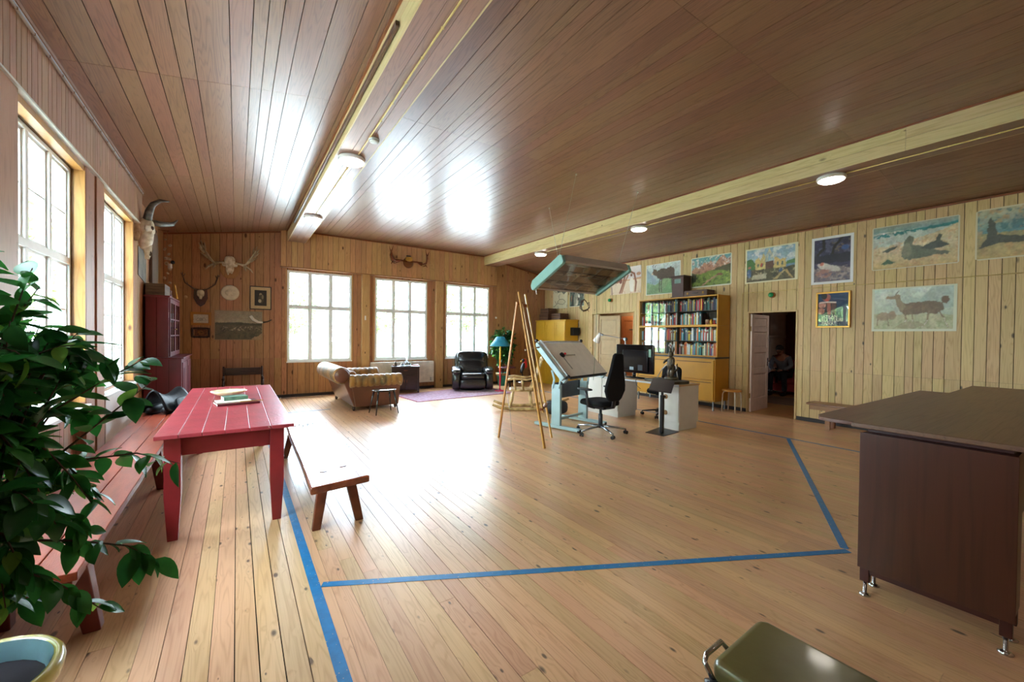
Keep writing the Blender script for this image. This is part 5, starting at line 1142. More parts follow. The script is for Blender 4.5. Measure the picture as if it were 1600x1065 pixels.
for k in range(3):
    y = .14+k*.26
    fx('reflector', MB().add([(.065, y-.115, -.10), (W_-.065, y-.115, -.10), (W_-.065, y-.03, -.03), (.065, y-.03, -.03), (.065, y+.03, -.03), (W_-.065, y+.03, -.03), (W_-.065, y+.115, -.10), (.065, y+.115, -.10)], [(0,1,2,3), (3,2,5,4), (4,5,6,7)]), M_MIR)
    fx('fluorescent_tube', MB().cyl((.08, y, -.065), (W_-.08, y, -.065), .013, 10), mat('unlit tube', '#c9c6bc', .4), smooth=True)
fx('diffuser_sheet', MB().box(.061, W_-.061, .046, D_-.046, -.112, -.109), glass('fixture glass', (.86, .84, .80), 1.45))
fx('switch_box', MB().box(.10, .16, .012, .030, -.05, -.012), M_BLACK); fx('pull_cord', MB().cyl((.05, D_-.05, -.11), (.02, D_-.06, -.24), .005, 5), M_WHITE2)
inv = t.matrix_world.inverted()
for (a, b) in (((4.143, 4.491, 3.9), (3.80, 4.45, 2.64)), ((4.832, 5.958, 3.9), (3.84, 4.52, 2.62)), ((5.477, 4.452, 3.9), (5.02, 4.45, 2.64))):
    w = MB(); w.cyl(inv @ Vector(a), inv @ Vector(b), .003, 5); w.cyl(inv @ Vector(a), inv @ (Vector(a)-Vector((0, 0, .02))), .012, 8); fx('suspension_wire', w, mat('wire grey green', '#a9aea0', .4))
t = thing('antler_ring', 'wreath of dark twisted antlers hanging under the light fixture on a cord', 'hanging ornament', (4.86, 5.02, 2.03))
rt = random.Random(3)
for k in range(3):
    pts = [(.085*math.cos(a+k)*(1+.25*rt.random()), .03*math.sin(2*a+k), .085*math.sin(a+k)*(1+.2*rt.random())) for a in [i*.62 for i in range(9)]]
    MB().tube(pts, [.006+.003*rt.random() for _ in pts], 6).build('twig', M_ANT, t, smooth=True)
for k in range(4): a = k*1.6+.5; MB().tube([(.08*math.cos(a), 0, .08*math.sin(a)), (.13*math.cos(a+.2), -.02, .12*math.sin(a+.2)-.02)], [.006, .002], 5).build('tine', M_ANT, t, smooth=True)
MB().cyl((0.0, 0, .08), (0, 0, .235), .003, 5).build('hanging_cord', mat('green cord', '#5f7458', .6), t)
cable('hanging_cable', 'thin grey-green cable hanging straight down from the light fixture', [(4.95, 4.83, 2.27), (4.955, 4.83, 1.9), (4.94, 4.84, 1.20), (4.92, 4.85, .78)], .0035, MATS['green cord'], 0)
# ================================================================= right side
M_YEL = mat('ochre yellow cabinet paint', '#c99a24', .4, var=.05, scale=3); M_YEL2 = mat('mustard bookcase', '#c08a1e', .4, var=.06, scale=3)
t = thing('wardrobe', 'yellow wardrobe with three panelled doors in the far right corner', 'cabinet', (0, 0, 0))
y0, y1 = 9.17, 10.58
MB().box(8.115, 8.615, y0, y1, .08, 1.98).build('carcass', M_YEL, t, bevel=.004)
MB().box(8.08, 8.63, y0-.03, y1+.03, 1.98, 2.01).build('cornice', M_YEL, t, bevel=.006); MB().box(8.14, 8.60, y0+.02, y1-.02, 0, .08).build('plinth', M_YEL, t)
w = (y1-y0)/3
for k in range(3):
    a = y0+w*k+.006; b = a+w-.012
    d = MB().box(8.094, 8.112, a, b, .10, 1.96)
    d = d.build('door', M_YEL, t, bevel=.003)
    f = MB(); f.box(8.084, 8.093, a, a+.07, .10, 1.96); f.box(8.084, 8.093, b-.07, b, .10, 1.96); f.box(8.084, 8.093, a+.07, b-.07, .10, .20); f.box(8.084, 8.093, a+.07, b-.07, 1.86, 1.96); f.build('door_frame', M_YEL, d, bevel=.002)
MB().box(8.30, 8.58, y0-.012, y0-.001, 0, .001)
t = thing('loudspeaker', 'small black loudspeaker fixed to the side of the yellow wardrobe', 'loudspeaker', (8.45, y0-.001, 1.65))
MB().box(-.15, .13, -.13, 0, -.12, .12).build('box', M_BLACK, t, bevel=.01); MB().box(-.13, .11, -.138, -.131, -.10, .10).build('grille', mat('speaker cloth', '#0a0a0a', .9), t, bevel=.004)
MB().tube([(.10, -.06, .12), (.15, -.03, .26), (.17, -.02, .05), (.14, -.02, -.10), (.17, -.01, -.2)], .004, 5).build('lead', M_BLACK, t)
M_CRATE = mat('brown crate wood', '#6a4630', .6, c2='#4c3020', scale=5, stretch=(4, .5, 6))
def crate(label, loc, dims, slats=3):
    t = thing('crate', label, 'crate', loc); w, d, h = dims
    for (x, y) in ((-w/2, -d/2), (w/2-.03, -d/2), (-w/2, d/2-.03), (w/2-.03, d/2-.03)): MB().box(x, x+.03, y, y+.03, 0, h).build('corner_post', M_CRATE, t)
    hh = h/slats
    for k in range(slats):
        for x in (-w/2-.010, w/2): MB().box(x, x+.010, -d/2, d/2, k*hh+.003, (k+1)*hh-.003).build('slat', M_CRATE, t, bevel=.002)
        for y in (-d/2-.010, d/2): MB().box(-w/2, w/2, y, y+.010, k*hh+.003, (k+1)*hh-.003).build('slat', M_CRATE, t, bevel=.002)
    MB().box(-w/2+.001, w/2-.001, -d/2+.001, d/2-.001, h-.03, h-.015).build('inner_board', M_CRATE, t)
crate('left brown wooden crate on the yellow wardrobe, under the smaller crate', (8.36, 10.30, 2.012), (.36, .44, .20)); crate('right brown wooden crate on the yellow wardrobe', (8.36, 9.72, 2.012), (.34, .40, .20)); crate('smaller brown wooden crate on top of the left crate', (8.38, 10.32, 2.214), (.32, .40, .18))
# bookcase --------------------------------------------------------------------
t = thing('bookcase', 'wide mustard yellow bookcase with glass fronted shelves over drawers', 'bookcase', (0, 0, 0))
X0, X1, Y0, Y1 = 8.16, 8.62, 4.56, 6.54
bk = MB(); T = .022
MB().box(8.10, X1, Y0+.0, Y1, .19, 1.07).build('base_cabinet', M_YEL2, t, bevel=.004)
ym = 5.50
for a, b in ((Y0+.03, ym-.01), (ym+.01, Y1-.03)):
    for z0, z1 in ((.22, .62), (.64, 1.04)):
        f = MB().box(8.082, 8.099, a, b, z0, z1).build('drawer', M_YEL2, t, bevel=.004)
        MB().box(8.078, 8.0825, a+.05, b-.05, z1-.05, z1-.035).build('finger_groove', mat('groove brown', '#5a3c12', .6), f)
MB().box(8.075, X1, Y0-.01, Y1+.01, 1.071, 1.105).build('ledge', mat('dark ledge', '#3f3830', .4), t, bevel=.003)
for x in (8.13, 8.57):
    for y in (Y0+.05, ym, Y1-.05): MB().box(x-.014, x+.014, y-.014, y+.014, 0, .19).build('leg', M_STEEL, t, bevel=.002)
M_IN = mat('bookcase inside', '#4e4a40', .6)
for (z0, z1) in ((1.107, 1.760), (1.762, 2.40)):
    MB().box(X0, X1, Y0, Y0+T, z0, z1).build('side_panel', M_YEL2, t, bevel=.002); MB().box(X0, X1, Y1-T, Y1, z0, z1).build('side_panel', M_YEL2, t, bevel=.002)
    MB().box(X0, X1, Y0+T, Y1-T, z0, z0+T).build('bottom_panel', M_YEL2, t, bevel=.002); MB().box(X0, X1, Y0+T, Y1-T, z1-T, z1).build('top_panel', M_YEL2, t, bevel=.002)
    MB().box(X1-.012, X1, Y0+T, Y1-T, z0+T, z1-T).build('back_panel', M_IN, t); MB().box(X0+.03, X1-.012, ym-.008, ym+.008, z0+T, z1-T).build('divider', M_IN, t)
    MB().box(X0+.06, X1-.013, Y0+T, ym-.009, (z0+z1)/2-.005, (z0+z1)/2+.008).build('shelf', M_IN, t); MB().box(X0+.06, X1-.013, ym+.009, Y1-T, (z0+z1)/2-.005, (z0+z1)/2+.008).build('shelf', M_IN, t)
    MB().box(X0+.008, X0+.013, ym-.02, Y1-T, z0+T, z1-T).build('sliding_glass', glass('bookcase glass', (.93, .96, .96), 1.7), t)
    MB().box(X0+.020, X0+.025, Y0+T, ym+.02, z0+T, z1-T).build('sliding_glass', glass('bookcase glass clear', (.96, .98, .98), 1.35), t)
BC = {'dark green': '#2f4a40', 'navy blue': '#22304e', 'grey-blue': '#5b6b7a', 'black': '#17181b', 'red': '#b3262a', 'dark red': '#6a1c22', 'cream': '#cfc6ae', 'white': '#d9d9d4', 'brown': '#5e4230', 'orange': '#d06a24', 'yellow': '#d3b42c', 'teal': '#1f8585', 'pale green': '#9fb597', 'grey': '#7c7f80', 'pink': '#c98a92', 'light blue': '#8db2c8', 'purple': '#6a5a86'}
dark = ['dark green', 'navy blue', 'grey-blue', 'black', 'black', 'dark red', 'brown', 'teal', 'grey', 'red', 'yellow', 'navy blue', 'grey-blue']
lightc = ['cream', 'white', 'light blue', 'pale green', 'red', 'pink', 'grey', 'purple', 'orange', 'brown', 'yellow', 'cream', 'teal', 'white', 'dark green']
mid_ = ['grey-blue', 'red', 'cream', 'grey', 'teal', 'navy blue', 'orange', 'yellow', 'brown', 'white', 'dark green', 'black', 'light blue']
ordn = ['first', 'second', 'third', 'fourth', 'fifth', 'sixth', 'seventh', 'eighth', 'ninth', 'tenth', 'eleventh', 'twelfth', 'thirteenth', 'fourteenth', 'fifteenth', 'sixteenth', 'seventeenth', 'eighteenth', 'nineteenth', 'twentieth']
ordn += ['twenty-'+o for o in ordn[:9]] + ['thirtieth'] + ['thirty-'+o for o in ordn[:9]] + ['fortieth']
PAGE = mat('book pages', '#d8d0ba', .8)
rb = random.Random(12)
def shelf_books(ya, yb, z, pal, where, grp, hmax):
    """from the left in the picture (large y) to the right (small y)"""
    y = yb; k = 0
    while True:
        w = rb.choice([.016, .02, .024, .03, .036, .042]); h = min(hmax, rb.uniform(.70, .98)*hmax); d = rb.uniform(.17, .22)
        if y-w < ya: break
        cn = rb.choice(pal); m_ = mat('book '+cn, BC[cn], .45, var=.15, scale=6, rand=.12)
        t = thing('book', '%s book, %s from the left on the %s' % (cn, ordn[k], where), 'book', (8.245+rb.uniform(0, .02), y-w/2, z), 0, grp)
        c = MB(); c.box(0, .003, -w/2+.0005, w/2-.0005, 0, h); c.box(.003, d, -w/2+.0005, -w/2+.003, 0, h); c.box(.003, d, w/2-.003, w/2-.0005, 0, h); c.build('cover', m_, t)
        MB().box(.004, d-.004, -w/2+.0032, w/2-.0032, .003, h-.004).build('pages', PAGE, t)
        if rb.random() < .5:
            b_ = rb.choice(['#d8c89a', '#e8e8e0', '#b9902e', '#a02a2a']); MB().box(-.0008, -.0001, -w/2+.003, w/2-.003, h*.68, h*.84).build('title_band', mat('band '+b_, b_, .5), t)
        lean = 0
        y -= w + (.0005 if rb.random() < .9 else .004); k += 1
        if k >= 39: break
for (z0, z1, un) in ((1.107, 1.760, 'lower'), (1.762, 2.40, 'upper')):
    zm = (z0+z1)/2+.0085; zb = z0+T+.0005
    for (ya, yb, side) in ((Y0+T+.004, ym-.012, 'right'), (ym+.012, Y1-T-.004, 'left')):
        for (z, lv, hm) in ((zb, 'bottom', (z1-z0)/2-.032), (zm, 'top', (z1-z0)/2-.032)):
            wh = '%s shelf, %s glass case, %s half' % (lv, un, side); ya_ = ya
            if un == 'upper' and side == 'right' and lv == 'bottom': ya_ = ya+.36
            pal = dark if (un == 'upper' and lv == 'top') else lightc if (un == 'lower' and lv == 'bottom') else mid_
            shelf_books(ya_, yb, z, pal, wh, 'books on the '+wh, hm)
zs = 1.762+T+.0005
o = MB().lathe([(0, 0), (.045, 0), (.05, .08), (.045, .10), (.047, .11), (0, .11)], n=16).build('jar', mat('painted jar', '#c8b890', .4, c2='#8a3a2a', scale=14), smooth=True); o.location = (8.31, 4.86, zs); tag(o, 'patterned jar between the books and the yellow figure in the bookcase', 'jar')
o = MB().lathe([(.025, 0), (.018, .02), (.03, .06), (.016, .08), (.022, .10), (0, .12)], n=12).build('figurine', mat('yellow figurine', '#e0ac1c', .4), smooth=True); o.location = (8.30, 4.78, zs); tag(o, 'small yellow figurine in the upper glass case', 'figurine')
o = MB().lathe([(.03, 0), (.035, .02), (.015, .05), (.028, .075), (0, .10)], n=12).build('figurine', mat('red figurine', '#a82a20', .4), smooth=True); o.location = (8.29, 4.705, zs); tag(o, 'small red figurine at the right end of the upper glass case', 'figurine')
o = qb('music_box', 'pale blue-grey box behind the red figurine in the bookcase', 'box', mat('pale box', '#a9bcc0', .4), (.10, .16, .14), (8.42, 4.70, zs), 0)
t = thing('gramophone_box', 'upright dark brown wooden box with a small glass window on the bookcase', 'box', (8.42, 5.58, 2.4015)); MB().box(-.13, .13, -.145, .145, .03, .48).build('body', M_DK if False else mat('plum brown box', '#4b2f28', .5), t, bevel=.005)
MB().box(-.15, .15, -.165, .165, .48, .505).build('lid', MATS['plum brown box'], t, bevel=.004); MB().box(-.15, .15, -.165, .165, 0, .03).build('base', MATS['plum brown box'], t, bevel=.004); MB().box(-.134, -.1305, -.08, .08, .33, .43).build('window', mat('grey green pane', '#7c938c', .15), t)
t = thing('suitcase', 'small dark brown suitcase lying flat on the bookcase', 'suitcase', (8.41, 5.13, 2.4015)); MB().box(-.15, .15, -.27, .27, 0, .14).build('body', mat('suitcase brown', '#4a2e26', .45), t, bevel=.012)
MB().tube([(-.15, -.06, .08), (-.175, -.05, .07), (-.175, .05, .07), (-.15, .06, .08)], .007, 6).build('handle', M_BLACK, t, smooth=True)
for y in (-.18, .18): MB().box(-.158, -.151, y-.02, y+.02, .05, .10).build('latch', M_BRASS, t, bevel=.002)
# birch stool --------------------------------------------------------------------
t = thing('stool', 'round three-legged style stool with honey seat and white legs by the bookcase', 'stool', (8.38, 4.365, 0), R(2)); t['label'] = 'round stool with honey seat and white bent legs beside the bookcase'
MB().lathe([(0, .42), (.175, .42), (.18, .426), (.18, .444), (.175, .45), (0, .45)], n=36).build('seat', mat('honey stool seat', '#c88a3e', .35, var=.08), t, smooth=True)
for k in range(4):
    a = PI/4+k*PI/2; c, s_ = math.cos(a), math.sin(a); MB().tube([(.185*c, .185*s_, 0), (.18*c, .18*s_, .20), (.172*c, .172*s_, .36), (.155*c, .155*s_, .405), (.11*c, .11*s_, .412), (.06*c, .06*s_, .413)], [.012, .012, .012, .011, .007, .006], 8).build('leg', mat('white stool leg', '#d8cdb8', .4), t, smooth=True)
# long low bench by the right wall ---------------------------------------------------
M_OLD = wood('old bench pine', '#8f6238', '#5e3d20', axis='Y', coord='object', knots=.3)
t = thing('low_bench', 'long low brown wooden bench along the right wall', 'bench', (8.25, 1.75, 0))
MB().box(-.16, .16, -1.2, 1.2, .385, .42).build('seat', M_OLD, t, bevel=.006); MB().box(-.155, -.13, -1.15, 1.15, .31, .384).build('side_rail', M_OLD, t, bevel=.003); MB().box(.13, .155, -1.15, 1.15, .31, .384).build('side_rail', M_OLD, t, bevel=.003)
for y in (.90, -.9):
    for x in (-.11, .11): MB().box(x-.02, x+.02, y-.035, y+.035, 0, .384).build('leg', M_OLD, t, bevel=.004)
# brown counter ---------------------------------------------------------------------
M_MAH = wood('mahogany veneer', '#4b2217', '#351509', axis='Z', coord='object', knots=0, ring=.35, rough=.33, vary=.02, spec=.5); M_MAH2 = mat('brown leg paint', '#421a12', .4)
M_TOPB = wood('worn brown top', '#6f4d3a', '#4b3024', axis='X', coord='object', knots=0, ring=.5, rough=.38, vary=.03, bump=.1)
t = thing('counter', 'tall dark brown wooden counter with drop leaf and metal levelling feet', 'counter', (0, 0, 0))
MB().box(3.02, 6.66, .215, .868, .985, 1.012).build('counter_top', M_TOPB, t, bevel=.005)
lf = [(3.22, .872), (5.72, .872), (5.72, 1.10), (3.26, 1.115), (3.17, 1.08), (3.14, 1.0), (3.15, .90)]
MB().prism(lf, .024, Matrix.Translation((0, 0, .972))).build('drop_leaf', M_TOPB, t, bevel=.005)
MB().box(3.6, 5.5, .869, .871, .96, .985).build('hinge_strip', M_BRASS, t)
for (a, b, nm) in ((3.045, 3.25, 0), (6.35, 6.56, 1)):
    MB().box(a, b, .245, .825, .175, .955).build('pedestal', M_MAH, t, bevel=.002)
    MB().box(a-.008 if nm == 0 else b, a if nm == 0 else b+.008, .24, .83, .165, .957).build('end_panel', M_MAH, t, bevel=.002)
    MB().box(a+.01, b-.01, .26, .815, .13, .174).build('bottom_rail', M_MAH2, t, bevel=.003)
    for x in (a+.022, b-.022):
        for y in (.27, .80):
            l_ = MB().box(x-.021, x+.021, y-.021, y+.021, .085, .174).build('leg', M_MAH2, t, bevel=.003)
            MB().lathe([(.026, 0), (.028, .006), (.016, .014), (.009, .018), (.009, .085)], (x, y, 0), n=20).build('levelling_foot', M_CHROME, l_, smooth=True)
MB().box(3.10, 6.5, .26, .81, .956, .984).build('sub_frame', M_MAH2, t, bevel=.003)
MB().box(3.251, 6.349, .30, .325, .45, .955).build('long_rail', M_MAH, t)
# weight bench --------------------------------------------------------------------
t = thing('exercise_bench', 'olive green vinyl exercise bench pad on a black steel frame', 'exercise bench', (1.505, .745, 0))
M_OLI = mat('olive vinyl', '#6b6236', .28, c2='#57502c', scale=2.5, spec=.6, coat=.25, bump=.15, bscale=14)
pd = MB().prism([(-.175, 0), (.165, .012), (.185, -.02), (.195, -.50), (.20, -1.15), (-.19, -1.15), (-.195, -.5), (-.19, -.03)], .075, Matrix.Translation((0, 0, .35))).build('pad', M_OLI, t, bevel=.028, seg=5)
MB().box(-.16, .16, -1.1, -.04, .335, .349).build('pad_board', M_BLACK, t)
MB().tube([(-.19, -.02, .36), (-.185, .018, .40), (-.16, .026, .41), (-.06, .03, .41), (-.05, .01, .39)], .009, 8).build('chrome_bar', M_CHROME, t, smooth=True)
MB().tube([(-.20, -.02, .37), (-.24, -.06, .25), (-.27, -.08, .04)], .026, 12).build('frame_tube', mat('black steel tube', '#121419', .35), t, smooth=True); MB().tube([(.17, -.02, .34), (.20, -.06, .2), (.22, -.08, .04)], .026, 12).build('frame_tube', MATS['black steel tube'], t, smooth=True)
MB().box(-.33, .30, -.12, -.05, 0, .06).build('foot_bar', MATS['black steel tube'], t, bevel=.006); MB().box(-.03, .03, -1.1, -.2, .27, .334).build('spine', MATS['black steel tube'], t, bevel=.004)
MB().box(-.38, -.331, -.14, -.03, .0, .075).build('foot_cap', M_BLACK, t, bevel=.004); MB().box(-.28, .28, -1.12, -1.06, 0, .06).build('foot_bar', MATS['black steel tube'], t, bevel=.006); MB().box(-.03, .03, -1.12, -1.06, .06, .27).build('rear_post', MATS['black steel tube'], t)
# green signal lamps
for y, z, lb in ((7.88, 2.52, 'green round signal light above the beige doorway'), (3.75, 2.35, 'green round signal light above the doorway with the open white door')):
    t = thing('signal_light', lb, 'light', (XR, y, z)); MB().lathe([(.055, 0), (.055, .02), (.045, .03), (.045, .04)], n=20, M=Matrix.Rotation(-PI/2, 4, 'Y')).build('base', mat('signal base wood', '#a8743c', .5), t, smooth=True)
    MB().lathe([(.044, .04), (.046, .085), (.038, .10), (0, .105)], n=20, M=Matrix.Rotation(-PI/2, 4, 'Y')).build('lens', mat('green lens', '#0c8a50', .2, coat=.5), t, smooth=True)
# ================================================================= prints and pictures (flat print, one colour per grid point)
def noise2(h, w, cell, seed):
    r = np.random.RandomState(seed); out = np.zeros((h, w)); amp = 1; tot = 0
    for o_ in range(4):
        c = max(1.5, cell/2**o_); gh, gw = int(h/c)+3, int(w/c)+3; g = r.rand(gh, gw)
        yy = np.arange(h)/c; xx = np.arange(w)/c; y0 = yy.astype(int); x0 = xx.astype(int); fy = (yy-y0)[:, None]; fx_ = (xx-x0)[None]
        fy = fy*fy*(3-2*fy); fx_ = fx_*fx_*(3-2*fx_)
        v = g[y0][:, x0]*(1-fy)*(1-fx_)+g[y0+1][:, x0]*fy*(1-fx_)+g[y0][:, x0+1]*(1-fy)*fx_+g[y0+1][:, x0+1]*fy*fx_
        out += v*amp; tot += amp; amp *= .55
    return out/tot
class Canvas:
    def finish(s):
        dx = (s.n(6)-.5)*4; dy = (s.n(6)-.5)*4; jj, ii = np.meshgrid(np.arange(s.h), np.arange(s.w), indexing='ij')
        ii = np.clip(ii+dx, 0, s.w-1).astype(int); jj = np.clip(jj+dy, 0, s.h-1).astype(int); s.a = s.a[jj, ii]
        b = s.a.copy(); b[1:-1, 1:-1] = (s.a[:-2, 1:-1]+s.a[2:, 1:-1]+s.a[1:-1, :-2]+s.a[1:-1, 2:]+4*s.a[1:-1, 1:-1])/8; s.a = b
        for k, amp in ((3, .24), (9, .2), (22, .2)): s.a = s.a*(1+(s.n(k)[..., None]-.5)*2*amp)
        for ch in range(3): s.a[..., ch] *= 1+(s.n(12)-.5)*.2
        g = s.a.mean(2, keepdims=True)*np.array([1.05, 1.0, .9]); s.a = np.clip(s.a*.86+g*.14, 0, 1); return s
    def __init__(s, w, h, bg, seed=0):
        w, h = int(w*1.5), int(h*1.5); s.w, s.h = w, h; s.a = np.zeros((h, w, 3)); s.a[:] = s2l(bg); s.U, s.V = np.meshgrid(np.linspace(0, 1, w), np.linspace(0, 1, h)); s.seed = seed
    def n(s, cell=8):
        s.seed += 1; return noise2(s.h, s.w, cell, s.seed)
    def mix(s, mask, c, k=1.0):
        c = np.array(s2l(c) if isinstance(c, str) else c); m_ = (np.clip(mask, 0, 1)*k)[..., None]; s.a = s.a*(1-m_)+c*m_; return s
    def grad(s, c0, c1, v0=0, v1=1):
        t = np.clip((s.V-v0)/(v1-v0), 0, 1)[..., None]; m_ = ((s.V >= v0-.001) & (s.V <= v1+.001))[..., None]; g = np.array(s2l(c0))*(1-t)+np.array(s2l(c1))*t; s.a = np.where(m_, g, s.a); return s
    def ell(s, cx, cy, rx, ry, c, rot=0, k=1, soft=.12, tex=0):
        x = s.U-cx; y = s.V-cy; a = R(rot); X = x*math.cos(a)+y*math.sin(a); Y = -x*math.sin(a)+y*math.cos(a); d = np.sqrt((X/rx)**2+(Y/ry)**2)
        m_ = np.clip((1-d)/soft+.5, 0, 1)
        if tex: m_ = m_*np.clip((s.n(5)-.5)*tex+.8, 0, 1)
        return s.mix(m_, c, k)
    def poly(s, pts, c, k=1):
        ins = np.zeros((s.h, s.w), bool); n = len(pts); j = n-1
        for i in range(n):
            xi, yi = pts[i]; xj, yj = pts[j]
            if yi != yj: ins ^= ((yi > s.V) != (yj > s.V)) & (s.U < (xj-xi)*(s.V-yi)/(yj-yi)+xi)
            j = i
        return s.mix(ins.astype(float), c, k)
    def line(s, pts, w, c, k=1):
        for (x0, y0), (x1, y1) in zip(pts, pts[1:]):
            dx, dy = x1-x0, y1-y0; L = dx*dx+dy*dy+1e-9; t = np.clip(((s.U-x0)*dx+(s.V-y0)*dy)/L, 0, 1); asp = s.w/s.h
            d = np.sqrt(((s.U-x0-t*dx)*asp)**2+(s.V-y0-t*dy)**2); s.mix(np.clip((w-d)/w*2, 0, 1), c, k)
        return s
    def blots(s, c, cell, th, k=1, v0=0, v1=1, u0=0, u1=1):
        m_ = np.clip((s.n(cell)-th)*14, 0, 1)*((s.V >= v0) & (s.V <= v1) & (s.U >= u0) & (s.U <= u1)); return s.mix(m_, c, k)
    def tone(s, amt=.12, cell=6):
        s.a = np.clip(s.a*(1+(s.n(cell)[..., None]-.5)*2*amt), 0, 1); return s
    def border(s, c, l, r, b, t):
        s.finish()
        m_ = ((s.U < l) | (s.U > 1-r) | (s.V < b) | (s.V > 1-t)).astype(float); return s.mix(m_, c)
def printmat():
    m, n, l, b = newmat('printed paper'); a = n.new('ShaderNodeAttribute'); a.attribute_name = 'print'; l.new(a.outputs['Color'], b.inputs['Base Color']); sin(b, 'Roughness', .45); sin(b, 'Specular IOR Level', .4); return m
M_PRINT = printmat()
def sheet(name, cv, origin, ux, uz, nrm, w, h, th=.004, parent=None, corner=0, curl=0.0):
    """cv: Canvas; origin = lower left corner as seen; ux = unit vector to the right; nrm = towards the room"""
    W_, H_ = cv.w, cv.h; O = Vector(origin); ux = Vector(ux); uz = Vector(uz); nrm = Vector(nrm); vs = []; cols = []
    for j in range(H_):
        for i in range(W_):
            u, v = i/(W_-1), j/(H_-1); cu = curl*(abs(u-.5)*2)**6*(abs(v-.5)*2)**4
            vs.append(O+ux*w*u+uz*h*v+nrm*(th+cu)); cols.append((*cv.a[j, i], 1))
    fs = []
    for j in range(H_-1):
        for i in range(W_-1):
            if corner:
                u, v = (i+.5)/(W_-1)*w, (j+.5)/(H_-1)*h; 
                if min(u, w-u)+min(v, h-v) < corner: continue
            a = j*W_+i; fs.append((a, a+1, a+1+W_, a+W_))
    n0 = len(vs); m_ = .002
    for (u, v) in ((m_, m_), (w-m_, m_), (w-m_, h-m_), (m_, h-m_)):
        for d in (.0005, th-.0005): vs.append(O+ux*u+uz*v+nrm*d); cols.append((.6, .55, .45, 1))
    if not corner: fs += [(n0, n0+2, n0+4, n0+6), (n0, n0+1, n0+3, n0+2), (n0+2, n0+3, n0+5, n0+4), (n0+4, n0+5, n0+7, n0+6), (n0+6, n0+7, n0+1, n0)]
    me = bpy.data.meshes.new(name); me.from_pydata(vs, [], fs); at = me.color_attributes.new('print', 'FLOAT_COLOR', 'POINT'); at.data.foreach_set('color', [c for q in cols for c in q]); me.materials.append(M_PRINT); me.update()
    o = bpy.data.objects.new(name, me); COL.objects.link(o)
    if parent: o.parent = parent
    return o
def rwall(label, cv, yl, yr, z0, z1, corner=0, curl=0):       # on the right wall: seen from the room, left = larger y
    o = sheet('poster', cv, (XR-.0005, yl, z0), (0, -1, 0), (0, 0, 1), (-1, 0, 0), yl-yr, z1-z0, .005, None, corner, curl)
    return tag(o, label, 'poster', None)
G = lambda n: (int(n), )
# A: pen drawing of birds and beasts
c = Canvas(44, 60, '#d8d0b0', 1); c.tone(.08)
c.ell(.6, .32, .30, .12, '#cfc6a4').line([(.3, .30), (.45, .42), (.7, .42), (.88, .28), (.7, .18), (.45, .2), (.3, .30)], .010, '#4a463c').line([(.45, .42), (.4, .58), (.5, .66)], .01, '#4a463c')
c.poly([(.2, .95), (.9, 1), (.95, .75), (.75, .62), (.55, .8), (.35, .72)], '#6b6a5e').line([(.1, .1), (.25, .2), (.15, .35)], .012, '#3c3a32').blots('#57564a', 5, .60, .7, 0, .25).blots('#4a4a40', 4, .58, .7, .7, 1)
rwall('pale pen and ink animal print partly hidden behind the hanging light, leftmost of the posters', c, 10.40, 9.70, 2.40, 3.10, curl=.01)
c = Canvas(44, 60, '#5d6a5c', 2); c.tone(.3, 8).blots('#2c352e', 6, .5, .8).poly([(.2, 0), (.45, 1), (.6, 1), (.5, .5), (.4, 0)], '#8d8874').poly([(.42, .05), (.62, .9), (.80, .95), (.72, .55), (.55, .05)], '#c8bfa2').ell(.66, .55, .09, .30, '#4a4238', -14).ell(.64, .48, .05, .09, '#e4dcc8').ell(.15, .4, .07, .16, '#8a6a50').poly([(.1, 0), (.2, .5), (.28, .5), (.3, 0)], '#3a3a34').border('#d8d2b4', .03, .03, .03, .02)
rwall('dark green and cream print of tree trunks, second poster from the left', c, 9.60, 8.95, 2.42, 3.08)
c = Canvas(76, 52, '#d9c8b0', 3); c.grad('#d3bc9c', '#e0cdb4', 0, .55).grad('#cfc4c0', '#e2dad4', .55, 1).tone(.1)
c.poly([(0, .55), (.3, .6), (.6, .52), (1, .58), (1, .5), (0, .48)], '#c99a76').blots('#8a5c44', 5, .60, .7, .35, .55, 0, .45)
c.line([(.32, .06), (.42, .4), (.5, .75), (.62, .85), (.78, .72), (.84, .4), (.82, .08)], .05, '#8a5438').line([(.38, .06), (.5, .5), (.58, .68)], .045, '#a06a4a').ell(.2, .5, .10, .07, '#9c6244').ell(.34, .5, .05, .1, '#7c4432').poly([(.66, .06), (.62, .45), (.70, .62), (.78, .45), (.76, .06)], '#e6ded2').ell(.69, .68, .035, .05, '#7c5038').line([(.06, .0), (.03, .3)], .03, '#8a6a60').ell(.92, .7, .07, .06, '#b98a6c').blots('#b88878', 5, .6, .5, 0, .12)
rwall('pinkish desert print with camel legs and a white-robed person, curling at one corner', c, 7.90, 6.87, 2.66, 3.37, curl=.03)
c = Canvas(76, 58, '#b9c9cc', 4); c.grad('#8fb0a8', '#c9d6d6', .3, 1).tone(.08).poly([(0, .9), (.25, .55), (.45, .35), (0, .3)], '#8ba4b0').poly([(0, 0), (0, .42), (.3, .3), (.5, .48), (.7, .52), (1, .35), (1, 0)], '#7f9c6c').blots('#5e8050', 7, .5, .6, 0, .42).poly([(.5, .1), (.75, .45), (1, .5), (1, 0), (.6, 0)], '#6c9460')
c.poly([(.28, .72), (.34, .55), (.44, .46), (.60, .50), (.78, .44), (.84, .55), (.82, .76), (.72, .86), (.6, .80), (.45, .82), (.34, .76)], '#5c4a3c').poly([(.16, .66), (.24, .84), (.31, .80), (.36, .70), (.30, .60), (.22, .66)], '#67503c').poly([(.16, .66), (.22, .66), (.22, .72), (.17, .70)], '#d8c8a8').line([(.23, .82), (.20, .94), (.25, .98)], .012, '#2e2822').line([(.27, .82), (.26, .92), (.30, .96)], .010, '#2e2822')
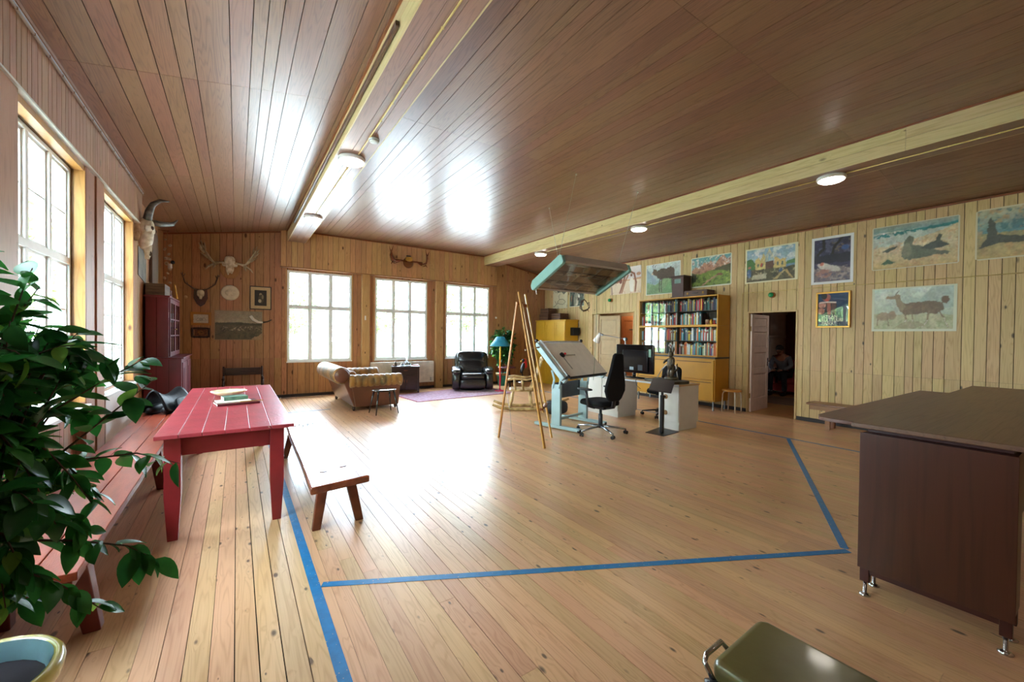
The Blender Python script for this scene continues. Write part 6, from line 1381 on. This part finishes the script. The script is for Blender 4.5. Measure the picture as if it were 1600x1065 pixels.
for (x0, x1) in ((.42, .40), (.47, .455), (.74, .77), (.79, .83)): c.line([(x0, .5), (x1, .28), (x1+.01, .08)], .022, '#463a30')
c.tone(.1, 5).border('#e2e0d4', .02, .02, .02, .02)
rwall('print of a brown chamois standing before pale blue mountains', c, 6.72, 5.745, 2.565, 3.325)
c = Canvas(76, 56, '#6fa0a4', 5); c.grad('#8fb6b2', '#4f9aa4', .6, 1)
c.poly([(0, .55), (.12, .68), (.22, .64), (.32, .80), (.42, .74), (.50, .84), (.6, .70), (.72, .90), (.80, .97), (.9, .80), (1, .85), (1, .4), (0, .35)], '#c58c6c').blots('#e8dcd0', 5, .60, .8, .62, .97).blots('#8a5a48', 6, .55, .6, .42, .85)
c.poly([(0, .5), (.2, .42), (.45, .48), (.7, .60), (1, .68), (1, .3), (0, .1)], '#5c5838').poly([(.15, .38), (.5, .52), (.8, .48), (1, .35), (1, 0), (0, 0), (0, .25)], '#7c9438').poly([(0, .45), (.2, .38), (.12, .2), (0, .16)], '#3c4228').blots('#3e4a24', 5, .56, .7, 0, .35).blots('#a8b848', 6, .6, .6, .1, .45).line([(.25, 0), (.42, .18), (.6, .30), (.7, .38)], .03, '#b8896c').ell(.72, .36, .08, .035, '#7a4c38').tone(.1, 4).border('#dcdcc4', .02, .02, .04, .03)
rwall('mountain landscape print with red peaks and green meadow above the suitcase', c, 5.48, 4.55, 2.635, 3.315, corner=.02)
c = Canvas(84, 60, '#8eb2c4', 6); c.grad('#a8c0c4', '#7fa6c0', .5, 1).blots('#dde0d8', 9, .52, .8, .6, 1).poly([(0, .35), (0, .66), (.12, .70), (.2, .55), (.25, .35)], '#4a7c3c').poly([(.75, .38), (.8, .52), (1, .58), (1, .35)], '#55804a').poly([(0, 0), (0, .38), (1, .42), (1, 0)], '#5a5236').poly([(.78, .36), (1, .42), (1, .46), (.78, .44)], '#6c8ca4')
c.poly([(.2, .36), (.2, .66), (.27, .72), (.30, .62), (.36, .82), (.40, .7), (.40, .36)], '#d6bc70').poly([(.55, .36), (.58, .7), (.66, .6), (.78, .62), (.79, .36)], '#cfb468').poly([(.40, .36), (.40, .58), (.56, .58), (.56, .36)], '#6a4a38')
for a_, b_ in (((.36, .6), (.47, .92)), ((.58, .6), (.47, .92)), ((.42, .6), (.47, .92)), ((.52, .6), (.47, .92))): c.line([a_, b_], .012, '#d8cc98')
for x in (.24, .33, .62, .71): c.poly([(x, .44), (x+.03, .44), (x+.03, .55), (x, .55)], '#5a6a60')
c.ell(.08, .28, .04, .14, '#4a6c94').ell(.08, .45, .03, .03, '#c87a5c').ell(.7, .28, .04, .07, '#3a5a7c').ell(.32, .5, .02, .06, '#b8442c').blots('#c9b888', 4, .60, .7, .1, .36).blots('#2e3424', 5, .58, .6, .05, .38).poly([(.12, .1), (.14, .22), (.42, .24), (.42, .10)], '#b5a988').poly([(.55, .06), (.75, .30), (.78, .30), (.62, .06)], '#c2a468').poly([(.76, .28), (.88, .06), (.92, .06), (.80, .3)], '#b89a5c').tone(.1, 4).border('#ddd6b0', .03, .055, .035, .04)
rwall('print of workers raising a timber house under a cloudy sky', c, 4.27, 3.325, 2.615, 3.31)
c = Canvas(54, 72, '#3c3450', 7); c.tone(.3, 8).blots('#6a6a8a', 8, .55, .6, .6, 1).blots('#8a7a5c', 5, .6, .6, .65, .95, .5, 1).line([(.15, .62), (.3, .75), (.28, 1)], .04, '#2a2018').line([(.5, .62), (.55, .78), (.75, .95)], .035, '#2a2018').ell(.8, .72, .09, .05, '#3a5a94').poly([(0, .6), (1, .62), (1, .42), (0, .45)], '#2a2436').poly([(0, 0), (0, .3), (.4, .4), (1, .28), (1, 0)], '#7c6c70').ell(.42, .34, .28, .07, '#cfc6b8', -14).ell(.25, .42, .05, .035, '#c87058').ell(.3, .22, .2, .09, '#a87868').blots('#b8a89a', 5, .58, .6, .05, .35).blots('#3c4a6a', 5, .56, .6, 0, .25).border('#e4e4e4', .065, .065, .055, .055)
rwall('white bordered print of a person lying under dark trees, above the gold-framed poster', c, 3.11, 2.50, 2.48, 3.315)
c = Canvas(100, 60, '#d4bf92', 8); c.grad('#c9a868', '#dcc8a0', 0, .55).grad('#7fa4a0', '#9a9c8a', .85, 1).poly([(0, .5), (0, .85), (1, .85), (.75, .7), (.5, .62), (.25, .55)], '#b6c2b4').poly([(0, .80), (1, .88), (1, .82), (0, .72)], '#2f8484').blots('#cfd6cc', 6, .5, .7, .5, .8, 0, .6).tone(.10, 5).blots('#c48a58', 7, .6, .5, 0, .7)
c.poly([(.36, .26), (.38, .45), (.40, .62), (.45, .70), (.50, .66), (.50, .58), (.48, .5), (.6, .44), (.75, .32), (.9, .26), (.88, .20), (.75, .22), (.55, .18), (.44, .16)], '#6c705c').ell(.42, .38, .06, .16, '#8c8c70', 0, .6).poly([(.58, .38), (.68, .50), (.74, .52), (.78, .66), (.82, .64), (.80, .52), (.90, .40), (.82, .36), (.7, .34)], '#54584e').poly([(.12, .40), (.22, .48), (.32, .50), (.26, .42), (.18, .38)], '#4e584c').poly([(.10, .12), (.2, .22), (.30, .14), (.2, .10)], '#5c7c5c').ell(.14, .82, .015, .02, '#e8e8e0').ell(.28, .82, .015, .02, '#e8e8e0').border('#cfc8ac', .02, .02, .02, .02)
rwall('print of grey seals resting on a sandy beach', c, 2.26, 1.28, 2.63, 3.325, corner=.02)
c = Canvas(100, 60, '#cfc8a0', 9); c.grad('#b8c0a4', '#c6d2c4', .35, 1).poly([(.45, .8), (.6, .7), (.75, 1), (1, 1), (1, .5), (.5, .5)], '#9fb0a4', .7).poly([(0, 0), (0, .42), (.3, .36), (.6, .4), (1, .34), (1, 0)], '#b8b488').blots('#8c9060', 6, .56, .5, 0, .3).tone(.06, 5)
c.poly([(.34, .50), (.38, .62), (.55, .64), (.72, .66), (.84, .62), (.86, .48), (.78, .36), (.66, .40), (.5, .36), (.40, .36)], '#7c6244').poly([(.26, .80), (.34, .84), (.37, .68), (.42, .56), (.38, .44), (.32, .56), (.30, .72), (.22, .74), (.16, .76), (.20, .80)], '#96805c').line([(.30, .82), (.34, .92)], .012, '#6a5438').ell(.87, .68, .045, .08, '#6e5434')
for pts in ([(.42, .42), (.43, .26), (.39, .08)], [(.50, .40), (.51, .26), (.52, .10)], [(.70, .42), (.68, .24), (.62, .08)], [(.80, .44), (.86, .28), (.90, .10)]): c.line(pts, .022, '#8a7050'); c.line(pts[1:], .012, '#d8ccb0')
c.ell(.15, .34, .09, .10, '#a58e68').line([(.08, .3), (.07, .12)], .012, '#8a7454').line([(.2, .3), (.22, .12)], .012, '#8a7454').ell(.26, .36, .05, .10, '#a08a66').poly([(.28, .06), (.4, .20), (.58, .22), (.66, .12), (.5, .06)], '#a89c74').border('#cfcfb4', .03, .04, .05, .03)
rwall('print of a brown guanaco walking, lower row beside the gold-framed poster', c, 2.245, 1.29, 1.64, 2.33)
c = Canvas(90, 62, '#b6a272', 10); c.grad('#5c8c90', '#b8b088', .5, 1).grad('#bd9c5c', '#9c9468', 0, .5).blots('#3c7078', 7, .52, .7, .55, 1).blots('#c99a5c', 6, .6, .6).tone(.12, 5).poly([(.10, .42), (.12, .75), (.14, .82), (.18, .70), (.2, .48), (.4, .40), (.7, .46), (1, .44), (1, .30), (.6, .26), (.2, .30), (.02, .22)], '#55564a').poly([(.5, .5), (.62, .58), (.8, .56), (1, .62), (1, .46)], '#2c3430').border('#cfc4a0', .02, .02, .03, .03)
rwall('print of sea animals at the shore, cut off at the right edge', c, 1.13, .15, 2.63, 3.335, corner=.03)
# gold framed poster with lettering ---------------------------------------------
t = thing('framed_poster', 'gold-framed poster of an accordion player with white lettering', 'poster', (XR-.013, 2.766, 2.02), R(-2.3))
M_GOLD = mat('gold frame', '#d8a03a', .3, metal=.3, var=.08)
for (a, b, z0, z1) in ((-.25, .25, -.315, -.285), (-.25, .25, .285, .315), (-.25, -.222, -.285, .285), (.222, .25, -.285, .285)): MB().box(-.035, 0, a, b, z0, z1).build('frame_bar', M_GOLD, t, bevel=.005)
c = Canvas(60, 76, '#1d2c44', 11); c.grad('#26304a', '#1d4468', .3, 1).ell(.28, .88, .14, .12, '#b8644c', tex=1).ell(.2, .93, .1, .1, '#2a2a2c').ell(.3, .80, .06, .04, '#c8503c').poly([(0, .74), (.2, .76), (.5, .74), (.62, .66), (.62, .34), (.3, .32), (0, .42)], '#1f2622').ell(.14, .66, .13, .10, '#c98a76', tex=2).ell(.10, .46, .12, .10, '#b86a50', tex=2).poly([(.30, .72), (.42, .74), (.44, .36), (.32, .36)], '#a8604a').line([(.06, .72), (.3, .74), (.58, .72)], .03, '#d8c0b0')
for k in range(7): c.line([(.46+k*.022, .70), (.46+k*.022, .36)], .004, '#8a5a4a')
c.tone(.15, 4)
sheet('print', c, (-.012, .222, -.285), (0, -1, 0), (0, 0, 1), (-1, 0, 0), .444, .57, .003, t)
MB().box(-.020, -.018, -.222, .222, -.285, .285).build('glass_sheet', glass('picture glass', (1, 1, 1), 1.6), t)
def text_mesh(name, s, size, m_, parent, M, sx=1.0, bold=.0):
    cu = bpy.data.curves.new(name, 'FONT'); cu.body = s; cu.size = size; cu.extrude = .0005; cu.offset = bold
    o = bpy.data.objects.new(name, cu); COL.objects.link(o); bpy.context.view_layer.update()
    me = bpy.data.meshes.new_from_object(o.evaluated_get(bpy.context.evaluated_depsgraph_get())); bpy.data.objects.remove(o)
    me.materials.clear(); me.materials.append(m_); o = bpy.data.objects.new(name, me); COL.objects.link(o); o.parent = parent; o.matrix_local = M @ Matrix.Diagonal((sx, 1, 1, 1)); return o
M_LET = mat('cream lettering', '#dcd8c0', .6, var=.05)
BASE = Matrix(((0, 0, -1, -.0165), (-1, 0, 0, 0), (0, 1, 0, 0), (0, 0, 0, 1)))
for s, x, z, sz, sx in (('JÄTKÄN', .165, -.145, .078, .82), ('4.', .215, -.205, .078, .8), ('KULTTUURI', .165, -.205, .078, .75), ('PÄIVÄT', .165, -.265, .078, .85)):
    text_mesh('lettering', s, sz, M_LET, t, Matrix.Translation((0, x, z)) @ BASE, sx, .002)
# pictures on the back wall -----------------------------------------------------------
def bwall_sheet(cv, x0, x1, z0, z1, parent=None, d=.0, name='print'): return sheet(name, cv, (x0, YB-.0005-d, z0), (1, 0, 0), (0, 0, 1), (0, -1, 0), x1-x0, z1-z0, .004, parent)
t = thing('framed_portrait', 'black-framed dark portrait photograph with cream mount on the back wall', 'picture', (0, 0, 0))
M_BF = mat('black frame', '#1c1814', .35)
def frame(x0, x1, z0, z1, w, dp, m_, parent):
    for b in ((x0, x1, z0, z0+w), (x0, x1, z1-w, z1), (x0, x0+w, z0+w, z1-w), (x1-w, x1, z0+w, z1-w)): MB().box(b[0], b[1], YB-dp, YB-.0005, b[2], b[3]).build('frame_bar', m_, parent, bevel=.003)
frame(.234, .653, 2.03, 2.555, .018, .022, M_BF, t)
c = Canvas(40, 50, '#c2a87c', 12); c.poly([(.2, .14), (.8, .14), (.8, .86), (.2, .86)], '#2c261c').ell(.5, .66, .07, .07, '#9a8868').ell(.52, .45, .14, .20, '#4c4232').ell(.46, .36, .08, .08, '#b8a888').ell(.6, .55, .05, .1, '#847458').tone(.12, 4)
bwall_sheet(c, .252, .635, 2.048, 2.537, t)
c = Canvas(90, 66, '#8c8468', 13); c.grad('#a8987a', '#8f8468', .55, 1).tone(.12, 14).poly([(0, 0), (0, .56), (.5, .60), (1, .55), (1, 0)], '#5c5236').poly([(0, .5), (0, .58), (.4, .60), (.7, .57), (1, .58), (1, .5)], '#4a4630').blots('#b5a07c', 4, .58, .8, .30, .45, .15, 1).blots('#3c2e22', 4, .55, .8, .28, .42, .1, .9).blots('#3a3a26', 6, .55, .6, 0, .28).poly([(.78, 0), (.76, .04), (.82, .1), (.9, .12), (1, .25), (1, 0)], '#a8845c').border('#8c7c5c', .008, .008, .012, .012)
o = bwall_sheet(c, -.40, .48, 1.345, 1.985, None, 0, 'landscape_print'); tag(o, 'wide sepia print of cattle on a plain, hanging on the back wall over the settle', 'print')
t = thing('framed_drawing', 'small drawing in an ochre wooden frame left of the sepia print', 'picture', (0, 0, 0)); frame(-.809, -.455, 1.65, 1.93, .05, .02, mat('ochre frame', '#a8702a', .4), t)
c = Canvas(40, 30, '#c4bcae', 14); c.line([(.15, .3), (.3, .6), (.5, .4), (.7, .65), (.85, .35), (.6, .25), (.3, .3)], .02, '#5c564c').ell(.5, .45, .15, .15, '#a8a092').tone(.15, 4).blots('#6c665c', 4, .62, .6); bwall_sheet(c, -.759, -.505, 1.70, 1.88, t)
t = thing('carved_plaque', 'small dark carved frame under the ochre-framed drawing', 'picture', (0, 0, 0)); MC = mat('carved dark wood', '#3a1c10', .5, c2='#1f0f08', scale=30)
c = Canvas(40, 24, '#6a3c1c', 15); c.ell(.5, .5, .25, .3, '#8a5a2c').blots('#2c1408', 4, .55, .8); bwall_sheet(c, -.74, -.53, 1.43, 1.56, t)
rr = random.Random(6); cv_ = MB()
for k in range(36):
    a = k/36*2*PI; sx_, sz_ = math.cos(a), math.sin(a); q = max(abs(sx_)/.14, abs(sz_)/.09); cv_.sup((-.634+sx_/q, YB-.02, 1.495+sz_/q), (.045, .035, .04+rr.uniform(0, .015)), .9, 8, 6)
cv_.build('carving', MC, t, smooth=True, kind='stuff')
# ================================================================= the red room seen through the open white door
t = thing('red_sofa', 'dark red sofa in the room beyond the white door', 'sofa', (12.55, 4.45, 0)); M_RS = mat('red upholstery', '#8a1c18', .7)
MB().box(-.42, .42, -.85, .85, .10, .30).build('base', M_RS, t, bevel=.03); MB().box(.22, .45, -.85, .85, .30, .92).build('backrest', M_RS, t, bevel=.06)
for y in (-.86, .70): MB().box(-.42, .42, y, y+.16, .28, .62).build('arm', M_RS, t, bevel=.05)
for k in range(2): MB().sup((-.10, -.345+k*.69, .37), (.66, .68, .17), .3, 20, 8).build('seat_cushion', M_RS, t, smooth=True)
for x in (-.36, .38):
    for y in (-.78, .78): MB().cyl((x, y, 0), (x, y, .10), .025).build('foot', M_DK, t)
t = thing('tiled_stove', 'round pale tiled stove column behind the seated person', 'stove', (13.08, 5.60, 0)); M_ST = mat('stove tin', '#b0937c', .3, var=.05)
MB().lathe([(.30, 0), (.30, .25), (.27, .28), (.27, .80), (.30, .83), (.27, .87), (.27, 1.50), (.29, 1.52), (.27, 1.55), (.29, 1.58), (.27, 1.60), (.27, 2.18), (.31, 2.22), (.31, 2.32), (.26, 2.36), (0, 2.36)], n=32).build('stove_body', M_ST, t, smooth=True)
o = MB().box(10.3, 11.60, 3.75, 5.1, 0, .008).build('rug', mat('striped rag rug', '#8a7058', .9, c2='#5c3428', scale=3, stretch=(8, .3, 1))); tag(o, 'dark striped rug on the floor of the red room', 'rug')
ceiling_lamp(9.9, 3.3, 2.795, 'unseen round lamp added in the dark red room to light the open white door', None)  # added lamp, out of view, placed so it lights the white door leaf
# seated person -----------------------------------------------------------------------
M_SKIN = mat('skin', '#c98f74', .5, var=.05, sub=.05); M_SHIRT = mat('grey shirt', '#7d8088', .8, var=.08); M_TROU = mat('dark trousers', '#1a1c22', .85); M_HAIR = mat('grey dark hair', '#4a433e', .7, c2='#2c2723', scale=40); M_SHOE = mat('black shoe', '#101012', .4)
def skin(name, verts, edges, radii, m_, parent, sub=2, root=0):
    me = bpy.data.meshes.new(name); me.from_pydata(verts, edges, []); me.materials.append(m_)
    o = bpy.data.objects.new(name, me); COL.objects.link(o); o.parent = parent
    md = o.modifiers.new('skin', 'SKIN'); md.use_smooth_shade = True
    if not me.skin_vertices: me.attributes  # layer is made by the modifier
    sk = me.skin_vertices[0].data if me.skin_vertices else None
    if sk is None:
        bm = bmesh.new(); bm.from_mesh(me); bm.verts.layers.skin.verify(); bm.to_mesh(me); bm.free(); sk = me.skin_vertices[0].data
    for i, r_ in enumerate(radii): sk[i].radius = r_ if isinstance(r_, tuple) else (r_, r_); sk[i].use_root = (i == root)
    s_ = o.modifiers.new('subdivision', 'SUBSURF'); s_.levels = sub; s_.render_levels = sub
    return o
P_ = thing('person', 'seated person with glasses and grey shirt looking down at something held in both hands', 'person', (12.28, 5.02, 0), R(180+4))
# local frame: faces +X, sits on the sofa (seat .46), leaning forward
V = [(0, 0, .58), (.03, 0, .72), (.09, 0, .88), (.15, 0, 1.02), (.19, 0, 1.08), (.22, 0, 1.13),                      # 0-5 pelvis..neck
     (.13, .17, 1.00), (.20, .25, .78), (.40, .13, .68), (.13, -.17, 1.00), (.20, -.25, .78), (.40, -.13, .68),          # 6-8 left arm, 9-11 right arm
     (.05, .10, .55), (.44, .15, .56), (.40, .16, .28), (.37, .15, .10), (.05, -.10, .55), (.44, -.15, .56), (.46, -.16, .28), (.45, -.15, .10)]
E_ = [(0,1), (1,2), (2,3), (3,4), (4,5), (3,6), (6,7), (7,8), (3,9), (9,10), (10,11), (0,12), (12,13), (13,14), (14,15), (0,16), (16,17), (17,18), (18,19)]
rad = [(.13, .16), (.12, .15), (.12, .16), (.09, .13), .055, .05, .06, .045, .03, .06, .045, .03, .085, .065, .05, .04, .085, .065, .05, .04]
skin('body', V, E_, rad, M_SKIN, P_)
VS = V[:4]+V[6:12]; ES = [(0,1), (1,2), (2,3), (3,4), (4,5), (5,6), (3,7), (7,8), (8,9)]
skin('shirt', VS, ES, [(.145, .175), (.145, .175), (.14, .185), (.10, .15), .075, .06, .042, .075, .06, .042], M_SHIRT, P_)
VT = [V[0]]+V[12:20]; ET = [(0,1), (1,2), (2,3), (3,4), (0,5), (5,6), (6,7), (7,8)]
skin('trousers', VT, ET, [(.15, .18), .10, .08, .066, .058, .10, .08, .066, .058], M_TROU, P_)
for y, x in ((.15, .37), (-.15, .45)): MB().sup((x+.07, y, .045), (.28, .10, .09), .6, 16, 8).build('shoe', M_SHOE, P_, smooth=True)
H = Matrix.Translation((.285, 0, 1.20)) @ Matrix.Rotation(R(38), 4, 'Y')
def hp(name, mb, m_): o = mb.build(name, m_, P_, smooth=True); o.matrix_local = H; return o
hd = MB(); hd.sup((0, 0, .02), (.19, .15, .20), .9, 20, 14); hd.sup((.03, 0, -.05), (.13, .115, .13), .85, 18, 12); hd.tube([(.085, 0, .03), (.112, 0, -.015), (.092, 0, -.03)], [.010, .015, .012], 8)
for s in (-1, 1): hd.sup((-.005, s*.075, .0), (.05, .018, .06), .9, 10, 8); hd.sup((.07, s*.032, .042), (.05, .04, .014), .9, 10, 6)
hd.tube([(-.03, 0, -.05), (-.06, 0, -.14)], [.055, .055], 12); hp('head', hd, M_SKIN)
hr = MB(); hr.sup((-.015, 0, .055), (.20, .165, .16), .85, 20, 12); hr.sup((-.05, 0, .0), (.13, .16, .16), .85, 18, 10); hp('hair', hr, M_HAIR)
ey = MB(); [ey.sup((.088, s*.032, .018), (.014, .026, .012), 1, 8, 6) for s in (-1, 1)]; hp('eyes', ey, M_BLACK); hp('mouth', MB().sup((.086, 0, -.068), (.02, .05, .010), .9, 10, 6), mat('lips', '#a86a5c', .5))
gl = MB()
for s in (-1, 1): gl.tube([(.102, s*(.033+.024*math.cos(a)), .018+.017*math.sin(a)) for a in [i*PI/6 for i in range(13)]], .0022, 5, cap=False); gl.tube([(.10, s*.057, .022), (0, s*.082, .02)], .002, 5)
gl.tube([(.104, .01, .02), (.104, -.01, .02)], .002, 5); hp('glasses', gl, M_BLACK)
def hand(side):
    o_ = Vector((.42, side*.12, .675)); d = Vector((.75, -side*.55, -.1)).normalized(); n_ = Vector((0, 0, 1)); q = n_.cross(d).normalized()*side
    VV = [o_, o_+d*.03, o_+d*.075]; EE = [(0, 1), (1, 2)]; RR = [(.022, .018), (.032, .016), (.034, .015)]
    for k, (off, L) in enumerate(((-.03, .062), (-.01, .075), (.01, .070), (.03, .055))):
        b = len(VV); VV += [o_+d*.07+q*off, o_+d*(.08+L*.45)+q*off*1.1, o_+d*(.075+L*.8)+q*off*1.1-n_*.02]; EE += [(2, b), (b, b+1), (b+1, b+2)]; RR += [.0085, .008, .0065]
    b = len(VV); VV += [o_+d*.03-q*.03+n_*.012, o_+d*.065-q*.045+n_*.024, o_+d*.095-q*.04+n_*.026]; EE += [(1, b), (b, b+1), (b+1, b+2)]; RR += [.011, .009, .007]
    skin('hand', [tuple(v) for v in VV], EE, RR, M_SKIN, P_, 1)
hand(1); hand(-1)
o = qb('booklet', 'small pale booklet held in the hands of the seated person', 'booklet', mat('booklet cover', '#a79a80', .5), (.10, .18, .012), (11.76, 4.985, .672), R(4))
